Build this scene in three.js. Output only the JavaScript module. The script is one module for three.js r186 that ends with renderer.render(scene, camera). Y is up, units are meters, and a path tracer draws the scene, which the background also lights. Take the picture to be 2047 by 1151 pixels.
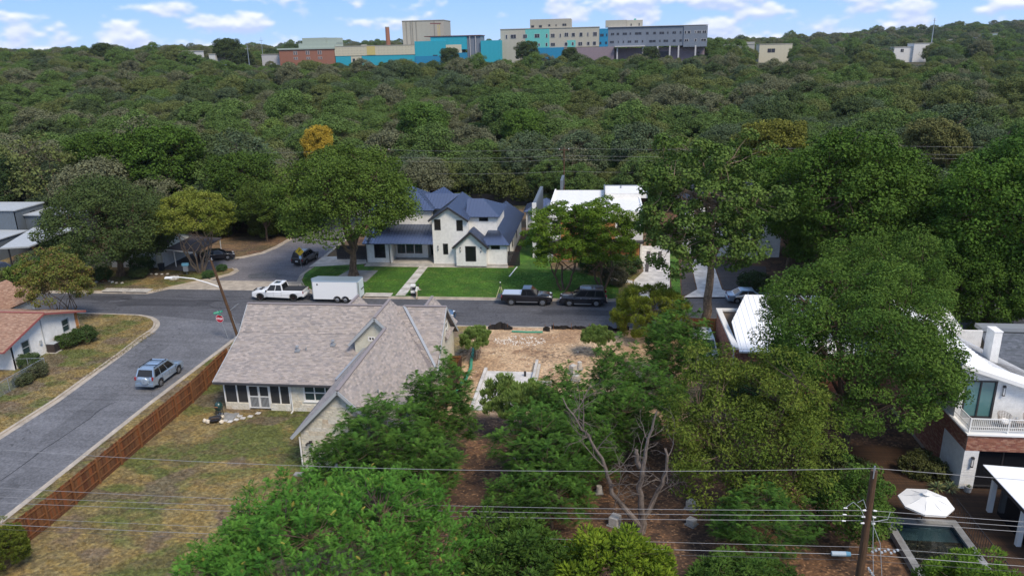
import * as THREE from 'three';
import { mergeGeometries, mergeVertices, toCreasedNormals } from 'three/addons/utils/BufferGeometryUtils.js';
import { MarchingCubes } from 'three/addons/objects/MarchingCubes.js';
import { RoundedBoxGeometry } from 'three/addons/geometries/RoundedBoxGeometry.js';

// ---------------------------------------------------------------- camera, sky, sun, exposure
const scene = new THREE.Scene();
const camera = new THREE.PerspectiveCamera(41.98, 2047 / 1151, 0.5, 6000);
camera.position.set(0, 27, 0);
camera.rotation.order = 'YXZ';
camera.rotation.set(-17.6 * Math.PI / 180, 7.0 * Math.PI / 180, -1.3 * Math.PI / 180);

const renderer = new THREE.WebGLRenderer({ antialias: true });
renderer.toneMapping = THREE.LinearToneMapping;
renderer.toneMappingExposure = 1.56;
renderer.shadowMap.enabled = true;

const SUN_DIR = new THREE.Vector3(0.42, 0.78, 0.46).normalize();
const sun = new THREE.DirectionalLight(0xfff1dc, 2.35);
sun.position.copy(SUN_DIR).multiplyScalar(300);
sun.castShadow = true;
sun.shadow.radius = 36;
sun.shadow.mapSize.set(4096, 4096);
Object.assign(sun.shadow.camera, { left: -170, right: 170, top: 170, bottom: -170, near: 10, far: 900 });
scene.add(sun, sun.target);

// hashing and noise
const rng = (s) => () => { s = (s + 0x6d2b79f5) | 0; let t = Math.imul(s ^ (s >>> 15), 1 | s); t = (t + Math.imul(t ^ (t >>> 7), 61 | t)) ^ t; return ((t ^ (t >>> 14)) >>> 0) / 4294967296; };
const hash = (x, y, s) => { let h = Math.imul(x, 374761393) + Math.imul(y, 668265263) + Math.imul(s, 1442695041); h = Math.imul(h ^ (h >>> 13), 1274126177); return ((h ^ (h >>> 16)) >>> 0) / 4294967296; };
function vn(x, y, s = 0, per = 0) {           // smooth value noise in 0..1, tileable when per is given
  let x0 = Math.floor(x), y0 = Math.floor(y); const fx = x - x0, fy = y - y0, u = fx * fx * (3 - 2 * fx), v = fy * fy * (3 - 2 * fy);
  let x1 = x0 + 1, y1 = y0 + 1;
  if (per) { x0 = ((x0 % per) + per) % per; x1 = ((x1 % per) + per) % per; y0 = ((y0 % per) + per) % per; y1 = ((y1 % per) + per) % per; }
  const a = hash(x0, y0, s), b = hash(x1, y0, s), c = hash(x0, y1, s), d = hash(x1, y1, s);
  return a + (b - a) * u + (c - a + (a - b - c + d) * u) * v;
}
function fbm(x, y, o = 4, s = 0, per = 0) { let a = 0.5, t = 0, n = 0; for (let i = 0; i < o; i++) { t += a * vn(x, y, s + i * 17, per); n += a; a *= 0.5; x *= 2; y *= 2; per *= 2; } return t / n; }
const clamp = (x, a = 0, b = 1) => Math.min(b, Math.max(a, x));
const sm = (a, b, x) => { const t = clamp((x - a) / (b - a)); return t * t * (3 - 2 * t); };
const mix = (a, b, t) => a + (b - a) * t;
const mix3 = (a, b, t) => [mix(a[0], b[0], t), mix(a[1], b[1], t), mix(a[2], b[2], t)];

// sky: pale blue air with low cumulus all round the horizon
{
  const W = 4096, H = 2048, d = new Float32Array(W * H * 4), SKY = 0.75;
  const cover = (az, el) => { const w = el < 14 ? 1 : 1; return fbm(az / 2.5 + 40, el / 1.05 + 9, 5, 71) * 0.68 + fbm(az / 10 + 7, el / 2.6, 3, 33) * 0.32 * w; };
  for (let j = 0; j < H; j++) {
    const el = (j + 0.5) / H * 180 - 90;
    if (el < -1) { for (let i = 0; i < W; i++) { const o = (j * W + i) * 4; d[o] = 0.10; d[o + 1] = 0.105; d[o + 2] = 0.10; d[o + 3] = 1; } continue; }
    const t = clamp(el / 60), low = Math.exp(-Math.max(el, 0) / 2.6);
    const blue = mix3(mix3([0.22, 0.50, 0.95], [0.20, 0.37, 0.74], Math.pow(t, 0.6)), [0.44, 0.66, 0.98], low);
    const step = el > 45 ? 8 : el > 20 ? 4 : 1;
    for (let i = 0; i < W; i += step) {
      const az = i / W * 360, wrap = az > 352 ? (az - 352) / 8 : 0;
      const s = Math.max(el, 0), e2 = s < 12 ? s : 12 + Math.log(1 + (s - 12)) * 3;   // puffs grow towards the zenith
      let n = cover(az, e2); if (wrap) n = mix(n, cover(az - 360, e2), wrap);
      let n2 = cover(az, e2 + 0.3); if (wrap) n2 = mix(n2, cover(az - 360, e2 + 0.3), wrap);
      const a = sm(0.485, 0.62, n) * 0.85, lit = clamp(0.34 + (n - n2) * 5.5);
      const cl = mix3([0.50, 0.59, 0.87], [0.94, 0.95, 1.0], lit), veil = 0.08 + 0.18 * low;
      const c = mix3(mix3(blue, [0.72, 0.79, 0.97], veil), cl, a);
      for (let k = 0; k < step && i + k < W; k++) { const o = (j * W + i + k) * 4; d[o] = c[0] * SKY; d[o + 1] = c[1] * SKY; d[o + 2] = c[2] * SKY; d[o + 3] = 1; }
    }
  }
  const tex = new THREE.DataTexture(d, W, H, THREE.RGBAFormat, THREE.FloatType);
  tex.mapping = THREE.EquirectangularReflectionMapping; tex.magFilter = THREE.LinearFilter; tex.minFilter = THREE.LinearFilter; tex.needsUpdate = true;
  scene.background = tex; scene.environment = tex;
}

// ---------------------------------------------------------------- helpers
const V = (x, y, z) => new THREE.Vector3(x, y, z);
const lin = (r, g, b) => new THREE.Color().setRGB(r, g, b);
const taken = {};
function numbered(name) { const n = taken[name] = (taken[name] ?? -1) + 1; return n ? name + '_' + String(n).padStart(3, '0') : name; }
function tex(w, h, fn, { repeat, data = false } = {}) {
  const d = new Uint8Array(w * h * 4);
  for (let y = 0; y < h; y++) for (let x = 0; x < w; x++) { const c = fn((x + 0.5) / w, (y + 0.5) / h, x, y), o = (y * w + x) * 4; d[o] = clamp(c[0], 0, 255); d[o + 1] = clamp(c[1], 0, 255); d[o + 2] = clamp(c[2], 0, 255); d[o + 3] = 255; }
  const t = new THREE.DataTexture(d, w, h, THREE.RGBAFormat); t.wrapS = t.wrapT = THREE.RepeatWrapping; t.magFilter = THREE.LinearFilter; t.minFilter = THREE.LinearMipmapLinearFilter;
  if (!data) t.colorSpace = THREE.SRGBColorSpace;
  if (repeat) t.repeat.set(repeat[0], repeat[1]);
  t.needsUpdate = true; return t;
}
const std = (o) => new THREE.MeshStandardMaterial({ side: THREE.DoubleSide, roughness: 0.9, ...o });
const phy = (o) => new THREE.MeshPhysicalMaterial({ side: THREE.DoubleSide, ...o });

class Geo {                                     // collects flat-faced triangles; uv in metres on the main plane of each face
  constructor(off) { this.off = off || V(0, 0, 0); this.p = []; this.u = []; this.c = null; this.col = null; }
  color(c) { if (!this.c) { this.c = []; for (let i = 0; i < this.p.length / 3; i++) this.c.push(1, 1, 1); } this.col = c; return this; }
  tri(a, b, c) {
    const ab = [b[0] - a[0], b[1] - a[1], b[2] - a[2]], ac = [c[0] - a[0], c[1] - a[1], c[2] - a[2]];
    const n = [ab[1] * ac[2] - ab[2] * ac[1], ab[2] * ac[0] - ab[0] * ac[2], ab[0] * ac[1] - ab[1] * ac[0]].map(Math.abs);
    const k = n[1] >= n[0] && n[1] >= n[2] ? [0, 2] : n[0] > n[2] ? [2, 1] : [0, 1];
    for (const v of [a, b, c]) { this.p.push(v[0] - this.off.x, v[1] - this.off.y, v[2] - this.off.z); this.u.push(v[k[0]], v[k[1]]); if (this.c) this.c.push(...(this.col || [1, 1, 1])); }
    return this;
  }
  quad(a, b, c, d) { this.tri(a, b, c); this.tri(a, c, d); return this; }
  poly(pts) { for (let i = 1; i < pts.length - 1; i++) this.tri(pts[0], pts[i], pts[i + 1]); return this; }
  hex(b, t) {                                   // 4 bottom and 4 top corners
    this.quad(b[3], b[2], b[1], b[0]); this.quad(t[0], t[1], t[2], t[3]);
    for (let i = 0; i < 4; i++) { const j = (i + 1) % 4; this.quad(b[i], b[j], t[j], t[i]); } return this;
  }
  box(x0, x1, y0, y1, z0, z1) { return this.hex([[x0, y0, z1], [x1, y0, z1], [x1, y0, z0], [x0, y0, z0]], [[x0, y1, z1], [x1, y1, z1], [x1, y1, z0], [x0, y1, z0]]); }
  slab(pts, t) {                                // a flat plate whose top outline is pts, t thick downwards along its normal
    const a = V(...pts[0]), n = V(...pts[1]).sub(a).cross(V(...pts[2]).sub(a)).normalize(); if (n.y < 0) n.negate();
    const q = pts.map((p) => [p[0] - n.x * t, p[1] - n.y * t, p[2] - n.z * t]);
    this.poly(pts); this.poly(q.slice().reverse());
    for (let i = 0; i < pts.length; i++) { const j = (i + 1) % pts.length; this.quad(pts[i], q[i], q[j], pts[j]); } return this;
  }
  bar(a, b, w, h = w) {                         // a square bar from a to b
    const A = V(...a), B = V(...b), d = B.clone().sub(A).normalize(), s = Math.abs(d.y) > 0.95 ? V(1, 0, 0) : V(0, 1, 0), r = s.clone().cross(d).normalize().multiplyScalar(w / 2), u = d.clone().cross(r).normalize().multiplyScalar(h / 2);
    const c = (P, i, j) => { const q = P.clone().addScaledVector(r, i).addScaledVector(u, j); return [q.x, q.y, q.z]; };
    return this.hex([c(A, -1, -1), c(A, 1, -1), c(A, 1, 1), c(A, -1, 1)], [c(B, -1, -1), c(B, 1, -1), c(B, 1, 1), c(B, -1, 1)]);
  }
  rod(pts, r0, r1 = r0, n = 7) {                // round rod along points (flat facets)
    const rings = []; let prev = null;
    pts.forEach((p, i) => { const a = V(...pts[Math.max(0, i - 1)]), b = V(...pts[Math.min(pts.length - 1, i + 1)]), d = b.sub(a).normalize();
      let r = prev ? prev.clone().addScaledVector(d, -prev.dot(d)) : (Math.abs(d.y) > 0.9 ? V(1, 0, 0) : V(0, 1, 0)).addScaledVector(d, -(Math.abs(d.y) > 0.9 ? d.x : d.y)); r.normalize(); prev = r; const u = d.clone().cross(r), R = mix(r0, r1, i / (pts.length - 1 || 1));
      rings.push(Array.from({ length: n }, (_, k) => { const t = k / n * 2 * Math.PI, cx = Math.cos(t) * R, sx = Math.sin(t) * R; return [p[0] + r.x * cx + u.x * sx, p[1] + r.y * cx + u.y * sx, p[2] + r.z * cx + u.z * sx]; })); });
    for (let i = 0; i < rings.length - 1; i++) for (let k = 0; k < n; k++) { const m = (k + 1) % n; this.quad(rings[i][k], rings[i][m], rings[i + 1][m], rings[i + 1][k]); }
    this.poly(rings[0].slice().reverse()); this.poly(rings[rings.length - 1]); return this;
  }
  geometry(smooth = 0) {
    const g = new THREE.BufferGeometry(); g.setAttribute('position', new THREE.Float32BufferAttribute(this.p, 3)); g.setAttribute('uv', new THREE.Float32BufferAttribute(this.u, 2));
    if (this.c) g.setAttribute('color', new THREE.Float32BufferAttribute(this.c, 3));
    if (smooth) { return toCreasedNormals(g, smooth); }
    g.computeVertexNormals(); return g;
  }
}
function mesh(name, geometry, material, parent = scene) {
  const m = new THREE.Mesh(geometry, material); m.name = parent === scene ? numbered(name) : name; m.castShadow = m.receiveShadow = true; parent.add(m); return m;
}
function tag(o, label, category, group, kind) { o.userData = { label, category }; if (group) o.userData.group = group; if (kind) o.userData.kind = kind; return o; }
function thing(name, label, category, [x, y, z] = [0, 0, 0], group, turn = 0) { const o = new THREE.Group(); o.name = numbered(name); scene.add(o); o.position.set(x, y, z); o.rotation.y = turn; return tag(o, label, category, group); }
function part(t, name, material, fn, smooth = 0) {   // fn draws in world metres; the thing stands unturned at its base
  const g = new Geo(t.userData.origin || t.position); fn(g); const m = mesh(name, g.geometry(smooth), material, t); m.userData.origin = t.userData.origin || t.position; return m;
}
const local = (t, name, material, fn, smooth = 0) => { const g = new Geo(); fn(g); return mesh(name, g.geometry(smooth), material, t); };   // fn draws in the thing's own axes
function struct(name, geometry, material) { const m = mesh(name, geometry, material); m.userData = { kind: 'structure' }; return m; }
function copyOf(t, [x, y, z], turn, label) { const r = t.clone(); r.name = numbered(t.name.replace(/_\d{3}$/, '')); r.userData = { ...t.userData }; if (label) r.userData.label = label; r.position.set(x, y, z); r.rotation.y = turn; scene.add(r); return r; }
const clean = () => scene.traverse((o) => { if (o.userData.origin) delete o.userData.origin; });

// terrain height: flat under the houses, rising beyond the back fences, far hills to the right
function ground(x, z) {
  const t = sm(150, 500, -z), right = mix(1, 0.70, sm(40, 170, x)), left = mix(1, 1.3, sm(-200, -300, x));
  const far = sm(650, 1500, -z) * (7 + 24 * sm(150, 900, x));
  return -0.3 + 0.3 * sm(122, 136, -z) + 15.5 * t * right * left + far + (fbm(x / 60 + 50, z / 60 + 50, 3, 5) - 0.5) * 5 * sm(150, 230, -z);
}

// ---------------------------------------------------------------- ground textures and materials
const straw = [128, 114, 76], brown = [104, 88, 64], olive = [86, 95, 46], mauve = [110, 95, 82], gold = [134, 115, 70];
function dryLawn(x, z, green) {
  const w = fbm(x / 7 + 3, z / 5 + 8, 3, 1) * 2.2, a = fbm(x / 3.6 + w, z / 2.4 - w, 4, 2), b = fbm(x / 0.9 + w, z / 0.55, 3, 3), f = fbm(x / 0.16, z / 0.11, 2, 4);
  let c = mix3(straw, gold, sm(0.4, 0.65, b)); c = mix3(c, olive, sm(0.46, 0.66, a + green) * 0.85); c = mix3(c, mauve, sm(0.58, 0.68, fbm(x / 3.4 + 20 - w * 0.6, z / 2.1 + 5 + w * 0.7, 4, 6)) * 0.72); c = mix3(c, brown, sm(0.56, 0.7, fbm(x / 1.1, z / 0.8, 3, 7)) * 0.5);
  const k = 0.66 + f * 0.66; return [c[0] * k, c[1] * k, c[2] * k];
}
function dirt(x, z) {
  const a = fbm(x / 3.1 + 5, z / 2.2, 4, 11), b = fbm(x / 0.7, z / 0.5, 3, 12), f = fbm(x / 0.13, z / 0.1, 2, 13);
  let c = mix3([182, 154, 122], [158, 128, 98], sm(0.38, 0.66, a)); c = mix3(c, [200, 176, 144], sm(0.55, 0.72, fbm(x / 5 + 9, z / 4, 3, 14)) * 0.7); c = mix3(c, [112, 84, 62], sm(0.62, 0.76, b) * 0.5);
  const k = 0.72 + f * 0.56; return [c[0] * k, c[1] * k, c[2] * k];
}
function mulch(x, z) {
  const a = fbm(x / 2.2 + 31, z / 1.8, 4, 21), f = fbm(x / 0.12, z / 0.09, 2, 22), g2 = fbm(x / 0.5, z / 0.35, 3, 23);
  let c = mix3([112, 82, 58], [84, 63, 48], sm(0.35, 0.65, a)); c = mix3(c, [62, 46, 36], sm(0.56, 0.70, g2) * 0.8); c = mix3(c, [150, 118, 84], sm(0.70, 0.78, f) * 0.7);
  const k = 0.68 + f * 0.56; return [c[0] * k, c[1] * k, c[2] * k];
}
function blockTexture(x0, z0, w, d, W, H, fn) { const t = tex(W, H, (u, v) => fn(x0 + u * w, z0 + v * d)); t.repeat.set(1 / w, 1 / d); t.offset.set(-x0 / w, -z0 / d); t.wrapS = t.wrapT = THREE.ClampToEdgeWrapping; return t; }
const texSouth = blockTexture(-37, -72, 80, 56, 2048, 1434, (x, z) => {
  const e = (fbm(x / 1.6, z / 1.6, 3, 40) - 0.5) * 2.4;
  const lot = sm(-12.9, -12.1, x + e * 0.3) * sm(-20.5, -19.5, -z + 0), yardE = sm(9.6, 10.6, x + e);
  const near = sm(-52.5, -50.5, z + e * 0.8);
  let c = dryLawn(x, z, 0.12 * (sm(-56, -50, z) - sm(-46, -38, z)) - 0.01);
  if (lot > 0) { let l = mix3(dirt(x, z), mulch(x, z), Math.max(near, 0)); const rub = sm(0.62, 0.7, fbm(x / 0.22, z / 0.16, 2, 44)) * sm(2.6, 0.6, Math.hypot((x + 7.6) / 1.5, z + 67.6)); l = mix3(l, [206, 194, 180], rub * 0.55); c = mix3(c, l, lot); }
  if (yardE > 0) c = mix3(c, mix3(mulch(x, z), dryLawn(x, z, -0.05), sm(-66, -69, z)), yardE);
  return c;
});
const texWest = blockTexture(-95, -75, 50, 58, 1024, 1024, (x, z) => dryLawn(x, z, sm(-54, -49, z) * 0.04 - 0.02));
const texNorth = blockTexture(-120, -132, 170, 54, 2048, 680, (x, z) => {
  const e = (fbm(x / 1.5, z / 1.5, 3, 41) - 0.5) * 2; let c = mix3(dryLawn(x, z, -0.02), mulch(x, z), sm(-92, -97, z + e) * 0.7 + 0.3 * sm(0.5, 0.7, fbm(x / 4, z / 4, 3, 48)));
  return mix3(c, mulch(x, z), sm(6, 9, x + e));
});
const texGreen = tex(1024, 1024, (u, v) => { const P = 8, x = u * P, y = v * P, a = fbm(x, y, 4, 51, P), f = fbm(x * 16, y * 16, 2, 52, P * 16), b = fbm(x * 2, y * 2, 3, 53, P * 2); let c = mix3([62, 104, 22], [82, 124, 32], sm(0.35, 0.65, a)); c = mix3(c, [106, 122, 50], sm(0.52, 0.72, b) * 0.6); c = mix3(c, [50, 84, 20], sm(0.55, 0.7, fbm(x / 2 + 3, y / 2, 3, 55, 4)) * 0.6); const k = 0.62 + f * 0.7; return [c[0] * k, c[1] * k, c[2] * k]; }, { repeat: [1 / 12, 1 / 12] });
const litter = tex(1024, 1024, (u, v) => { const P = 16, x = u * P, y = v * P, a = fbm(x, y, 4, 61, P), f = fbm(x * 8, y * 8, 3, 62, P * 8); const c = mix3(mix3([70, 62, 40], [54, 62, 32], sm(0.4, 0.6, a)), [96, 84, 58], sm(0.55, 0.7, f) * 0.6); const k = 0.7 + f * 0.5; return [c[0] * k, c[1] * k, c[2] * k]; }, { repeat: [1 / 24, 1 / 24] });
function asphaltTex(base, patch, seed) {
  return tex(1024, 1024, (u, v) => { const P = 8, x = u * P, y = v * P; let k = 0.86 + 0.3 * (fbm(x * 24, y * 24, 2, seed, P * 24) - 0.5) + 0.18 * (fbm(x, y, 4, seed + 3, P) - 0.5) + 0.16 * (fbm(x / 2, y * 8, 2, seed + 9, 0 || P * 8) - 0.5);
    const q = Math.abs(fbm(x * 1.5, y * 1.5, 4, seed + 5, P * 1.5 | 0) - 0.5); let c = [base[0] * k, base[1] * k, base[2] * k]; return mix3(c, patch, sm(0.012, 0.002, q) * sm(0.5, 0.62, fbm(x, y, 2, seed + 6, P)) * 0.55); }, { repeat: [1 / 22, 1 / 22] });
}
const concreteTex = tex(512, 512, (u, v) => { const P = 8, x = u * P, y = v * P, k = 0.9 + 0.2 * (fbm(x, y, 4, 81, P) - 0.5) * 1.6 + 0.12 * (fbm(x * 10, y * 10, 2, 82, P * 10) - 0.5); return [206 * k, 202 * k, 196 * k]; }, { repeat: [1 / 5, 1 / 5] });
const grainBump = tex(512, 512, (u, v) => { const k = 255 * fbm(u * 64, v * 64, 3, 91, 64); return [k, k, k]; }, { data: true, repeat: [1 / 3, 1 / 3] });
const clodBump = tex(512, 512, (u, v) => { const k = 255 * fbm(u * 24, v * 24, 5, 93, 24); return [k, k, k]; }, { data: true, repeat: [1 / 5, 1 / 5] });
const M = {
  south: std({ map: texSouth, bumpMap: clodBump, bumpScale: 0.10, roughness: 1 }), west: std({ map: texWest, bumpMap: clodBump, bumpScale: 0.08, roughness: 1 }), north: std({ map: texNorth, bumpMap: clodBump, bumpScale: 0.08, roughness: 1 }),
  lawn: std({ map: texGreen, bumpMap: grainBump, bumpScale: 0.05, roughness: 1 }), litter: std({ map: litter, bumpMap: clodBump, bumpScale: 0.2, roughness: 1 }),
  street: std({ map: asphaltTex([94, 94, 98], [46, 46, 49], 101), bumpMap: grainBump, bumpScale: 0.012, roughness: 0.92 }), sideStreet: std({ map: asphaltTex([116, 116, 119], [56, 56, 58], 111), bumpMap: grainBump, bumpScale: 0.012, roughness: 0.92 }), oldStreet: std({ map: asphaltTex([124, 120, 122], [70, 70, 70], 121), bumpMap: grainBump, bumpScale: 0.012 }),
  concrete: std({ map: concreteTex, color: lin(0.92, 0.9, 0.86) }), kerb: std({ map: concreteTex, color: lin(0.78, 0.70, 0.60) }), concreteWhite: std({ map: concreteTex, color: lin(1.12, 1.12, 1.12) }), concreteGrey: std({ map: concreteTex, color: lin(0.5, 0.52, 0.54) }), tar: std({ color: lin(0.018, 0.018, 0.02), roughness: 0.7 }),
  gravelDark: std({ map: asphaltTex([88, 82, 80], [40, 38, 38], 131), bumpMap: grainBump, bumpScale: 0.05 }),
};

// ---------------------------------------------------------------- terrain, blocks, streets, kerbs
function flatGeometry(pts, y, holes = []) {
  const s = new THREE.Shape(pts.map((p) => new THREE.Vector2(p[0], p[1]))); for (const h of holes) s.holes.push(new THREE.Path(h.map((p) => new THREE.Vector2(p[0], p[1]))));
  const g = new THREE.ShapeGeometry(s), p = g.attributes.position, i = g.index.array;
  for (let k = 0; k < p.count; k++) { const x = p.getX(k), z = p.getY(k); p.setXYZ(k, x, y, z); }
  for (let k = 0; k < i.length; k += 3) { const t = i[k]; i[k] = i[k + 1]; i[k + 1] = t; }
  g.deleteAttribute('normal'); g.computeVertexNormals(); return g;
}
const flat = (name, pts, y, m, holes) => struct(name, flatGeometry(pts, y, holes), m);
function arc(cx, cz, r, a0, a1, n = 10) { return Array.from({ length: n + 1 }, (_, k) => { const a = (a0 + (a1 - a0) * k / n) * Math.PI / 180; return [cx + Math.cos(a) * r, cz + Math.sin(a) * r]; }); }
{
  const xs = [], zs = []; for (let x = -1500; x <= 1500;) { xs.push(x); x += Math.abs(x) < 300 ? 8 : 40; } for (let z = 60; z >= -2600;) { zs.push(z); z -= z > -520 ? 8 : z > -1000 ? 25 : 80; }
  const p = [], uv = [], id = []; zs.forEach((z) => xs.forEach((x) => { p.push(x, ground(x, z), z); uv.push(x, z); }));
  for (let j = 0; j < zs.length - 1; j++) for (let i = 0; i < xs.length - 1; i++) { const a = j * xs.length + i, b = a + xs.length; id.push(a, a + 1, b, a + 1, b + 1, b); }
  const g = new THREE.BufferGeometry(); g.setAttribute('position', new THREE.Float32BufferAttribute(p, 3)); g.setAttribute('uv', new THREE.Float32BufferAttribute(uv, 2)); g.setIndex(id); g.computeVertexNormals();
  struct('terrain', g, M.litter);
}
const southEdge = [[-36.4, -16], [-36.4, -38], [-36.5, -52], [-36.3, -62.5], ...arc(-31.2, -66.4, 5.1, 190, 268, 9), [-26, -71.5], [-11.2, -71.4], [-10.2, -71.3]], southEdge2 = [[-4.6, -71.3], [2, -71.5], [10, -71.8], [83, -72.4]];
flat('yard', [...southEdge, ...southEdge2, [83, -16]], 0, M.south);
const westEdge = [[-45.3, -16], [-45.2, -40], [-45.1, -52], [-45.9, -62], [-46.4, -66.5], ...arc(-51.6, -67.6, 5.2, -8, -88, 9), [-62, -73.2], [-120, -74.5]];
flat('yard', [...westEdge, [-120, -16]], 0, M.west);
const nwEdge = [[-130, -80.2], [-72, -80.3], [-60.6, -80.7], [-54.4, -80.8], [-51.4, -84.6], [-49.2, -87.0], [-48.0, -88.9], [-47.9, -90.4], [-48.9, -91.6]], nwEdge2 = [[-52.6, -96.0], [-50.2, -97.2], [-48.4, -99.6], [-47.8, -103], [-47.6, -112], [-47.6, -130]];
flat('yard', [...nwEdge, [-53, -92.6], [-55, -96], ...nwEdge2, [-130, -130]], 0, M.north);
const nEdge = [[-38.4, -130], [-38.4, -99], [-38.1, -97.5]], nEdge2 = [[-38.0, -92.3], [-38.1, -89.2], [-37.4, -86.4], [-35.8, -83.6], [-33.4, -81.4], [-30.6, -80.6], [-27.6, -80.5], [-24.2, -80.5], [-8, -80.6], [1.2, -80.7], [2.6, -81.1]], nEdge3 = [[8.4, -81.7], [9.6, -81.9]], nEdge4 = [[15.8, -82.4], [40, -82.8], [100, -83.4]];
flat('yard', [...nEdge, ...nEdge2, ...nEdge3, ...nEdge4, [100, -130]], 0, M.north);
flat('main_street', [[-130, -84.6], [-53, -84.6], [-34, -84.6], [100, -84.6], [100, -70.4], [-34, -70.4], [-48.2, -72.9], [-130, -72.9]], -0.122, M.street);
flat('side_street', [[-53, -74.5], [-34, -74.5], [-34, -16], [-47, -16]], -0.128, M.sideStreet);
flat('north_street', [[-56, -84], [-33.2, -84], [-33.2, -96], [-37, -130], [-49, -130], [-50.4, -96], [-56, -98]], -0.126, M.oldStreet);
flat('side_street_apron', [[-52.8, -82.4], [-36.2, -82.4], [-37.6, -86.2], [-49.8, -86.2]], -0.117, M.kerb);
function kerb(pts, side, parent = 'kerb') {
  const off = (d) => pts.map((p, i) => { const a = pts[Math.max(0, i - 1)], b = pts[Math.min(pts.length - 1, i + 1)], l = Math.hypot(b[0] - a[0], b[1] - a[1]); return [p[0] - (b[1] - a[1]) / l * d * side, p[1] + (b[0] - a[0]) / l * d * side]; });
  const g = new Geo(), lines = [[off(-0.16), 0.02], [off(-0.02), 0.02], [off(0.02), -0.01], [off(0.03), -0.112], [off(0.46), -0.116]];
  for (let k = 0; k < lines.length - 1; k++) for (let i = 0; i < pts.length - 1; i++) { const A = lines[k], B = lines[k + 1]; g.quad([A[0][i][0], A[1], A[0][i][1]], [B[0][i][0], B[1], B[0][i][1]], [B[0][i + 1][0], B[1], B[0][i + 1][1]], [A[0][i + 1][0], A[1], A[0][i + 1][1]]); }
  struct(parent, g.geometry(), M.kerb);
}
kerb(southEdge, -1); kerb(southEdge2, -1); kerb(westEdge, 1); kerb(nwEdge, 1); kerb(nwEdge2, 1); kerb(nEdge, 1); kerb(nEdge2, 1); kerb(nEdge3, 1); kerb(nEdge4, 1);
// tar snakes along the side street: thin raised bands of sealer
{ const g = new Geo(); const r = rng(5); for (const [x, z0, z1, d] of [[-40.4, -18, -53, 1], [-42.6, -20, -40, 1]]) { let px = x, on = true; for (let z = z0; z > z1; z -= 0.7) { const nx = x + (fbm(z / 5, 2, 3, 7) - 0.5) * 1.6 + (z0 - z) * 0.02; if (r() > 0.12) g.quad([px - 0.035, -0.121, z], [px + 0.035, -0.121, z], [nx + 0.035, -0.121, z - 0.7], [nx - 0.035, -0.121, z - 0.7]); px = nx; } } struct('tar_seam', g.geometry(), M.tar); }
{ const g = new Geo(); const r = rng(15); for (let k = 0; k < 26; k++) { let x = -62 + r() * 28, z = -74 - r() * 6, a = r() * 0.8 - 0.4 + (r() < 0.3 ? 1.5 : 0); for (let i = 0; i < 4 + r() * 7; i++) { const nx = x + Math.cos(a) * 0.5, nz = z + Math.sin(a) * 0.4; if (nz > -74 || nz < -80) break; g.quad([x, -0.1165, z - 0.04], [x, -0.1165, z + 0.04], [nx, -0.1165, nz + 0.04], [nx, -0.1165, nz - 0.04]); x = nx; z = nz; a += (r() - 0.5) * 1.1; } } struct('tar_crack', g.geometry(), M.tar); }
// green front lawn, planting bed, walks and drives of the houses across the street
flat('front_lawn', [[-37.9, -92.2], [-37.9, -89.2], [-37.2, -86.5], [-35.6, -83.8], [-33.3, -81.6], [-30.5, -80.8], [-27.5, -80.7], [-8, -80.8], [1.0, -80.9], [2.2, -82], [2.2, -85], [0.6, -88.6], [-3, -91.5], [-5.4, -92.6], [-9, -93.2], [-11.6, -93.3], [-11.9, -92.9], [-31.2, -92.9], [-31.6, -94.2], [-37, -94.2]], 0.006, M.lawn);
flat('side_lawn', [[-11.2, -93.3], [-9, -93.2], [-6.4, -92.8], [-6.4, -130], [-11.2, -130]], 0.006, M.lawn);
flat('lawn_strip', [[8.2, -82.4], [9.2, -82.4], [10.6, -101], [9.4, -101]], 0.006, M.lawn);
flat('oak_bed', [[-33.2, -88.2], [-32.7, -91.1], [-28.7, -91.1], [-28.8, -86.0]], 0.012, M.concreteGrey);
flat('terrace', [[-31.2, -92.95], [-11.9, -92.95], [-11.9, -94.4], [-31.2, -94.4]], 0.02, M.concrete);
flat('car_pad', [[-38.6, -92.4], [-31.4, -94.2], [-31.2, -99], [-38.6, -97.4]], 0.014, M.concrete);
{ const w = thing('garden_walk', 'pale concrete slab walk crossing the green front lawn to the porch', 'path', [-23.1, 0, -86.5]); w.userData.kind = 'structure';
  for (let k = 0; k < 17; k++) { const z = -80.95 - k * 0.735; part(w, 'paving_slab', k % 3 ? M.concreteWhite : M.concrete, (g) => g.box(-23.66, -22.52, 0.0, 0.035 + 0.008 * (k % 2), z - 0.66, z)); } }
flat('driveway', [[2.5, -81.1], [8.5, -81.7], [8.2, -85.7], [9.5, -101], [9.6, -105], [5.5, -105], [5.5, -92.2], [4.2, -88.4], [3.9, -86.4]], 0.016, M.concreteWhite, [[[5.62, -91.9], [6.05, -91.8], [6.95, -102], [6.4, -102]], [[7.26, -94.2], [7.72, -94.2], [8.5, -102], [8.0, -102]]]);
flat('gravel_strip', [[5.6, -91.8], [6.1, -91.7], [7.0, -102.1], [6.35, -102.1]], 0.008, M.gravelDark); flat('gravel_strip', [[7.2, -94.1], [7.8, -94.1], [8.6, -102.1], [7.9, -102.1]], 0.008, M.gravelDark);
flat('front_path', [[0.9, -88.2], [3.9, -87.0], [3.95, -88.1], [1.0, -89.2]], 0.02, M.concreteWhite);
flat('driveway', [[9.4, -81.9], [16, -82.4], [14.1, -85.0], [14.7, -98], [11.9, -98], [11.3, -85]], 0.016, M.concreteWhite);
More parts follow.
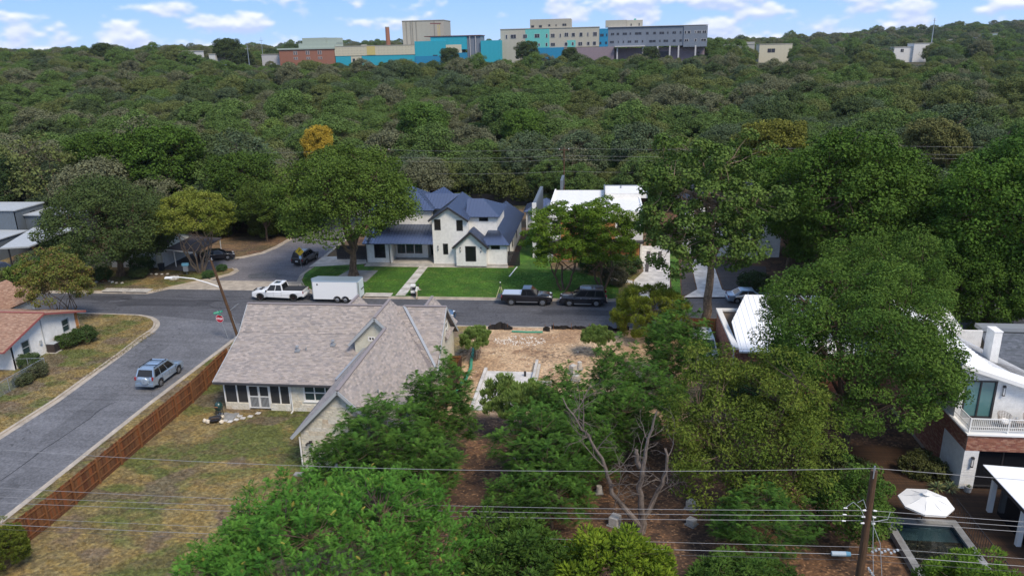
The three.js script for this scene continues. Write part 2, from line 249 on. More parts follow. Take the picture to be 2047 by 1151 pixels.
flat('gravel_bed', [[9.3, -82.4], [11.1, -84.2], [11.8, -97], [10.6, -97]], 0.01, M.gravelDark); flat('gravel_bed', [[14.3, -85], [19, -84], [21, -95], [14.8, -96]], 0.01, M.gravelDark);
flat('lot_apron', [[-10.3, -71.9], [-4.5, -71.9], [-5.5, -70.1], [-8.6, -70.1]], -0.1, M.kerb);
flat('carport_drive', [[-48.8, -91.4], [-52.5, -96.1], [-55, -98], [-60, -98.5], [-58.5, -90.6], [-53.6, -89.4]], 0.012, M.oldStreet);
// repaired patches in the asphalt
{ const r = rng(23), pm = std({ map: M.street.map, color: lin(0.62, 0.62, 0.63), bumpMap: grainBump, bumpScale: 0.012 }), pl = std({ map: M.sideStreet.map, color: lin(0.80, 0.80, 0.80), bumpMap: grainBump, bumpScale: 0.012 });
  for (const [x, z, a, b, m, y] of [[-50, -77.4, 6.5, 1.3, pm, -0.1185], [-60, -78.6, 4.5, 0.9, pm, -0.1185], [-22, -75.2, 7, 0.8, pm, -0.1185], [-2, -76.5, 5, 1.0, pm, -0.1185], [-41, -50, 0.9, 4.0, pl, -0.1245], [-43.2, -62, 1.1, 3.2, pl, -0.1245], [-39.2, -36, 0.8, 5.0, pl, -0.1245], [-43, -88.5, 2.2, 1.3, pl, -0.1215]]) flat('asphalt_patch', Array.from({ length: 22 }, (_, k) => { const t = k / 22 * 6.2832, q = 0.8 + 0.35 * r(); return [x + Math.sign(Math.cos(t)) * Math.pow(Math.abs(Math.cos(t)), 0.5) * a * q, z + Math.sign(Math.sin(t)) * Math.pow(Math.abs(Math.sin(t)), 0.5) * b * q]; }), y, m); }

// ---------------------------------------------------------------- trees
const barkTex = tex(256, 512, (u, v) => { const a = fbm(u * 16, v * 6, 4, 201, 0), b = fbm(u * 8, v * 40, 3, 202, 0), k = 0.55 + 0.9 * a * (0.6 + 0.6 * b); return [150 * k, 132 * k, 114 * k]; }, { repeat: [1.2, 0.5] });
const bark = std({ map: barkTex, color: lin(0.42, 0.38, 0.34), bumpMap: barkTex, bumpScale: 0.03 }), barkPale = std({ map: barkTex, color: lin(0.85, 0.82, 0.78), bumpMap: barkTex, bumpScale: 0.03 }), barkDead = std({ map: barkTex, color: lin(0.52, 0.56, 0.66), bumpMap: barkTex, bumpScale: 0.03 });
const leafMat = (tint = [1, 1, 1], o = {}) => phy({ vertexColors: true, color: lin(...tint), roughness: 0.85, specularIntensity: 0.16, transmission: 0.14, thickness: 0, ...o });
const leafPlain = leafMat();
function tubeInto(A, pts, r0, r1, n) {            // smooth tapered tube; A = {p,u,i}
  let prev = null, len = 0; const base = A.p.length / 3;
  pts.forEach((p, i) => {
    const a = pts[Math.max(0, i - 1)], b = pts[Math.min(pts.length - 1, i + 1)], d = b.clone().sub(a).normalize(); let r = prev ? prev.clone() : Math.abs(d.y) > 0.9 ? V(1, 0, 0) : V(0, 1, 0); r.addScaledVector(d, -r.dot(d)).normalize(); prev = r; const u = d.clone().cross(r), t = i / (pts.length - 1), R = r0 + (r1 - r0) * Math.pow(t, 0.8); if (i) len += p.distanceTo(pts[i - 1]);
    for (let k = 0; k <= n; k++) { const w = k / n * 2 * Math.PI, c = Math.cos(w) * R, s = Math.sin(w) * R; A.p.push(p.x + r.x * c + u.x * s, p.y + r.y * c + u.y * s, p.z + r.z * c + u.z * s); A.u.push(k / n, len); }
  });
  for (let i = 0; i < pts.length - 1; i++) for (let k = 0; k < n; k++) { const a = base + i * (n + 1) + k, b = a + n + 1; A.i.push(a, a + 1, b, a + 1, b + 1, b); }
}
function tubeGeometry(A) { const g = new THREE.BufferGeometry(); g.setAttribute('position', new THREE.Float32BufferAttribute(A.p, 3)); g.setAttribute('uv', new THREE.Float32BufferAttribute(A.u, 2)); g.setIndex(A.i); g.computeVertexNormals(); return g; }
function wander(a, b, n, k, r) { return Array.from({ length: n + 1 }, (_, i) => { const t = i / n, q = a.clone().lerp(b, t), w = Math.sin(t * Math.PI) * k; return i && i < n ? q.add(V((r() - 0.5) * w, (r() - 0.5) * w * 0.6, (r() - 0.5) * w)) : q; }); }
const unit = (r) => { const y = r() * 2 - 1, a = r() * 6.2832, s = Math.sqrt(1 - y * y); return V(s * Math.cos(a), y, s * Math.sin(a)); };
function makeTree(sp) {
  const r = rng(sp.seed), A = { p: [], u: [], i: [] }, P = [], C = [];
  const cc = V(0, sp.cy, 0), R = sp.cr, HH = sp.ch, ph = r() * 100;
  const env = (d) => 1 + (sp.lobe ?? 0.2) * (vn(d.x * 2.1 + ph, d.z * 2.1 + d.y * 1.7 + ph, 9) * 2 - 1);
  // clumps
  const clumps = []; let tries = 0; const minD = sp.gap ?? sp.clumpR * 0.85;
  while (clumps.length < sp.clumps && tries++ < sp.clumps * 40) {
    const d = unit(r); if (d.y < (sp.low ?? -0.35)) continue; const rad = env(d) * (sp.hollow ? mix(sp.hollow, 1, Math.cbrt(r())) : Math.cbrt(mix(0.12, 1, r())));
    const yk = d.y < 0 ? (sp.under ?? 0.8) : 1, c = V(d.x * R * rad, d.y * HH * rad * yk, d.z * R * rad).add(cc); if (sp.skew) { c.x += sp.skew[0] * (c.y - sp.cy + HH) / HH; c.z += sp.skew[1] * (c.y - sp.cy + HH) / HH; }
    if (c.y < (sp.minY ?? 0.3)) continue; if (tries < sp.clumps * 25 && clumps.some((q) => q.c.distanceToSquared(c) < minD * minD)) continue;
    clumps.push({ c, r: sp.clumpR * (0.7 + 0.6 * r()), o: c.clone().sub(V(0, sp.cy - HH * 0.5, 0)).normalize() });
  }
  // trunk and limbs
  const stems = sp.stems ?? 1, top = sp.fork ?? sp.cy - HH * 0.45, trunks = [];
  for (let s = 0; s < stems; s++) { const a = s / stems * 6.28 + r(), sp0 = stems > 1 ? sp.tr * 1.6 : 0, spread = stems > 1 ? R * 0.35 : sp.lean ?? 0.25; const b0 = V(Math.cos(a) * sp0, -0.3, Math.sin(a) * sp0), b1 = V(Math.cos(a) * spread, top, Math.sin(a) * spread); const pts = wander(b0, b1, 5, top * (stems > 1 ? 0.09 : 0.035), r); trunks.push(pts); tubeInto(A, pts, sp.tr, sp.tr * 0.66, sp.sides ?? 8); if (stems === 1) tubeInto(A, [V(0, -0.3, 0), V(0, 0.15, 0), V(0, 0.7, 0)], sp.tr * 1.7, sp.tr * 0.95, sp.sides ?? 8); if (sp.leader) tubeInto(A, wander(b1, V(0, sp.cy + HH * 0.7, 0), 6, R * 0.15, r), sp.tr * 0.64, 0.04, 7); }
  const hubs = []; const nh = sp.limbs ?? 7;
  for (let k = 0; k < nh; k++) { const q = clumps[Math.floor(r() * clumps.length)]; if (!q) break; const t = trunks[k % stems], st = t[t.length - 1 - (r() < 0.4 ? 1 : 0)].clone(); if (sp.leader) st.y = mix(top, sp.cy + HH * 0.3, r()); const e = q.c.clone().lerp(cc, 0.22); const pts = wander(st, e, 5, R * 0.16, r); const r0 = sp.tr * 0.48; tubeInto(A, pts, r0, r0 * 0.28, 6); pts.slice(2).forEach((p) => hubs.push(p)); }
  for (const q of clumps) { let best = trunks[0][trunks[0].length - 1], bd = 1e9; for (const h of hubs) { const d = h.distanceToSquared(q.c); if (d < bd) { bd = d; best = h; } } tubeInto(A, wander(best, q.c, 3, Math.sqrt(bd) * 0.15, r), sp.tr * 0.12 + 0.012, 0.012, 4); }
  // leaves
  const v = V(), n = V(), t1 = V(), t2 = V(), up = V(0, 1, 0), c0 = sp.colors[0], c1 = sp.colors[1] ?? c0, c2 = sp.colors[2];
  const put = (a, b, c, col) => { P.push(a.x, a.y, a.z, b.x, b.y, b.z, c.x, c.y, c.z); for (let k = 0; k < 3; k++) C.push(col[0], col[1], col[2]); };
  const tone = (h) => { const k = 0.72 + 0.56 * r(), m = clamp(h + (r() - 0.5) * 0.5), c = mix3(c0, c1, m); if (c2 && r() < (sp.c2 ?? 0.03)) return [c2[0] * k, c2[1] * k, c2[2] * k]; return [c[0] * k, c[1] * k, c[2] * k]; };
  const a_ = V(), b_ = V(), d_ = V(), e_ = V();
  for (const q of clumps) {
    const h = r();
    if (sp.shape === 'frond') {
      const ax = q.o.clone().multiplyScalar(0.5).add(up).normalize();
      for (let k = 0; k < sp.leaves; k++) {
        const az = k * 2.4 + r(), el = 0.15 + r() * 1.0, side = unit(r).cross(ax).normalize(), dir = ax.clone().multiplyScalar(Math.sin(el)).add(V(Math.cos(az), 0, Math.sin(az)).multiplyScalar(Math.cos(el))).normalize(); const L = sp.ls * (0.7 + 0.6 * r()), st = q.c.clone().addScaledVector(unit(r), q.r * 0.5), wing = dir.clone().cross(up).normalize(), m = sp.leaflets ?? 7; const col = tone(h);
        for (let j = 1; j <= m; j++) {
          const s = j / m; v.copy(st).addScaledVector(dir, L * s); v.y -= L * s * s * (sp.droop ?? 0.55);
          const w = L * (sp.lw ?? 0.36) * Math.sin(0.35 + s * 2.5) + 0.02, f = L / m * (sp.fill ?? 0.42);
          for (const sg of [-1, 1]) { a_.copy(v).addScaledVector(wing, sg * w).addScaledVector(dir, f * 0.9); a_.y -= w * (0.25 + 0.3 * r()); b_.copy(v).addScaledVector(dir, f); d_.copy(v).addScaledVector(dir, -f * 0.4); put(d_, a_, b_, col); }
        }
      }
      continue;
    }
    for (let k = 0; k < sp.leaves; k++) {
      let g = 0; do { v.copy(unit(r)); } while (v.dot(q.o) < -0.45 && g++ < 4);
      const rad = q.r * Math.pow(r(), sp.pack ?? 0.33); n.copy(v).multiplyScalar(0.55).addScaledVector(up, 0.45).add(unit(r).multiplyScalar(sp.nr ?? 0.62)).normalize();
      const p = V(v.x * rad, v.y * rad * (sp.flat ?? 0.75), v.z * rad).add(q.c);
      t1.copy(unit(r)).cross(n).normalize(); if (sp.shape === 'lance') { t1.set(v.x + (r() - 0.5) * 0.7, (sp.rise ?? 0.7) + (r() - 0.5) * 0.6, v.z + (r() - 0.5) * 0.7).normalize(); n.copy(unit(r)); } t2.copy(n).cross(t1).normalize();
      const s = sp.ls * (0.65 + 0.7 * r()), w = s * (sp.lw ?? 0.42), col = tone(h);
      a_.copy(p).addScaledVector(t1, -s * 0.5); b_.copy(p).addScaledVector(t2, w).addScaledVector(n, s * 0.08); d_.copy(p).addScaledVector(t1, s * 0.5).addScaledVector(n, -s * 0.1); e_.copy(p).addScaledVector(t2, -w).addScaledVector(n, s * 0.08);
      put(a_, b_, d_, col); put(a_, d_, e_, col);
    }
  }
  const g = new THREE.BufferGeometry(); g.setAttribute('position', new THREE.Float32BufferAttribute(P, 3)); g.setAttribute('color', new THREE.Float32BufferAttribute(C, 3)); g.computeVertexNormals();
  return { trunk: tubeGeometry(A), crown: g };
}
function plant(name, label, category, geo, [x, y, z], { turn = 0, scale = 1, group, barkMat = bark, leaf = leafPlain, stem = 'trunk', top = 'crown' } = {}) {
  const t = thing(name, label, category, [x, y, z], group, turn); if (Array.isArray(scale)) t.scale.set(...scale); else t.scale.setScalar(scale);
  mesh(stem, geo.trunk, barkMat, t); mesh(top, geo.crown, leaf, t); return t;
}
const G_ = { oak: [[0.068, 0.114, 0.019], [0.104, 0.162, 0.028]], dark: [[0.052, 0.08, 0.026], [0.08, 0.115, 0.034]], china: [[0.045, 0.108, 0.018], [0.082, 0.165, 0.026]], bright: [[0.052, 0.15, 0.02], [0.098, 0.225, 0.032], [0.32, 0.29, 0.06]], pecan: [[0.055, 0.112, 0.018], [0.105, 0.175, 0.03]], pecanY: [[0.082, 0.125, 0.018], [0.14, 0.178, 0.029]], cotton: [[0.075, 0.13, 0.026], [0.115, 0.175, 0.038]], elm: [[0.075, 0.14, 0.014], [0.12, 0.19, 0.022]], willow: [[0.17, 0.26, 0.06], [0.23, 0.32, 0.09]], bush: [[0.15, 0.195, 0.024], [0.22, 0.255, 0.035]], myrtle: [[0.135, 0.17, 0.026], [0.195, 0.215, 0.036]], myrtleB: [[0.16, 0.145, 0.035], [0.125, 0.16, 0.035], [0.19, 0.10, 0.05]] };

// street oak before the white house
plant('oak_tree', 'broad mid green oak in grey gravel bed before the white house', 'tree', makeTree({ seed: 11, cr: 8.9, ch: 6.0, cy: 9.6, clumps: 230, clumpR: 1.35, leaves: 230, ls: 0.24, lobe: 0.28, tr: 0.55, limbs: 12, fork: 3.6, low: -0.55, under: 0.85, colors: G_.oak, sides: 12, hollow: 0.45 }), [-31.3, 0, -88.9]);
plant('live_oak_tree', 'dense dark live oak beside the grey modern house', 'tree', makeTree({ seed: 12, cr: 7.4, ch: 5.6, cy: 6.4, clumps: 200, clumpR: 1.3, leaves: 250, ls: 0.22, lobe: 0.2, tr: 0.5, limbs: 10, fork: 2.2, low: -0.8, colors: G_.dark, minY: 1.0, hollow: 0.5 }), [-62.2, 0, -87.4]);
plant('crape_myrtle_tree', 'yellow green crape myrtle with many bare stems beside the carport', 'tree', makeTree({ seed: 13, cr: 5.3, ch: 3.5, cy: 7.2, clumps: 130, clumpR: 0.95, leaves: 200, ls: 0.2, lobe: 0.15, tr: 0.13, stems: 7, limbs: 14, fork: 3.6, low: -0.3, colors: G_.myrtle, flat: 0.6, hollow: 0.5 }), [-52.2, 0, -89.3], { barkMat: barkPale });
plant('crape_myrtle_tree', 'brownish sparse crape myrtle at the corner of the red roofed cottage', 'tree', makeTree({ seed: 14, cr: 3.4, ch: 3.2, cy: 5.0, clumps: 120, clumpR: 0.62, leaves: 120, ls: 0.17, lobe: 0.25, tr: 0.09, stems: 6, limbs: 12, fork: 1.9, low: -0.6, colors: G_.myrtleB, c2: 0.12, flat: 0.7 }), [-56.2, 0, -68.9]);
const elm = makeTree({ seed: 15, cr: 4.3, ch: 4.5, cy: 6.2, clumps: 135, clumpR: 0.78, leaves: 180, ls: 0.19, lobe: 0.25, tr: 0.16, stems: 3, limbs: 10, fork: 2.6, low: -0.7, colors: G_.elm, flat: 0.5, minY: 1.8 });
plant('elm_tree', 'bright green street elm behind the black pickup truck', 'tree', elm, [-4.2, 0, -83.9]);
plant('elm_tree', 'bright green street elm behind the black parked wagon', 'tree', elm, [0.2, 0, -84.5], { turn: 2.2, scale: [0.98, 1.03, 0.98] });
plant('cottonwood_tree', 'tall sparse cottonwood with thick pale trunk by the near kerb', 'tree', makeTree({ seed: 16, cr: 5.7, ch: 7.4, cy: 11.9, clumps: 190, clumpR: 0.95, leaves: 180, ls: 0.24, lw: 0.5, lobe: 0.35, tr: 0.52, limbs: 14, fork: 6.0, leader: true, low: -0.75, colors: G_.cotton, sides: 14, lean: 0.3 }), [10.36, 0, -71.2], { barkMat: barkPale });
plant('round_shrub', 'large rounded yellow green shrub at the edge of the bare lot', 'shrub', makeTree({ seed: 17, cr: 3.5, ch: 2.5, cy: 2.6, clumps: 130, clumpR: 0.6, leaves: 210, ls: 0.22, lw: 0.16, shape: 'lance', rise: 0.9, lobe: 0.12, tr: 0.07, stems: 5, limbs: 8, fork: 0.6, low: -0.85, under: 1, colors: G_.bush, minY: 0.3, hollow: 0.55 }), [4.9, 0, -69.6], { stem: 'stem', top: 'foliage' });
const desert = makeTree({ seed: 18, cr: 2.1, ch: 1.9, cy: 2.9, clumps: 120, clumpR: 0.38, leaves: 120, ls: 0.34, lw: 0.09, shape: 'lance', rise: 1.5, lobe: 0.4, tr: 0.035, stems: 9, limbs: 16, fork: 1.1, low: -0.25, colors: G_.willow, minY: 0.9 });
plant('willow_shrub', 'feathery light green willow shrub beside the concrete slab', 'shrub', desert, [-5.7, 0, -48.3], { stem: 'stem', top: 'foliage', group: 'feathery willow shrubs on the bare lot' });
plant('willow_shrub', 'feathery light green willow shrub beside the shingled house gate', 'shrub', desert, [-11.2, 0, -62.6], { turn: 1.4, scale: 0.68, stem: 'stem', top: 'foliage', group: 'feathery willow shrubs on the bare lot' });
plant('willow_shrub', 'small slim willow sapling standing on the tan dirt lot', 'shrub', desert, [-0.1, 0, -64.2], { turn: 3, scale: [0.58, 0.62, 0.58], stem: 'stem', top: 'foliage', group: 'feathery willow shrubs on the bare lot' });
// feathery dark green trees on the lot and beside the shingled house
const china1 = makeTree({ seed: 21, cr: 3.4, ch: 3.0, cy: 3.6, clumps: 240, clumpR: 0.42, gap: 0.38, leaves: 13, ls: 0.62, shape: 'frond', leaflets: 10, droop: 0.5, lobe: 0.35, tr: 0.10, limbs: 10, fork: 1.4, low: -0.7, colors: G_.china, minY: 0.5, lw: 0.22 });
const china2 = makeTree({ seed: 22, cr: 2.5, ch: 3.6, cy: 4.0, clumps: 215, clumpR: 0.40, gap: 0.38, leaves: 13, ls: 0.62, shape: 'frond', leaflets: 10, droop: 0.5, lobe: 0.35, tr: 0.09, limbs: 9, fork: 1.6, low: -0.8, colors: G_.china, minY: 0.5, lw: 0.22 });
const feathery = 'feathery dark green trees';
[[china1, -13.4, -40.4, 1.02, 'wide feathery dark green tree covering the stone gable wall'], [china1, -15.9, -39.2, 0.66, 'low feathery dark green tree at the left foot of the stone gable'], [china2, -10.6, -44.8, 0.96, 'feathery dark green tree at the right corner of the shingled roof'], [china1, -10.8, -39.0, 0.8, 'feathery dark green tree beside the brown dirt path'],
  [china2, -1.9, -46.0, 0.84, 'feathery dark green tree just right of the willow shrub'], [china2, 1.2, -50.6, 0.86, 'feathery dark green tree behind the dead grey tree'], [china1, -3.0, -40.6, 0.9, 'low wide feathery green tree left of the dead grey tree'], [china2, 6.5, -54.8, 1.0, 'tall feathery dark green tree on the right side of the lot'], [china2, 5.6, -59.6, 0.72, 'feathery dark green tree below the rounded yellow green shrub'], [china1, 3.6, -48.6, 0.78, 'feathery dark green tree right behind the dead grey tree'], [china1, -4.6, -37.3, 0.52, 'small feathery green sapling beside the dirt path'], [china1, -2.2, -43.6, 0.86, 'feathery green tree filling the gap beside the willow shrub'], [china2, 1.4, -45.4, 0.8, 'feathery green tree close behind the dead limbs'], [china1, -2.6, -38.0, 0.74, 'low feathery green tree in front of the dirt path'], [china2, -0.4, -42.2, 0.66, 'slim feathery green tree left of the dead trunk'], [china1, 8.6, -35.6, 0.72, 'low feathery dark green tree beneath the olive pecan']]
  .forEach(([geo, x, z, s, label], i) => plant('feathery_tree', label, 'tree', geo, [x, 0, z], { turn: i * 1.7, scale: s, group: feathery }));
// bright green tree with yellow berries at the bottom of the view, and hedge shrubs beside it
const near = makeTree({ seed: 31, cr: 7.6, ch: 3.6, cy: 5.6, clumps: 950, clumpR: 0.62, gap: 0.34, leaves: 34, ls: 0.34, lw: 0.25, shape: 'frond', leaflets: 6, fill: 0.5, droop: 0.3, lobe: 0.3, tr: 0.28, limbs: 16, fork: 2.2, low: -0.5, colors: G_.bright, c2: 0.012, hollow: 0.5 });
plant('berry_tree', 'wide bright green tree with yellow berries in the foreground', 'tree', near, [-11.8, 0, -26.0], { scale: [0.85, 0.94, 0.78] });
const hedge = makeTree({ seed: 32, cr: 3.2, ch: 3.3, cy: 3.4, clumps: 200, clumpR: 0.55, leaves: 110, ls: 0.24, lw: 0.22, shape: 'lance', rise: 0.5, lobe: 0.25, tr: 0.1, stems: 5, limbs: 10, fork: 0.9, low: -0.6, colors: [[0.045, 0.095, 0.016], [0.075, 0.135, 0.022]], hollow: 0.4 });
plant('hedge_shrub', 'dark leafy shrub between the berry tree and the yellow green bush', 'shrub', hedge, [-3.4, 0, -28.2], { stem: 'stem', top: 'foliage' });
plant('hedge_shrub', 'bright yellow green bush below the dead tree at the bottom edge', 'shrub', hedge, [1.0, 0, -28.6], { turn: 1.1, scale: [0.95, 0.98, 0.9], leaf: leafMat([2.3, 1.75, 0.9]), stem: 'stem', top: 'foliage' });
plant('hedge_shrub', 'low green brush at the foot of the utility pole', 'shrub', hedge, [12.6, 0, -27.6], { turn: 2.4, scale: [0.8, 0.72, 0.7], leaf: leafMat([1.3, 1.35, 1]), stem: 'stem', top: 'foliage' });
plant('hedge_shrub', 'leafy green brush at the bottom right below the swimming pool', 'shrub', hedge, [17.0, 0, -30.4], { turn: 4.0, scale: [0.9, 0.66, 0.7], leaf: leafMat([1.6, 1.5, 1]), stem: 'stem', top: 'foliage' });
plant('hedge_shrub', 'dusty green brush in the bottom left corner beyond the fence', 'shrub', hedge, [-32.8, 0, -31.6], { turn: 5.0, scale: [0.42, 0.4, 0.42], leaf: leafMat([1.9, 1.25, 1.1]), stem: 'stem', top: 'foliage' });
plant('hedge_shrub', 'dark green brush under the pecan beside the dead tree', 'shrub', hedge, [7.0, 0, -30.4], { turn: 0.6, scale: [0.9, 0.6, 0.8], stem: 'stem', top: 'foliage' });
// pecans hanging over the brick house
const pecan = { clumpR: 0.95, leaves: 290, ls: 0.2, lw: 0.22, lobe: 0.5, tr: 0.36, limbs: 16, low: -0.75 };
plant('pecan_tree', 'huge green pecan spreading over the white metal roof', 'tree', makeTree({ ...pecan, seed: 41, cr: 5.9, ch: 4.6, cy: 7.9, clumps: 280, fork: 3.6, colors: G_.pecan, hollow: 0.35 }), [16.9, 0, -48.2]);
plant('pecan_tree', 'olive yellow pecan in front of the brick wall beside the pole', 'tree', makeTree({ ...pecan, seed: 42, cr: 4.3, ch: 4.3, cy: 5.0, clumps: 200, clumpR: 0.85, leaves: 170, fork: 2.2, tr: 0.26, colors: G_.pecanY, minY: 0.8 }), [9.3, 0, -41.0]);
plant('pecan_tree', 'green pecan leaning over the roof valley near the parked sedan', 'tree', makeTree({ ...pecan, seed: 43, cr: 4.6, ch: 3.8, cy: 7.4, clumps: 160, clumpR: 1.0, fork: 4.0, colors: G_.pecan }), [23.2, 0, -62.5]);
plant('pecan_tree', 'small dark pecan beside the umbrella terrace', 'tree', makeTree({ ...pecan, seed: 44, cr: 2.3, ch: 2.4, cy: 3.4, clumps: 90, clumpR: 0.6, leaves: 130, ls: 0.2, fork: 1.6, tr: 0.12, colors: G_.pecan }), [13.9, 0, -37.4], { scale: 0.85 });
const big = makeTree({ seed: 45, cr: 6.8, ch: 6.4, cy: 10.4, clumps: 230, clumpR: 1.3, leaves: 230, ls: 0.25, lobe: 0.28, tr: 0.45, limbs: 12, fork: 4.2, low: -0.8, colors: [[0.05, 0.10, 0.014], [0.08, 0.142, 0.022]], hollow: 0.4, minY: 2 });
[[24.9, -77.6, 1.06, 'tall dark green tree behind the parked silver sedan'], [36.0, -70.5, 0.98, 'big dark green tree at the right edge behind the brick house'], [45.5, -62, 0.92, 'rounded dark tree at the far right edge'], [30.8, -86, 0.9, 'dark green tree between the two big trees on the right'], [23.0, -92, 0.85, 'dark green tree pressed against the dark gabled house'], [44, -84, 1.0, 'dark green tree above the right roof edge'], [33.6, -66.5, 0.62, 'low dark tree showing beyond the white chimney'], [39.5, -66, 0.66, 'low dark tree at the right edge above the timber frame']].forEach(([x, z, s, label], i) => plant('shade_tree', label, 'tree', big, [x, 0, z], { turn: i * 1.9 + 0.4, scale: s, group: 'shade trees right of the street', leaf: leafMat([[1, 1, 1], [1.05, 1.1, 1], [0.9, 1, 1.1]][i % 3]) }));

// ---------------------------------------------------------------- woodland behind the houses
const wood = [0, 1, 2, 3].map((k) => makeTree({ seed: 301 + k, cr: 4.3, ch: [3.3, 4.2, 3.0, 4.6][k], cy: [5.0, 5.8, 4.7, 6.2][k], clumps: [75, 80, 70, 72][k], clumpR: [1.15, 1.05, 1.2, 1.0][k], leaves: 210, ls: 0.23, lw: 0.45, nr: 0.42, lobe: [0.16, 0.25, 0.14, 0.3][k], tr: 0.2, limbs: 5, fork: 2.0, low: -0.45, colors: [[0.8, 0.8, 0.8], [1.2, 1.2, 1.2]], hollow: 0.55, sides: 6 }));
const sparse = makeTree({ seed: 311, cr: 3.6, ch: 4.4, cy: 6.4, clumps: 60, clumpR: 0.9, leaves: 45, ls: 0.3, lobe: 0.35, tr: 0.16, stems: 3, limbs: 14, fork: 2.6, low: -0.5, colors: [[0.8, 0.8, 0.8], [1.2, 1.2, 1.2]], sides: 6 });
const woodTones = { dark: [0.076, 0.108, 0.040], olive: [0.126, 0.150, 0.048], grey: [0.138, 0.146, 0.080], green: [0.096, 0.152, 0.040], blue: [0.086, 0.120, 0.060], lime: [0.135, 0.195, 0.044] };
const woodMats = Object.fromEntries(Object.entries(woodTones).map(([k, c]) => [k, leafMat(c, { transmission: 0.1 })]));
const standSpots = [[-58, -150, 8], [-42.5, -180, 8], [-24.5, -195, 8], [-17.8, -178, 6], [29, -135, 6], [58, -140, 7]];
const built = (x, z) => standSpots.some(([a, b, w]) => Math.abs(x - a * z / b) < w && z < b + 26 && z > b - 4) || (z < -370 && ((x / -z > 0.182 && x / -z < 0.236) || (x / -z > 0.342 && x / -z < 0.396)) && z > -660) || (z > -129 && x > -46 && x < 27) || (z > -107 && x < -46 && x > -57) || (z > -109 && x <= -57 && x > -110) || (z > -96 && x >= 27) || (z > -150 && x > -30 && x < -12 && z > -134);
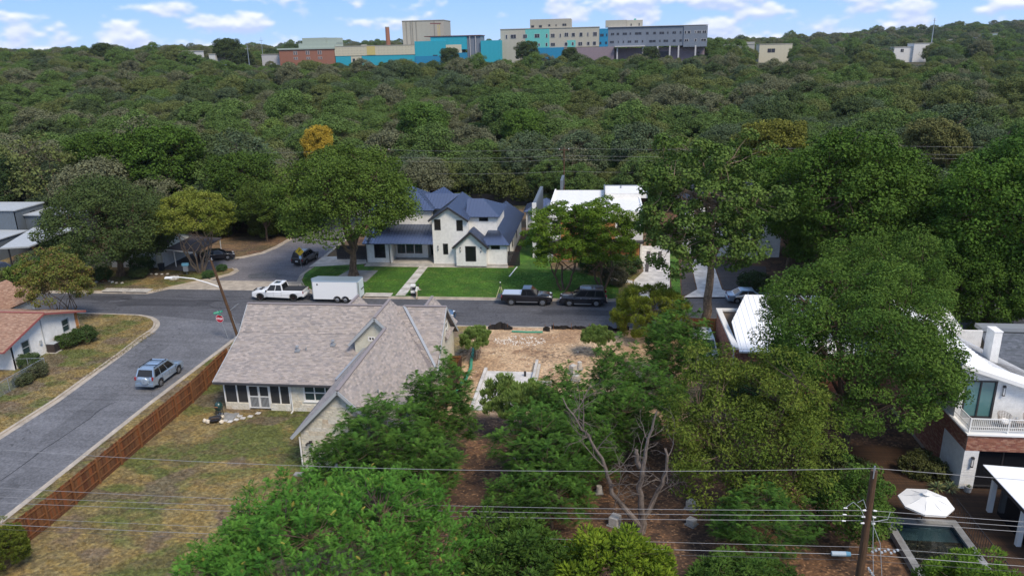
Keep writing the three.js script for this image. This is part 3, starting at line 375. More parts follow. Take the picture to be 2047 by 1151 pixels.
{
  const r = rng(777), spots = [], cam = V(0, 27, 0), fwd = V(-Math.sin(7 * Math.PI / 180), 0, -Math.cos(7 * Math.PI / 180));
  for (let z = -98; z > -498; ) {
    const row = 4.8 + (-z - 98) * 0.005, half = -z * 0.86 + 20;
    for (let x = -half - z * -0.12; x < half * 0.92; x += row) {
      const px = x + (r() - 0.5) * row * 1.0, pz = z + (r() - 0.5) * row * 1.0, d = V(px, 0, pz), al = d.dot(fwd), side = Math.abs(d.x * fwd.z - d.z * fwd.x); const keep = r();
      if (side > al * 0.73 + 12 || built(px, pz) || keep < 0.06) continue;
      if (pz < -455 && px > -230 && px < 80 && r() < 0.35) continue;
      spots.push({ x: px, z: pz, d: al, s: (0.52 + 0.60 * Math.pow(r(), 1.6) + 0.18 * r()) * (px > -0.52 * -pz && px < 0.16 * -pz ? 1 - 0.42 * sm(360, 440, -pz) : px > 0.16 * -pz ? 1 - 0.25 * sm(330, 430, -pz) : 1), k: Math.floor(r() * 4), t: r(), q: r(), y: ground(px, pz) });
    }
    z -= row;
  }
  spots.sort((a, b) => a.d - b.d);
  const toneOf = (s) => { const n = fbm(s.x / 46 + 9, s.z / 60 + 3, 3, 66), right = s.x > 40; const m = n + (s.t - 0.5) * 0.5; return m < 0.30 ? 'green' : m < 0.40 ? 'dark' : m < 0.48 ? 'blue' : m < 0.60 ? 'olive' : m < 0.72 ? 'grey' : s.t < 0.5 ? 'lime' : 'green'; };
  const protos = {}, where = (s, i) => { const a = s.x / -s.z; return (i < 110 ? 'at the woodland front edge ' : 'deep in the woodland ') + (a < -0.72 ? 'far left' : a < -0.55 ? 'behind the grey modern house' : a < -0.38 ? 'behind the crape myrtle' : a < -0.18 ? 'behind the white house' : a < 0.06 ? 'behind the flat roofed house' : a < 0.3 ? 'behind the cottonwood' : 'behind the right shade trees'); };
  spots.slice(0, 300).forEach((s, i) => {
    const tone = toneOf(s), bare = s.q < 0.1, geo = bare ? sparse : wood[s.k], key = tone + (bare ? 'b' : s.k);
    const sc = s.s * (1.08 + 0.1 * s.t), place = where(s, i), label = ({ dark: 'dark green', olive: 'olive green', grey: 'grey green', green: 'mid green', blue: 'blue green', lime: 'light green' })[tone] + (bare ? ' thin open tree ' : ' rounded tree ') + place, group = label.replace('tree', 'trees');
    if (!protos[key]) { protos[key] = plant(bare ? 'thin_woodland_tree' : 'woodland_tree', label, 'tree', geo, [s.x, s.y, s.z], { turn: s.t * 6.28, scale: sc, group, leaf: woodMats[tone] }); return; }
    const c = copyOf(protos[key], [s.x, s.y, s.z], s.t * 6.28, label); c.userData.group = group; c.scale.setScalar(sc);
  });
  // beyond: one mass of woodland, to the far hills
  const rest = spots.slice(300); const far = [];
  for (let z = -500; z > -1500; z -= 16 + (-z - 500) * 0.012) { const st = 9 + (-z - 500) * 0.012; for (let x = -0.95 * -z; x < 0.62 * -z; x += st) { const px = x + (r() - 0.5) * st, pz = z + (r() - 0.5) * st; if ((px < 60 && pz > -570 && px > -240) || built(px, pz)) continue; if (px < 40 && r() < 0.5 && pz < -700) continue; far.push({ x: px, z: pz, y: ground(px, pz), s: (0.7 + 0.7 * r()) * (1 + (-pz - 500) / 1600), k: Math.floor(r() * 4), t: r() }); } }
  const all = [...rest, ...far], m4 = new THREE.Matrix4(), q4 = new THREE.Quaternion(), Y = V(0, 1, 0);
  for (let k = 0; k < 4; k++) {
    const mine = all.filter((s) => s.k === k), im = new THREE.InstancedMesh(wood[k].crown, woodInst(), mine.length); im.name = numbered('far_woodland'); im.castShadow = im.receiveShadow = true;
    mine.forEach((s, i) => { q4.setFromAxisAngle(Y, s.t * 6.28); im.setMatrixAt(i, m4.compose(V(s.x, s.y, s.z), q4, V(s.s * 1.1, s.s * (0.95 + 0.25 * s.t), s.s * 1.1))); const c = woodTones[toneOf(s)], j = 0.85 + 0.3 * s.t; im.setColorAt(i, lin(c[0] * j, c[1] * j, c[2] * j)); });
    tag(im, ['far wooded slope of mixed green crowns below the skyline', 'far wooded slope of taller crowns below the skyline', 'far wooded slope of low round crowns below the skyline', 'far wooded slope of uneven crowns below the skyline'][k], 'woodland', undefined, 'stuff'); scene.add(im);
  }
  function woodInst() { return leafMat([1, 1, 1], { transmission: 0.1 }); }
}
// standouts in the woodland
const standout = makeTree({ seed: 321, cr: 4.6, ch: 5.2, cy: 7.2, clumps: 130, clumpR: 1.0, leaves: 220, ls: 0.24, lobe: 0.3, tr: 0.25, limbs: 8, fork: 3, low: -0.5, colors: [[0.8, 0.8, 0.8], [1.2, 1.2, 1.2]], hollow: 0.45 });
for (const [x, z, s, c, label, pale] of [
  [-58, -150, [0.68, 1.12, 0.68], [0.42, 0.30, 0.04], 'golden yellow autumn tree in the woodland'], [-42.5, -180, 1.32, [0.095, 0.17, 0.035], 'big pale green tree standing out above the woodland'], [-24.5, -195, 1.35, [0.10, 0.165, 0.045], 'pale green tree right of the big pale green woodland tree'], [-17.8, -178, 1.15, [0.095, 0.17, 0.03], 'small fresh green tree in mid woodland'],
  [29, -135, 1.25, [0.16, 0.165, 0.03], 'yellow olive tree rising behind the cottonwood'], [58, -140, 1.2, [0.14, 0.145, 0.05], 'pale grey green tree with bare limbs at the right of the woodland', 1], [-86, -122, 1.3, [0.066, 0.118, 0.02], 'big rounded oak at the front edge of the woodland'], [-72, -117, 1.42, [0.07, 0.13, 0.02], 'broad green oak behind the dark live oak'], [-56, -112, 1.1, [0.066, 0.115, 0.02], 'green oak behind the yellow green crape myrtle'], [-41, -116, 1.15, [0.078, 0.12, 0.02], 'green oak at the head of the side street'], [-50.5, -106, 0.8, [0.072, 0.112, 0.02], 'dark leafy tree at the kerb of the north street'], [-100, -112, 1.1, [0.05, 0.085, 0.03], 'dark oak behind the grey flat roofed house']]) plant('standout_tree', label, 'tree', standout, [x, ground(x, z), z], { turn: x, scale: s, leaf: leafMat(c), barkMat: pale ? barkPale : bark });
// skyline trees near the far buildings
for (const [x, z, s, label] of [[-235, -470, 1.8, 'tall open tree on the skyline at the upper left'], [-223, -465, 1.35, 'round tree on the skyline beside the tall open tree'], [-309, -455, 1.5, 'flat topped tree on the left skyline'], [-94, -478, 1.25, 'dark tree before the bright blue hospital wing'], [-46, -474, 1.5, 'dark tree before the grey hospital wing'], [-20, -474, 1.1, 'round tree before the blue hospital base'], [28, -476, 1.1, 'round tree before the hospital entrance canopy']]) plant('skyline_tree', label, 'tree', standout, [x, ground(x, z), z], { turn: x, scale: s, leaf: leafMat([0.07, 0.10, 0.035]) });

// thin summer haze over the far woods
scene.fog = new THREE.FogExp2(0xdfe8f2, 0.00005);

// ---------------------------------------------------------------- building materials and helpers
const lapBump = tex(64, 128, (u, v) => { const k = (v * 1) % 1, s = 255 * (k < 0.08 ? k / 0.08 : 1 - (k - 0.08) * 0.5); return [s, s, s]; }, { data: true, repeat: [1, 1 / 0.17] });
const stuccoTex = tex(512, 512, (u, v) => { const k = 0.95 + 0.10 * (fbm(u * 12, v * 12, 4, 401, 12) - 0.5) + 0.08 * (fbm(u * 90, v * 90, 2, 402, 90) - 0.5); return [246 * k, 244 * k, 240 * k]; }, { repeat: [1 / 3, 1 / 3] });
const woodTex = tex(256, 512, (u, v) => { const k = 0.7 + 0.5 * fbm(u * 24, v * 3, 4, 411, 0) * (0.7 + 0.5 * fbm(u * 6, v * 30, 3, 412, 0)); return [190 * k, 128 * k, 78 * k]; }, { repeat: [1.5, 0.5] });
const B = {
  white: std({ map: stuccoTex, color: lin(0.96, 0.96, 0.95) }), whiteLap: std({ map: stuccoTex, color: lin(0.95, 0.96, 0.97), bumpMap: lapBump, bumpScale: 0.015 }), cream: std({ map: stuccoTex, color: lin(0.74, 0.70, 0.58) }), creamLap: std({ map: stuccoTex, color: lin(0.74, 0.73, 0.62), bumpMap: lapBump, bumpScale: 0.02 }), mortar: std({ map: stuccoTex, color: lin(0.78, 0.75, 0.66) }),
  trim: std({ color: lin(0.78, 0.77, 0.74), roughness: 0.6 }), trimGrey: std({ color: lin(0.40, 0.42, 0.43), roughness: 0.6 }), dark: std({ color: lin(0.022, 0.021, 0.024), roughness: 0.55 }), darkTrim: std({ color: lin(0.035, 0.033, 0.035), roughness: 0.5 }), blackFence: std({ color: lin(0.014, 0.013, 0.015), roughness: 0.7 }),
  glass: phy({ color: lin(0.012, 0.013, 0.016), roughness: 0.06, specularIntensity: 1 }), glassBlue: phy({ color: lin(0.03, 0.055, 0.06), roughness: 0.05 }), glassTeal: phy({ color: lin(0.09, 0.20, 0.20), roughness: 0.08 }), screen: std({ color: lin(0.045, 0.045, 0.045), roughness: 0.9, transparent: true, opacity: 0.8 }),
  metalBlue: std({ color: lin(0.15, 0.18, 0.255), roughness: 0.24, metalness: 0.85 }), metalWhite: std({ color: lin(0.86, 0.87, 0.88), roughness: 0.45 }), membrane: std({ map: stuccoTex, color: lin(0.88, 0.88, 0.88) }), lead: std({ color: lin(0.34, 0.36, 0.38), roughness: 0.55, metalness: 0.4 }), gutter: std({ color: lin(0.05, 0.05, 0.055), roughness: 0.5 }), galv: std({ color: lin(0.42, 0.45, 0.48), roughness: 0.45, metalness: 0.6 }),
  wood: std({ map: woodTex, color: lin(1.0, 0.95, 0.85) }), cedar: std({ map: woodTex, color: lin(1.05, 1.1, 1.0) }), fence: std({ map: woodTex, color: lin(0.33, 0.32, 0.32) }), fenceB: std({ map: woodTex, color: lin(0.27, 0.25, 0.25) }), fenceC: std({ map: woodTex, color: lin(0.44, 0.42, 0.40) }), pole: std({ map: woodTex, color: lin(0.20, 0.25, 0.34) }),
  shingle: std({ vertexColors: true, roughness: 0.95 }), greyPanel: std({ color: lin(0.10, 0.12, 0.14), roughness: 0.6 }), roofPale: std({ map: stuccoTex, color: lin(0.46, 0.50, 0.54) }), brickBase: std({ map: stuccoTex, color: lin(0.44, 0.36, 0.30) }), brickV: std({ vertexColors: true, roughness: 0.95 }),
};
const stoneMats = [[0.80, 0.76, 0.65], [0.84, 0.81, 0.73], [0.76, 0.68, 0.55], [0.82, 0.77, 0.68], [0.72, 0.60, 0.46]].map((c) => std({ map: stuccoTex, color: lin(...c), bumpMap: clodBump, bumpScale: 0.03 }));
// a wall panel with openings: outline and holes in (u, y); axis z puts u along x at depth `at`, axis x puts u along z
function wall(t, name, material, outline, holes, axis, at, thick = 0.2, inward = -1) {
  const s = new THREE.Shape(outline.map((p) => new THREE.Vector2(p[0], p[1]))); for (const [a, b, c, d] of holes) s.holes.push(new THREE.Path([[a, c], [b, c], [b, d], [a, d]].map((p) => new THREE.Vector2(...p))));
  const g = new THREE.ExtrudeGeometry(s, { depth: thick, bevelEnabled: false }), p = g.attributes.position, o = t.userData.origin || t.position;
  for (let k = 0; k < p.count; k++) { const u = p.getX(k), y = p.getY(k), w = at + inward * p.getZ(k); if (axis === 'z') p.setXYZ(k, u - o.x, y - o.y, w - o.z); else p.setXYZ(k, w - o.x, y - o.y, u - o.z); }
  g.deleteAttribute('normal'); g.computeVertexNormals(); return mesh(name, g, material, t);
}
// a window or glazed door set in such an opening; out = which way it faces (+1/-1 along the axis)
function glazing(t, name, [u0, u1, y0, y1], axis, at, out, { nx = 1, ny = 1, frame = B.trim, pane = B.glass, fw = 0.06, recess = 0.07, proud = 0.015, sill = false } = {}) {
  const P = (u, y, w) => axis === 'z' ? [u, y, at + out * w] : [at + out * w, y, u];
  const box = (g, a, b, c, d, w0, w1) => { const q = [P(a, c, w0), P(b, d, w1)], lo = [0, 1, 2].map((k) => Math.min(q[0][k], q[1][k])), hi = [0, 1, 2].map((k) => Math.max(q[0][k], q[1][k])); g.box(lo[0], hi[0], lo[1], hi[1], lo[2], hi[2]); };
  const f = part(t, name, frame, (g) => { box(g, u0 - 0.02, u0 + fw, y0 - 0.02, y1 + 0.02, -recess, proud); box(g, u1 - fw, u1 + 0.02, y0 - 0.02, y1 + 0.02, -recess, proud); box(g, u0 + fw, u1 - fw, y1 - fw, y1 + 0.02, -recess, proud); box(g, u0 + fw, u1 - fw, y0 - 0.02, y0 + fw, -recess, proud); if (sill) box(g, u0 - 0.08, u1 + 0.08, y0 - 0.09, y0 - 0.022, -0.02, 0.07);
    for (let i = 1; i < nx; i++) { const u = mix(u0, u1, i / nx); box(g, u - fw * 0.45, u + fw * 0.45, y0 + fw, y1 - fw, -recess, proud - 0.006); } for (let j = 1; j < ny; j++) { const y = mix(y0, y1, j / ny); box(g, u0 + fw, u1 - fw, y - fw * 0.4, y + fw * 0.4, -recess, proud - 0.01); } });
  const big = Math.max(u1 - u0, y1 - y0) > 0.4; if (big) for (let i = 0; i < nx; i++) for (let j = 0; j < ny; j++) part(f, 'pane', pane, (g) => box(g, mix(u0, u1, i / nx) + fw * 0.4, mix(u0, u1, (i + 1) / nx) - fw * 0.4, mix(y0, y1, j / ny) + fw * 0.4, mix(y0, y1, (j + 1) / ny) - fw * 0.4, -recess - 0.02, -recess + 0.012 + 0.004 * ((i + j) % 2)));
  else part(f, 'pane', pane, (g) => box(g, u0 + fw * 0.5, u1 - fw * 0.5, y0 + fw * 0.5, y1 - fw * 0.5, -recess - 0.02, -recess + 0.012));
  return f;
}
// shingle tabs laid in courses on a roof plane: o = eave corner, U along the eave, W up the slope; keep(u, w) says where
function shingles(t, name, o, U, W, lenU, lenW, keep, tones, seed) {
  const r = rng(seed), n = V(...U).cross(V(...W)).normalize(); if (n.y < 0) n.negate();
  const at = (u, w, h) => [o[0] + U[0] * u + W[0] * w + n.x * h, o[1] + U[1] * u + W[1] * w + n.y * h, o[2] + U[2] * u + W[2] * w + n.z * h];
  const m = part(t, name, B.shingle, (g) => { g.color([1, 1, 1]); for (let w = 0, k = 0; w < lenW; w += 0.15, k++) for (let u = -0.3 + (k % 2) * 0.15; u < lenU; u += 0.3) { const a = Math.max(u, 0), b = Math.min(u + 0.294, lenU), w1 = Math.min(w + 0.2, lenW); if (b - a < 0.05 || !keep((a + b) / 2, w + 0.07)) continue; const h = 0.028 + r() * 0.014, c = tones[Math.floor(r() * tones.length)], j = 0.88 + 0.24 * r(); g.col = [c[0] * j, c[1] * j, c[2] * j]; const p = [at(a, w, 0.004), at(b, w, 0.004), at(b, w, h), at(a, w, h), at(b, w1, 0.012), at(a, w1, 0.012)]; g.quad(p[3], p[2], p[4], p[5]); g.quad(p[0], p[1], p[2], p[3]); } });
  m.userData.kind = 'stuff'; return m;
}
// standing seams on a metal roof plane
function seams(t, o, U, W, lenU, lenW, gap, material, keep, name = 'seam') {
  const n = V(...U).cross(V(...W)).normalize(); if (n.y < 0) n.negate();
  const at = (u, w, h) => [o[0] + U[0] * u + W[0] * w + n.x * h, o[1] + U[1] * u + W[1] * w + n.y * h, o[2] + U[2] * u + W[2] * w + n.z * h];
  const m = part(t, name, material, (g) => { for (let u = gap / 2; u < lenU; u += gap) { let w0 = 0, w1 = lenW; if (keep) { const iv = keep(u); if (!iv) continue; [w0, w1] = iv; } if (w1 - w0 < 0.1) continue; g.hex([at(u - 0.02, w0, 0), at(u + 0.02, w0, 0), at(u + 0.02, w1, 0), at(u - 0.02, w1, 0)], [at(u - 0.012, w0, 0.05), at(u + 0.012, w0, 0.05), at(u + 0.012, w1, 0.05), at(u - 0.012, w1, 0.05)]); } });
  m.userData.kind = 'stuff'; return m;
}
const dirTo = (a, b) => { const d = V(...b).sub(V(...a)), l = d.length(); d.divideScalar(l); return [[d.x, d.y, d.z], l]; };

// ---------------------------------------------------------------- the shingled limestone house in front
{
  const t = thing('shingled_house', 'limestone house with grey brown shingle roof and screened porch', 'house', [-21, 0, -54]);
  const st = [[0.305, 0.268, 0.245], [0.345, 0.30, 0.27], [0.265, 0.236, 0.222], [0.325, 0.28, 0.245], [0.375, 0.32, 0.285]], base = std({ color: lin(0.20, 0.175, 0.17) });
  const ZR = -58.3, HR = 6.62, ZK = -56.2, HK = 4.76, ZE = -51.0, HE = 2.55;
  // walls
  const win = [-23.05, -20.4, 0.92, 2.36], door = [-27.68, -25.95, 0.16, 2.5];
  wall(t, 'back_wall', B.mortar, [[-24.2, 0], [-19.8, 0], [-19.8, 2.62], [-24.2, 2.62]], [win], 'z', -51.5);
  wall(t, 'porch_wall', B.mortar, [[-29.7, 0], [-27.72, 0], [-27.72, 0.6], [-29.7, 0.6]], [], 'z', -51.5, 0.2); wall(t, 'porch_wall', B.mortar, [[-25.9, 0], [-24.21, 0], [-24.21, 0.6], [-25.9, 0.6]], [], 'z', -51.5, 0.2);
  part(t, 'porch_floor', M.concrete, (g) => g.box(-29.6, -24.2, 0, 0.14, -55, -51.72)); part(t, 'porch_back_wall', B.cream, (g) => g.box(-29.6, -24.2, 0.14, 3.0, -55.2, -55.02));
  for (const x of [-29.7, -28.66, -27.74, -25.92, -25.08, -24.28]) part(t, 'porch_post', B.trim, (g) => g.box(x, x + 0.1, x < -27.8 || x > -26 ? 0.602 : 0.14, 2.5, -51.6, -51.48));
  part(t, 'porch_beam', B.trim, (g) => g.box(-29.7, -24.18, 2.502, 2.66, -51.62, -51.47));
  for (const [a, b] of [[-29.6, -28.66], [-28.56, -27.74], [-25.82, -25.08], [-24.98, -24.28]]) part(t, 'insect_screen', B.screen, (g) => g.box(a, b, 0.604, 2.5, -51.55, -51.545));
  { const d = part(t, 'screen_door', B.trim, (g) => { for (const [a, b] of [[-27.64, -26.8], [-26.78, -25.94]]) { g.box(a, a + 0.07, 0.16, 2.12, -51.58, -51.5); g.box(b - 0.07, b, 0.16, 2.12, -51.58, -51.5); g.box(a + 0.07, b - 0.07, 2.04, 2.12, -51.57, -51.51); g.box(a + 0.07, b - 0.07, 1.12, 1.2, -51.57, -51.51); g.box(a + 0.07, b - 0.07, 0.16, 0.24, -51.57, -51.51); } g.box(-27.64, -25.94, 2.14, 2.2, -51.58, -51.5); });
    for (const a of [-27.57, -26.71]) { part(d, 'insect_screen', B.screen, (g) => g.box(a, a + 0.7, 0.24, 2.04, -51.556, -51.55)); for (let k = 0; k < 6; k++) part(d, 'door_bar', B.trimGrey, (g) => g.box(a + 0.06 + k * 0.11, a + 0.10 + k * 0.11, 0.24, 1.12, -51.54, -51.515)); } }
  glazing(t, 'window', win, 'z', -51.5, 1, { nx: 3, ny: 2, pane: B.glassBlue, fw: 0.09, sill: true });
  wall(t, 'left_gable_wall', B.creamLap, [[-62.3, 0], [-51.7, 0], [-51.7, 2.5], [ZK, 4.5], [ZR, 6.35], [-62.3, 2.9]], [], 'x', -29.7, 0.2, 1);
  const gw = [[-59.9, -58.9, 3.6, 4.9], [-56.2, -55.2, 0.9, 2.3]];
  wall(t, 'right_gable_wall', B.cream, [[-62.3, 0], [-54, 0], [-54, 2.7], [ZR, 6.4], [-62.3, 2.8]], gw, 'x', -13.05, 0.2, -1); for (const w of gw) glazing(t, 'window', w, 'x', -13.05, 1, { ny: 2, pane: B.glassBlue });
  part(t, 'front_wall', B.cream, (g) => g.box(-29.7, -13.05, 0, 2.9, -62.4, -62.2));
  wall(t, 'wing_side_wall', B.mortar, [[-51.3, 0], [-43.2, 0], [-43.2, 2.9], [-51.3, 2.9]], [], 'x', -19.8, 0.2, 1); wall(t, 'wing_side_wall', B.mortar, [[-53.9, 0], [-43.2, 0], [-43.2, 2.9], [-53.9, 2.9]], [], 'x', -13.8, 0.2, -1);
  const gable = wall(t, 'stone_gable_wall', B.mortar, [[-19.8, 0], [-13.8, 0], [-13.8, 3.1], [-16.8, 6.05], [-19.8, 3.1]], [], 'z', -43.0, 0.2); gable.userData.origin = t.position;
  { const r = rng(77); const lay = (host, x0, x1, y0, y1, top, z, skip) => { const bg = [0.5, 0.38, 0.62].map((w) => new RoundedBoxGeometry(w - 0.014, 0.288, 0.07, 1, 0.01)); for (let y = y0, k = 0; y < y1; y += 0.3, k++) for (let x = x0 + (k % 2) * 0.2; x < x1 - 0.2;) { const i = Math.floor(r() * 3), w = [0.5, 0.38, 0.62][i]; const cx = x + w / 2; if (x + w <= x1 + 0.02 && top(cx - w / 2) > y + 0.3 && top(cx + w / 2) > y + 0.3 && !(skip && skip(x, x + w, y))) { const m = mesh('stone_block', bg[i], stoneMats[Math.floor(r() * r() * 5)], host); m.position.set(cx - t.position.x, y + 0.15, z - t.position.z + (r() - 0.5) * 0.02); } x += w; } };
    lay(gable, -19.78, -13.82, 0.02, 6, (x) => 6.0 - Math.abs(x + 16.8) * 0.99, -42.99);
    const bw = t.children.find((c) => c.name === 'back_wall'); lay(bw, -24.18, -19.85, 0.02, 2.5, () => 2.62, -51.49, (a, b, y) => b > -23.2 && a < -20.3 && y + 0.3 > 0.82 && y < 2.45);
    for (const c of t.children.filter((q) => q.name === 'porch_wall')) lay(c, c.geometry.attributes.position.getX(0) < -6 ? -29.68 : -25.9, c.geometry.attributes.position.getX(0) < -6 ? -27.74 : -24.22, 0.0, 0.5, () => 0.62, -51.49); }
  // dormer wall
  const dw = [-18.38, -17.86, 5.0, 5.35];
  wall(t, 'dormer_wall', B.creamLap, [[-19.55, 3.2], [-16.9, 3.2], [-16.9, 5.95], [-17.65, 6.85], [-19.55, 4.98]], [dw], 'z', -54.35, 0.15); glazing(t, 'window', dw, 'z', -54.35, 1, { nx: 2, fw: 0.07 });
  // roof planes: deck, shingle courses
  const plane = (name, eL, eR, rL, rR, seed, keep) => { const [U, lu] = dirTo(eL, eR), W0 = V(...rL).sub(V(...eL)), W1 = W0.clone().addScaledVector(V(...U), -W0.dot(V(...U))), lw = W1.length(); W1.divideScalar(lw); const p = part(t, name, base, (g) => g.slab([eL, eR, rR, rL], 0.14)); shingles(t, 'shingle_field', eL, U, [W1.x, W1.y, W1.z], lu, lw, keep || (() => true), st, seed); return p; };
  const xw = (z) => z;   // the wing covers the main slope right of its valley
  plane('lower_roof', [-30.2, HE, ZE], [-18.6, HE, ZE], [-30.2, HK, ZK], [-18.6, HK, ZK], 501);
  plane('upper_roof', [-30.2, HK + 0.01, ZK - 0.02], [-16.6, HK + 0.01, ZK - 0.02], [-30.2, HR, ZR], [-16.6, HR, ZR], 502);
  plane('right_roof', [-17.2, 2.78, -53.8], [-12.75, 2.78, -53.8], [-17.2, HR, ZR - 0.02], [-12.75, HR, ZR - 0.02], 503, (u, w) => (-17.2 + u) > -12.9 - w * 0.76);
  plane('front_roof', [-12.75, 2.85, -62.75], [-30.2, 2.85, -62.75], [-12.75, HR, ZR - 0.03], [-30.2, HR, ZR - 0.03], 504);
  plane('wing_right_roof', [-13.3, 2.72, -42.6], [-13.3, 2.72, -57.6], [-16.8, 6.22, -42.6], [-16.8, 6.22, -57.6], 505, (u, w) => u < 11.2 + w * 0.86);
  plane('wing_left_roof', [-20.3, 2.72, -55], [-20.3, 2.72, -42.6], [-16.79, 6.22, -55], [-16.79, 6.22, -42.6], 506);
  plane('dormer_right_roof', [-16.78, 6.24, -54.05], [-16.78, 6.24, -58.6], [-17.65, 7.09, -54.05], [-17.65, 7.09, -58.6], 507);
  plane('dormer_left_roof', [-19.95, 4.79, -58.6], [-19.95, 4.79, -54.0], [-17.66, 7.08, -58.6], [-17.66, 7.08, -54.0], 508);
  for (const [x, s] of [[-21.9, 509], [-15.0, 511]]) { plane('street_gable_roof', [x + 2.2, 3.6, -58.5], [x + 2.2, 3.6, -63.0], [x, 5.95, -58.5], [x, 5.95, -63.0], s); plane('street_gable_roof', [x - 2.2, 3.6, -63.0], [x - 2.2, 3.6, -58.5], [x - 0.01, 5.95, -63.0], [x - 0.01, 5.95, -58.5], s + 1); wall(t, 'street_gable_wall', B.creamLap, [[x - 2.0, 2.9], [x + 2.0, 2.9], [x + 2, 3.6], [x, 5.7], [x - 2, 3.6]], [], 'z', -62.6, 0.15, 1); }
  // trim: ridge caps, valley flashing, fascia and gutters, rake boards
  const cap = std({ color: lin(0.25, 0.215, 0.21) });
  for (const [a, b] of [[[-30.25, HR + 0.04, ZR], [-17.6, HR + 0.04, ZR]], [[-16.4, HR + 0.04, ZR], [-12.7, HR + 0.04, ZR]], [[-16.8, 6.27, -42.58], [-16.8, 6.27, -54.0]], [[-17.65, 7.13, -54.0], [-17.65, 7.13, -58.6]], [[-21.9, 5.99, -59.2], [-21.9, 5.99, -63]], [[-15.0, 5.99, -59.2], [-15.0, 5.99, -63]]]) part(t, 'ridge_cap', cap, (g) => g.bar(a, b, 0.24, 0.07));
  part(t, 'valley_flashing', B.lead, (g) => g.bar([-16.35, HR + 0.05, -58.25], [-12.85, 2.95, -53.95], 0.22, 0.05)); part(t, 'valley_flashing', B.lead, (g) => g.bar([-20.2, 3.0, -51.2], [-18.2, 4.95, -55.7], 0.2, 0.05));
  for (const [a, b] of [[[-30.2, 2.46, -50.95], [-20.3, 2.46, -50.95]], [[-13.25, 2.62, -42.7], [-13.25, 2.62, -53.6]], [[-20.36, 2.62, -42.7], [-20.36, 2.62, -50.9]], [[-12.7, 2.7, -53.74], [-13.2, 2.7, -53.74]]]) part(t, 'gutter', B.gutter, (g) => g.bar(a, b, 0.12, 0.12));
  for (const [a, b] of [[[-20.3, 2.64, -42.55], [-16.8, 6.14, -42.55]], [[-13.3, 2.64, -42.55], [-16.8, 6.14, -42.55]], [[-19.95, 4.7, -53.97], [-17.65, 7.0, -53.97]], [[-16.75, 6.1, -53.97], [-17.65, 7.0, -53.97]], [[-12.72, 2.72, -53.82], [-12.72, 6.52, ZR]], [[-12.72, 2.78, -62.75], [-12.72, 6.52, ZR]], [[-30.23, 2.5, -51.0], [-30.23, 4.7, ZK]], [[-30.23, 4.7, ZK], [-30.23, 6.54, ZR]]]) part(t, 'rake_board', B.trimGrey, (g) => g.bar(a, b, 0.05, 0.2));
  for (const [x, z] of [[-21.6, -55.0], [-24.4, -54.3]]) { const y = HE + (ZE - z) * 0.425; part(t, 'roof_vent', B.lead, (g) => { g.box(x - 0.2, x + 0.2, y + 0.0, y + 0.12, z - 0.2, z + 0.2); g.rod([[x, y + 0.05, z], [x, y + 0.4, z]], 0.09, 0.09, 8); g.rod([[x, y + 0.4, z], [x, y + 0.5, z]], 0.16, 0.13, 8); }); }
  for (const [x, y, z] of [[-23.7, 3.95, -54.4], [-14.2, 3.7, -50.2], [-15.1, 4.55, -45.8]]) part(t, 'vent_pipe', B.lead, (g) => g.rod([[x, y - 0.2, z], [x, y + 0.35, z]], 0.05, 0.05, 7));
  part(t, 'downpipe', B.trim, (g) => { g.bar([-24.05, 0.05, -51.4], [-24.05, 2.5, -51.4], 0.08); g.bar([-24.05, 0.06, -51.4], [-24.05, 0.06, -51.0], 0.08); }); part(t, 'downpipe', B.trim, (g) => { g.bar([-19.86, 0.1, -42.92], [-19.86, 2.6, -42.92], 0.09); });
  part(t, 'security_light', B.darkTrim, (g) => { g.box(-19.2, -19.0, 2.2, 2.35, -42.9, -42.75); g.rod([[-19.25, 2.25, -42.75], [-19.3, 2.2, -42.55]], 0.07, 0.07, 7); g.rod([[-18.95, 2.25, -42.75], [-18.9, 2.2, -42.55]], 0.07, 0.07, 7); });
  part(t, 'splash_block', M.concreteGrey, (g) => g.box(-20.3, -19.7, 0.0, 0.1, -42.6, -42.2));
}

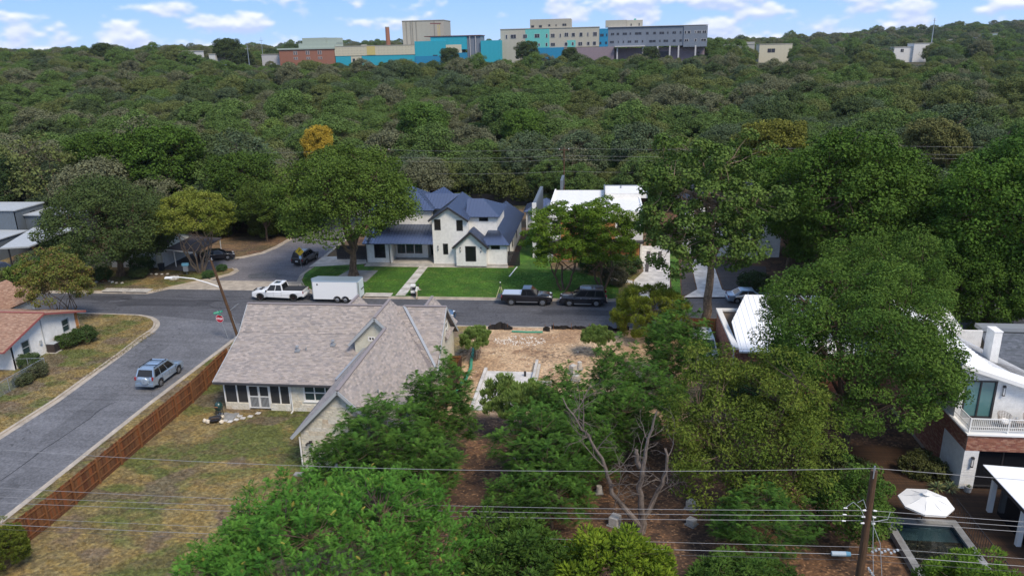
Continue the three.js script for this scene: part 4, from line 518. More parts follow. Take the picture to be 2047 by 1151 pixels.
// ---------------------------------------------------------------- white house with dark metal roofs
{
  const t = thing('white_house', 'white two storey house with blue black metal roofs behind green lawn', 'house', [-21, 0, -100]);
  const D = { frame: B.darkTrim, fw: 0.07 }, zf = -93.6;
  const roof = (name, pts, gapDir, mat = B.metalBlue, gap = 0.45) => {  // pts: eave left, eave right, top right, top left (may be a triangle)
    const p = part(t, name, mat, (g) => g.slab(pts, 0.1)); const [U, lu] = dirTo(pts[0], pts[1]), u3 = V(...U); const q = (P) => { const d = V(...P).sub(V(...pts[0])); const u = d.dot(u3); return [u, d.addScaledVector(u3, -u)]; };
    const tops = pts.slice(2).map(q), lw = Math.max(...tops.map((k) => k[1].length())), W3 = tops.find((k) => k[1].length() === lw)[1].clone().normalize();
    const outline = pts.map((P) => { const [u, w] = q(P); return [u, w.dot(W3)]; });
    seams(t, pts[0], U, [W3.x, W3.y, W3.z], Math.max(...outline.map((o) => o[0])) + 0.01, lw, gap, mat, (u) => { let hit = []; for (let i = 0; i < outline.length; i++) { const a = outline[i], b = outline[(i + 1) % outline.length]; if ((a[0] - u) * (b[0] - u) < 0) hit.push(a[1] + (b[1] - a[1]) * (u - a[0]) / (b[0] - a[0])); } return hit.length >= 2 ? [Math.min(...hit), Math.max(...hit)] : null; });
    return p;
  };
  // ground floor, left to right
  const w1 = [-29.9, -28.4, 0.95, 2.9];
  part(t, 'plinth', M.concrete, (g) => g.box(-31.05, -12.0, 0, 0.34, -112, -93.5 + 0.02)); part(t, 'porch_slab', M.concrete, (g) => g.box(-27.6, -21.9, 0.0, 0.36, -96.5, -93.2));
  wall(t, 'wall', B.whiteLap, [[-31, 0.34], [-27.62, 0.34], [-27.62, 3.1], [-31, 3.1]], [w1], 'z', zf - 0.3); glazing(t, 'window', w1, 'z', zf - 0.3, 1, { ...D, nx: 1, ny: 1 });
  part(t, 'wall', B.whiteLap, (g) => g.box(-27.84, -27.62, 0.36, 3.1, -96.5, -94.12)); part(t, 'wall', B.white, (g) => g.box(-31, -30.8, 0.34, 4.4, -103.2, -94.12));
  const pw = [[-27.4, -26.35, 0.95, 2.95], [-26.2, -25.15, 0.95, 2.95], [-25.0, -24.0, 0.95, 2.95]];
  wall(t, 'porch_wall', B.white, [[-27.6, 0.36], [-23.4, 0.36], [-23.4, 3.3], [-27.6, 3.3]], pw, 'z', -96.4); for (const w of pw) glazing(t, 'window', w, 'z', -96.4, 1, { ...D, nx: 2, ny: 3, pane: B.glassBlue });
  part(t, 'wall', B.white, (g) => g.box(-23.4, -23.2, 0.36, 3.3, -98, -96.4)); part(t, 'wall', B.white, (g) => g.box(-23.4, -21.8, 2.7, 3.4, -98, -97.8));
  { const d = part(t, 'front_door', B.dark, (g) => g.box(-23.1, -21.95, 0.36, 2.66, -97.9, -97.84)); for (let i = 0; i < 2; i++) for (let j = 0; j < 3; j++) part(d, 'pane', B.glassBlue, (g) => g.box(-23.0 + i * 0.53, -22.55 + i * 0.53, 0.55 + j * 0.7, 1.15 + j * 0.7, -97.85, -97.82)); }
  part(t, 'porch_post', B.white, (g) => g.box(-27.75, -27.5, 0.36, 3.0, -94.0, -93.75));
  part(t, 'downpipe', B.darkTrim, (g) => g.bar([-27.72, 0.3, -93.5], [-27.72, 3.0, -93.5], 0.1)); part(t, 'downpipe', B.darkTrim, (g) => g.bar([-31.0, 0.2, -93.8], [-31.0, 3.0, -93.8], 0.1));
  roof('porch_roof', [[-31.3, 3.05, -93.2], [-21.78, 3.05, -93.2], [-21.78, 4.6, -98.0], [-31.3, 4.6, -98.0]], 0, B.metalBlue);
  // upper left storey with hipped roof
  const uw = [-30.4, -29.0, 5.15, 6.05], uw2 = [-23.0, -22.0, 4.8, 6.3];
  wall(t, 'wall', B.white, [[-31, 4.2], [-22.9, 4.2], [-22.9, 6.7], [-31, 6.7]], [uw], 'z', -98.0); glazing(t, 'window', uw, 'z', -98.0, 1, { ...D, nx: 2 }); part(t, 'wall', B.white, (g) => g.box(-31, -30.8, 4.4, 6.7, -103.2, -98.2)); part(t, 'wall', B.white, (g) => g.box(-23.1, -22.9, 4.2, 6.7, -99.4, -98.2));
  wall(t, 'wall', B.white, [[-23.1, 4.2], [-21.8, 4.2], [-21.8, 6.7], [-23.1, 6.7]], [uw2], 'z', -99.2); glazing(t, 'window', uw2, 'z', -99.2, 1, { ...D, pane: B.glassBlue }); part(t, 'wall', B.white, (g) => g.box(-31, -13.6, 0.34, 6.2, -103.4, -103.2));
  roof('hip_roof', [[-31.5, 6.62, -97.5], [-22.4, 6.62, -97.5], [-26.2, 9.1, -101.9], [-27.6, 9.1, -101.9]], 0); roof('hip_roof', [[-22.4, 6.62, -97.5], [-22.4, 6.62, -106.3], [-26.2, 9.1, -101.9]], 0); roof('hip_roof', [[-31.5, 6.62, -106.3], [-31.5, 6.62, -97.5], [-27.6, 9.1, -101.9]], 0);
  roof('link_roof', [[-24.6, 6.62, -98.7], [-19.5, 6.62, -98.7], [-19.5, 8.1, -102.0], [-24.6, 8.1, -102.0]], 0, B.metalBlue);
  roof('rear_roof', [[-24.4, 7.6, -104.8], [-20.2, 7.6, -103.0], [-22.3, 8.6, -104.6]], 0);
  // tall gable
  const g1 = [-21.48, -20.67, 4.86, 6.27], g2 = [-18.56, -17.75, 4.78, 6.18], g3 = [-20.47, -19.83, 1.59, 3.02];
  wall(t, 'gable_wall', B.white, [[-21.8, 0.34], [-17.2, 0.34], [-17.2, 6.4], [-19.55, 7.85], [-21.8, 6.5]], [g1, g2, g3], 'z', zf); for (const w of [g1, g2, g3]) glazing(t, 'window', w, 'z', zf, 1, { ...D, pane: B.glass });
  part(t, 'wall', B.white, (g) => g.box(-21.8, -21.6, 0.34, 6.5, -104, -93.8)); part(t, 'wall', B.white, (g) => g.box(-17.4, -17.2, 2.6, 6.4, -104, -93.8));
  roof('gable_roof', [[-16.9, 6.2, -93.2], [-16.9, 6.2, -104], [-19.55, 7.98, -104], [-19.55, 7.98, -93.2]], 0); roof('gable_roof', [[-22.2, 6.2, -104], [-22.2, 6.2, -93.2], [-19.56, 7.98, -93.2], [-19.56, 7.98, -104]], 0);
  for (const [a, b] of [[[-22.2, 6.08, -93.17], [-19.55, 7.86, -93.17]], [[-16.9, 6.08, -93.17], [-19.55, 7.86, -93.17]]]) part(t, 'rake_board', B.darkTrim, (g) => g.bar(a, b, 0.06, 0.24));
  // upper right storey
  const ur = [-15.9, -14.7, 5.62, 6.12];
  wall(t, 'wall', B.white, [[-17.2, 3.2], [-13.55, 3.2], [-13.55, 6.35], [-17.2, 6.35]], [ur], 'z', -95.6); glazing(t, 'window', ur, 'z', -95.6, 1, D); part(t, 'wall', B.white, (g) => g.box(-13.75, -13.55, 3.0, 6.35, -103, -95.8));
  roof('upper_right_roof', [[-17.6, 6.28, -95.1], [-13.1, 6.28, -95.1], [-15.8, 8.0, -98.8], [-17.9, 8.0, -98.8]], 0, B.metalBlue); roof('upper_right_roof', [[-13.1, 6.28, -95.1], [-13.1, 6.28, -103.2], [-15.8, 8.0, -98.8]], 0); roof('upper_right_roof', [[-17.8, 8.0, -98.8], [-15.8, 8.0, -98.8], [-15.8, 6.4, -103], [-17.8, 6.4, -103]], 0);
  // small front gable and right bay
  const s1 = [-17.42, -16.04, 0.84, 2.86], s2 = [-14.1, -12.98, 2.34, 2.86];
  wall(t, 'small_gable_wall', B.white, [[-18.66, 0.2], [-14.68, 0.2], [-14.68, 2.95], [-16.65, 4.72], [-18.66, 2.95]], [s1], 'z', -93.0); glazing(t, 'window', s1, 'z', -93.0, 1, { ...D, fw: 0.09 }); part(t, 'wall', B.white, (g) => g.box(-18.66, -18.5, 0.2, 2.95, -93.59, -93.2)); part(t, 'wall', B.white, (g) => g.box(-14.84, -14.68, 0.2, 2.95, -93.59, -93.2));
  roof('small_gable_roof', [[-14.3, 2.75, -92.6], [-14.3, 2.75, -97], [-16.65, 4.86, -97], [-16.65, 4.86, -92.6]], 0, B.metalBlue); roof('small_gable_roof', [[-19.05, 2.75, -97], [-19.05, 2.75, -92.6], [-16.66, 4.86, -92.6], [-16.66, 4.86, -97]], 0, B.metalBlue);
  for (const [a, b] of [[[-19.05, 2.64, -92.57], [-16.65, 4.75, -92.57]], [[-14.3, 2.64, -92.57], [-16.65, 4.75, -92.57]]]) part(t, 'rake_board', B.darkTrim, (g) => g.bar(a, b, 0.06, 0.26));
  wall(t, 'wall', B.white, [[-14.66, 0.34], [-12.1, 0.34], [-12.1, 3.0], [-14.66, 3.0]], [s2], 'z', zf); glazing(t, 'window', s2, 'z', zf, 1, D);
  const e1 = [-96.9, -95.9, 0.9, 2.4], e2 = [-100.5, -99.5, 1.0, 2.4], e3 = [-106, -105, 1.0, 2.4]; wall(t, 'east_wall', B.white, [[-112, 0.34], [-93.8, 0.34], [-93.8, 3.0], [-112, 3.0]], [e1, e2, e3], 'x', -12.1, 0.2, -1); for (const w of [e1, e2, e3]) glazing(t, 'window', w, 'x', -12.1, 1, D); part(t, 'wall', B.white, (g) => g.box(-20, -12.3, 0.34, 3.0, -112, -111.8));
  roof('east_roof', [[-11.6, 3.0, -93.15], [-11.6, 3.0, -112.4], [-14.3, 5.2, -111.4], [-14.3, 5.2, -97.0]], 0); roof('east_roof', [[-15.5, 3.0, -93.15], [-11.6, 3.0, -93.15], [-14.3, 5.2, -97.0]], 0, B.metalBlue); roof('east_roof', [[-17.4, 3.0, -112.4], [-17.4, 3.0, -103.5], [-14.31, 5.2, -103.5], [-14.31, 5.2, -111.4]], 0);
  for (const [x] of [[-18.06], [-15.36]]) { const s = part(t, 'wall_sconce', B.darkTrim, (g) => g.box(x - 0.06, x + 0.06, 2.15, 2.75, -92.99, -92.88)); part(s, 'lens', B.trim, (g) => g.box(x - 0.04, x + 0.04, 2.25, 2.6, -92.88, -92.865)); } { const s = part(t, 'wall_sconce', B.darkTrim, (g) => g.box(-21.2, -21.08, 2.15, 2.75, -93.59, -93.48)); part(s, 'lens', B.trim, (g) => g.box(-21.18, -21.1, 2.25, 2.6, -93.48, -93.465)); }
  for (const x of [-18.62, -14.72]) part(t, 'downpipe', B.darkTrim, (g) => g.bar([x, 0.12, -93.3], [x, 0.5, -93.3], 0.1));
  // garage screen fence either side
  for (const [x0, x1, z] of [[-36.0, -31.2, -96.2], [-12.0, -10.4, -93.9]]) { const f = thing('black_board_fence', x0 < -20 ? 'black board fence left of the white house behind the oak' : 'black board gate at the right corner of the white house', 'fence', [(x0 + x1) / 2, 0, z]); const n = Math.round((x1 - x0) / 0.16); for (let k = 0; k < n; k++) part(f, 'board', B.blackFence, (g) => g.box(x0 + k * 0.16, x0 + k * 0.16 + 0.145, 0.05, 2.0, z - 0.02 - 0.006 * (k % 2), z)); part(f, 'rail', B.blackFence, (g) => { g.box(x0, x1, 0.4, 0.5, z - 0.07, z - 0.03); g.box(x0, x1, 1.6, 1.7, z - 0.07, z - 0.03); }); }
}
// rear black fence and the small pavilion behind
{ const f = thing('black_board_fence', 'long black board fence closing the yard behind the white house', 'fence', [-14, 0, -134]); for (let k = 0; k < 90; k++) { const x = -24 + k * 0.24; part(f, 'board', B.blackFence, (g) => g.box(x, x + 0.225, 0, 2.1, -134.02 - 0.006 * (k % 2), -134)); } for (let x = -24; x < -2; x += 2.4) part(f, 'post', B.blackFence, (g) => g.box(x, x + 0.1, 0, 2.2, -133.96, -133.86)); }
{ const t = thing('garden_pavilion', 'small pavilion with hipped blue metal roof behind the white house', 'pavilion', [-8.6, 0, -117.2]); const c = [-8.6, 4.55, -117.4], e = [[-12.0, 2.95, -114.2], [-5.2, 2.95, -114.2], [-5.2, 2.95, -120.6], [-12.0, 2.95, -120.6]]; for (let k = 0; k < 4; k++) { part(t, 'roof', B.metalBlue, (g) => g.slab([e[k], e[(k + 1) % 4], c], 0.1)); const mid = e[k].map((v, i) => (v + e[(k + 1) % 4][i]) / 2), [U, lu] = dirTo(e[k], e[(k + 1) % 4]), [W, lw] = dirTo(mid, c); seams(t, e[k], U, W, lu, lw, 0.45, B.metalBlue, (u) => [0, lw * (1 - Math.abs(u / lu * 2 - 1))]); } part(t, 'wall', B.white, (g) => g.box(-11.4, -5.8, 0, 2.9, -120, -115.4)); for (const x of [-11.6, -5.8]) part(t, 'post', B.white, (g) => g.box(x, x + 0.2, 0, 2.95, -114.8, -114.6)); part(t, 'window', B.glass, (g) => g.box(-8.4, -6.6, 0.9, 2.3, -115.4, -115.37)); }
// ---------------------------------------------------------------- flat roofed white and cedar house
{
  const t = thing('flat_roofed_house', 'white flat roofed house with cedar panels behind two street elms', 'house', [-1.5, 0, -104]);
  part(t, 'roof_membrane', B.membrane, (g) => g.box(-6.8, 5.4, 6.3, 6.42, -113.8, -96.4)); part(t, 'upper_roof', B.membrane, (g) => g.box(0.6, 6.6, 7.0, 7.12, -113.6, -107.4));
  for (const [a, b, c, d, h] of [[-7.0, 5.6, -96.4, -96.15, 6.85], [-7.0, -6.8, -113.8, -96.4, 6.6], [5.4, 5.6, -113.8, -96.4, 6.6]]) part(t, 'parapet', B.white, (g) => g.box(a, b, 5.6, h, c, d));
  part(t, 'upper_wall', B.white, (g) => g.box(0.6, 6.6, 6.42, 6.998, -113.6, -107.4)); part(t, 'upper_coping', B.greyPanel, (g) => { g.box(0.4, 0.6, 6.6, 7.3, -113.8, -107.2); g.box(6.6, 6.85, 6.6, 7.3, -113.8, -107.2); g.box(0.6, 6.6, 6.6, 7.24, -113.8, -113.6); });
  part(t, 'fin_wall', B.greyPanel, (g) => g.box(-9.05, -8.6, 0, 7.5, -111, -98.3)); part(t, 'fin_wall_cap', B.white, (g) => g.box(-9.1, -8.55, 0, 7.52, -98.3, -98.05)); part(t, 'fin_wall', B.greyPanel, (g) => g.box(-6.2, -5.8, 6.42, 7.9, -119, -113.9)); part(t, 'fin_wall', B.greyPanel, (g) => g.box(-7.2, -6.82, 0, 7.0, -101, -97.6));
  const up = [[-6.3, -5.3, 3.6, 5.6], [-1.9, -0.8, 3.6, 5.6], [2.2, 4.7, 4.6, 5.5]];
  wall(t, 'upper_front_wall', B.white, [[-7, 3.0], [5.5, 3.0], [5.5, 6.3], [-7, 6.3]], up, 'z', -96.4); for (const w of up) glazing(t, 'window', w, 'z', -96.4, 1, { frame: B.darkTrim });
  for (const [a, b] of [[-5.2, -2.0], [-0.7, 1.9]]) for (let x = a; x < b - 0.1; x += 0.2) part(t, 'cedar_board', B.cedar, (g) => g.box(x, x + 0.185, 3.1, 6.1, -96.4, -96.34 - 0.008 * (Math.round(x * 5) % 2)));
  part(t, 'canopy', B.darkTrim, (g) => g.box(-7, 5.6, 2.72, 3.0, -96.4, -95.4)); part(t, 'lower_wall', B.white, (g) => g.box(-7, 5.4, 0, 2.7, -97.0, -96.7)); part(t, 'side_wall', B.white, (g) => g.box(5.3, 5.5, 0, 6.3, -113.8, -97)); part(t, 'side_wall', B.white, (g) => g.box(-7, -6.8, 0, 6.3, -113.8, -97)); part(t, 'rear_wall', B.white, (g) => g.box(-6.8, 5.3, 0, 6.3, -113.8, -113.6));
  { const d = part(t, 'garage_door', B.darkTrim, (g) => g.box(0.2, 5.2, 0, 2.5, -96.68, -96.62)); for (let k = 0; k < 11; k++) part(d, 'cedar_board', B.cedar, (g) => g.box(0.3, 5.1, 0.05 + k * 0.22, 0.25 + k * 0.22, -96.62, -96.58)); }
  for (let x = -6.2; x < -0.6; x += 0.2) part(t, 'cedar_board', B.cedar, (g) => g.box(x, x + 0.185, 0.1, 2.6, -96.69, -96.64)); part(t, 'roof_vent', B.lead, (g) => g.rod([[2.9, 7.1, -111.6], [2.9, 7.45, -111.6]], 0.12, 0.12, 8));
}
// ---------------------------------------------------------------- dark gabled house mostly behind trees
{
  const t = thing('gabled_white_house', 'white house with charcoal gables hidden behind the cottonwood crown', 'house', [17, 0, -103]);
  const wn = [[12.6, 14.6, 3.6, 5.2], [17.6, 20.6, 0.6, 2.4], [18, 20, 3.8, 5.4]]; wall(t, 'front_wall', B.white, [[11.6, 0], [23.6, 0], [23.6, 6], [21.5, 8.2], [19.4, 6], [16.6, 6], [14.2, 9.6], [11.8, 6], [11.6, 6]], wn, 'z', -99.5); for (const w of wn) glazing(t, 'window', w, 'z', -99.5, 1, { nx: 3, frame: B.darkTrim });
  part(t, 'garage_door', B.darkTrim, (g) => { for (let k = 0; k < 4; k++) g.box(12.1, 15.2, 0.05 + k * 0.6, 0.6 + k * 0.6, -99.49, -99.42); }); part(t, 'side_wall', B.white, (g) => { g.box(11.6, 11.8, 0, 6, -112, -99.7); g.box(23.4, 23.6, 0, 6, -112, -99.7); g.box(11.8, 23.4, 0, 6, -112.2, -112); });
  const shin = std({ color: lin(0.05, 0.05, 0.062), bumpMap: lapBump, bumpScale: 0.02 });
  for (const [a, h, b, z1] of [[11.2, 9.9, 17.0, -99], [19.0, 8.5, 24.0, -99]]) { const m = (a + b) / 2, e = 5.8; part(t, 'roof', shin, (g) => g.slab([[a, e, z1], [m, h, z1], [m, h, -112.4], [a, e, -112.4]], 0.16)); part(t, 'roof', shin, (g) => g.slab([[m + 0.01, h, z1], [b, e, z1], [b, e, -112.4], [m + 0.01, h, -112.4]], 0.16)); }
}

// ---------------------------------------------------------------- brick and white house at the right, with terrace and pool
function bricks(t, axis, u0, u1, y0, y1, at, out, seed, skip) {
  const r = rng(seed), m = part(t, 'brickwork', B.brickV, (g) => { g.color([1, 1, 1]); for (let y = y0 + 0.004, k = 0; y < y1 - 0.07; y += 0.085, k++) for (let u = u0 - (k % 2) * 0.12; u < u1; u += 0.24) { const a = Math.max(u, u0) + 0.005, b = Math.min(u + 0.23, u1 - 0.005); if (b - a < 0.05 || (skip && skip((a + b) / 2, y))) continue; const c = [[0.30, 0.12, 0.075], [0.36, 0.16, 0.10], [0.26, 0.10, 0.07], [0.40, 0.21, 0.14]][Math.floor(r() * 4)], j = 0.85 + 0.3 * r(), h = 0.016 + 0.006 * r(); g.col = [c[0] * j, c[1] * j, c[2] * j]; const P = (uu, yy, w) => axis === 'z' ? [uu, yy, at + out * w] : [at + out * w, yy, uu]; const q = [P(a, y, 0), P(b, y, 0), P(b, y + 0.072, 0), P(a, y + 0.072, 0)], f = [P(a, y, h), P(b, y, h), P(b, y + 0.072, h), P(a, y + 0.072, h)]; g.quad(...f); for (let i = 0; i < 4; i++) { const n = (i + 1) % 4; g.quad(q[i], q[n], f[n], f[i]); } } });
  m.userData.kind = 'stuff'; return m;
}
{
  const t = thing('brick_house', 'white and red brick house with balcony and white metal roof', 'house', [22.4, 0, -52]);
  // ground floor at the terrace corner
  part(t, 'corner_pier', B.whiteLap, (g) => g.box(22.36, 23.2, 0.4, 3.05, -44.4, -43.6)); part(t, 'side_wall', B.whiteLap, (g) => g.box(22.36, 22.56, 0.4, 3.05, -46.5, -44.4));
  { const f = part(t, 'glass_door', B.darkTrim, (g) => { for (const x of [23.2, 24.75, 26.3, 27.85]) g.box(x, x + 0.08, 0.4, 3.04, -44.0, -43.9); g.box(23.2, 30, 2.9, 3.04, -44.0, -43.9); g.box(23.2, 30, 0.4, 0.5, -44.0, -43.9); }); for (const x of [23.28, 24.83, 26.38]) part(f, 'pane', B.glass, (g) => g.box(x, x + 1.47, 0.5, 2.9, -43.97, -43.95)); }
  part(t, 'brick_band', B.brickBase, (g) => g.box(22.38, 33, 3.05, 4.14, -44.0, -43.6)); bricks(t, 'z', 22.38, 30, 3.06, 4.14, -43.6, 1, 601);
  part(t, 'side_brick_wall', B.brickBase, (g) => { g.box(22.38, 22.6, 3.05, 4.14, -57.5, -44.02); g.box(22.38, 22.6, 0.1, 3.05, -57.5, -46.5); }); bricks(t, 'x', -57.5, -43.65, 3.06, 4.14, 22.38, -1, 602); bricks(t, 'x', -57.5, -46.5, 0.4, 3.05, 22.38, -1, 603);
  part(t, 'balcony_coping', B.trim, (g) => { g.box(22.26, 33, 4.14, 4.24, -43.95, -43.46); g.box(22.26, 22.62, 4.14, 4.24, -57.5, -43.95); }); part(t, 'balcony_floor', M.concreteGrey, (g) => g.box(22.6, 33, 4.0, 4.12, -46, -43.95));
  { const rl = part(t, 'balcony_railing', B.trim, (g) => { g.box(22.42, 31, 5.14, 5.19, -43.73, -43.68); g.box(22.42, 31, 4.4, 4.43, -43.72, -43.69); g.box(22.42, 31, 4.62, 4.65, -43.72, -43.69); g.box(22.42, 22.47, 5.14, 5.19, -45.75, -43.73); g.box(22.43, 22.46, 4.4, 4.43, -45.75, -43.73); g.box(22.43, 22.46, 4.62, 4.65, -45.75, -43.73); for (const x of [22.42, 24.6, 26.8]) g.box(x, x + 0.06, 4.24, 5.22, -43.74, -43.67); });
    const bal = new THREE.BoxGeometry(0.022, 0.72, 0.022); for (let k = 0; k < 46; k++) { const b = mesh('baluster', bal, B.trim, rl); b.position.set(22.52 + k * 0.11 - 22.4, 4.78, -43.705 + 52); } for (let k = 0; k < 17; k++) { const b = mesh('baluster', bal, B.trim, rl); b.position.set(22.445 - 22.4, 4.78, -43.85 - k * 0.11 + 52); } }
  // upper storey
  const dr = [22.85, 24.68, 4.2, 6.75];
  wall(t, 'upper_wall', B.whiteLap, [[22.46, 4.12], [29.5, 4.12], [29.5, 5.6], [22.46, 7.9]], [dr], 'z', -45.8); { const f = glazing(t, 'sliding_door', dr, 'z', -45.8, 1, { nx: 2, frame: B.darkTrim, pane: B.glassTeal, fw: 0.1 }); }
  const sw = [-47.8, -47.1, 4.5, 6.6]; wall(t, 'upper_side_wall', B.whiteLap, [[-58, 4.14], [-46.0, 4.14], [-46.0, 7.85], [-58, 7.85]], [sw], 'x', 22.46, 0.2, 1); glazing(t, 'window', sw, 'x', 22.46, -1, { frame: B.darkTrim });
  { const yr = (x) => 8.02 - (x - 22.2) * 0.3295; part(t, 'upper_roof', B.metalWhite, (g) => g.slab([[22.2, yr(22.2), -45.3], [30, yr(30), -45.3], [30, yr(30), -47.3], [24.9, yr(24.9), -47.3], [24.9, yr(24.9), -58.3], [22.2, yr(22.2), -58.3]], 0.14)); const [W, lw] = dirTo([22.2, 8.02, -45.3], [30, 5.45, -45.3]); seams(t, [22.2, 8.02, -45.3], [0, 0, -1], W, 13, lw, 0.45, B.metalWhite, (u) => [0, u < 2 ? lw : lw * 2.7 / 7.8]); part(t, 'inner_wall', B.white, (g) => { g.box(24.7, 24.9, 4.2, 6.95, -58, -47.4); g.box(24.9, 30, 4.2, 5.3, -47.2, -47.0); }); }
  part(t, 'rake_board', B.trim, (g) => g.bar([22.18, 7.93, -45.28], [30, 5.36, -45.28], 0.06, 0.24)); part(t, 'chimney', B.white, (g) => { g.box(25.75, 26.25, 4.6, 8.7, -50.2, -49.2); g.box(25.72, 26.28, 8.7, 8.76, -50.23, -49.17); });
  part(t, 'rear_upper_wall', B.white, (g) => g.box(22.66, 29.4, 4.1, 5.6, -58, -57.8)); part(t, 'east_wall', B.white, (g) => g.box(32.6, 32.8, 0.1, 5, -58, -44));
  for (const [x, y, z] of [[22.86, 2.32, -43.6], [25.09, 6.14, -45.8]]) { const l = part(t, 'wall_lantern', B.darkTrim, (g) => { g.box(x - 0.07, x + 0.07, y + 0.22, y + 0.34, z + 0.002, z + 0.16); g.box(x - 0.07, x - 0.05, y - 0.3, y + 0.22, z + 0.12, z + 0.14); g.box(x + 0.05, x + 0.07, y - 0.3, y + 0.22, z + 0.12, z + 0.14); g.box(x - 0.07, x + 0.07, y - 0.34, y - 0.3, z + 0.04, z + 0.16); }); part(l, 'lamp_glass', B.trim, (g) => g.box(x - 0.045, x + 0.045, y - 0.28, y + 0.2, z + 0.03, z + 0.12)); }
  // west wing with low white roof behind a brick parapet
  part(t, 'wing_wall', B.brickBase, (g) => { g.box(10.82, 11.05, 0, 3.7, -67, -57.6); g.box(11.05, 22.3, 0, 3.7, -57.85, -57.6); g.box(11.05, 30, 0, 3.7, -67, -66.8); }); bricks(t, 'x', -67, -57.6, 0.02, 3.7, 10.82, -1, 604); bricks(t, 'z', 10.82, 22.3, 0.02, 3.7, -57.6, 1, 605);
  part(t, 'parapet_coping', B.trim, (g) => { g.box(10.7, 11.15, 3.7, 3.9, -67.1, -57.5); g.box(11.15, 14, 3.7, 3.9, -67.1, -66.7); });
  part(t, 'wing_roof', B.metalWhite, (g) => g.slab([[11.2, 3.62, -57.3], [29.5, 3.62, -57.3], [29.5, 5.6, -66.0], [13.0, 5.6, -66.0], [11.2, 4.6, -61.6]], 0.14)); { const [U, lu] = dirTo([11.2, 3.62, -57.3], [29.5, 3.62, -57.3]), [W, lw] = dirTo([11.2, 3.62, -57.3], [11.2, 5.6, -66.0]); seams(t, [11.2, 3.62, -57.3], U, W, lu, lw, 0.45, B.metalWhite, (u) => [0, Math.min(lw, lw * (0.5 + u / 3.6))]); }
  part(t, 'wing_roof', B.metalWhite, (g) => g.slab([[13.0, 5.59, -66.02], [29.5, 5.59, -66.02], [29.5, 4.0, -70.4], [13.0, 4.0, -70.4]], 0.14)); part(t, 'downpipe', B.trim, (g) => g.bar([10.78, 0.1, -57.5], [10.78, 3.7, -57.5], 0.1));
}
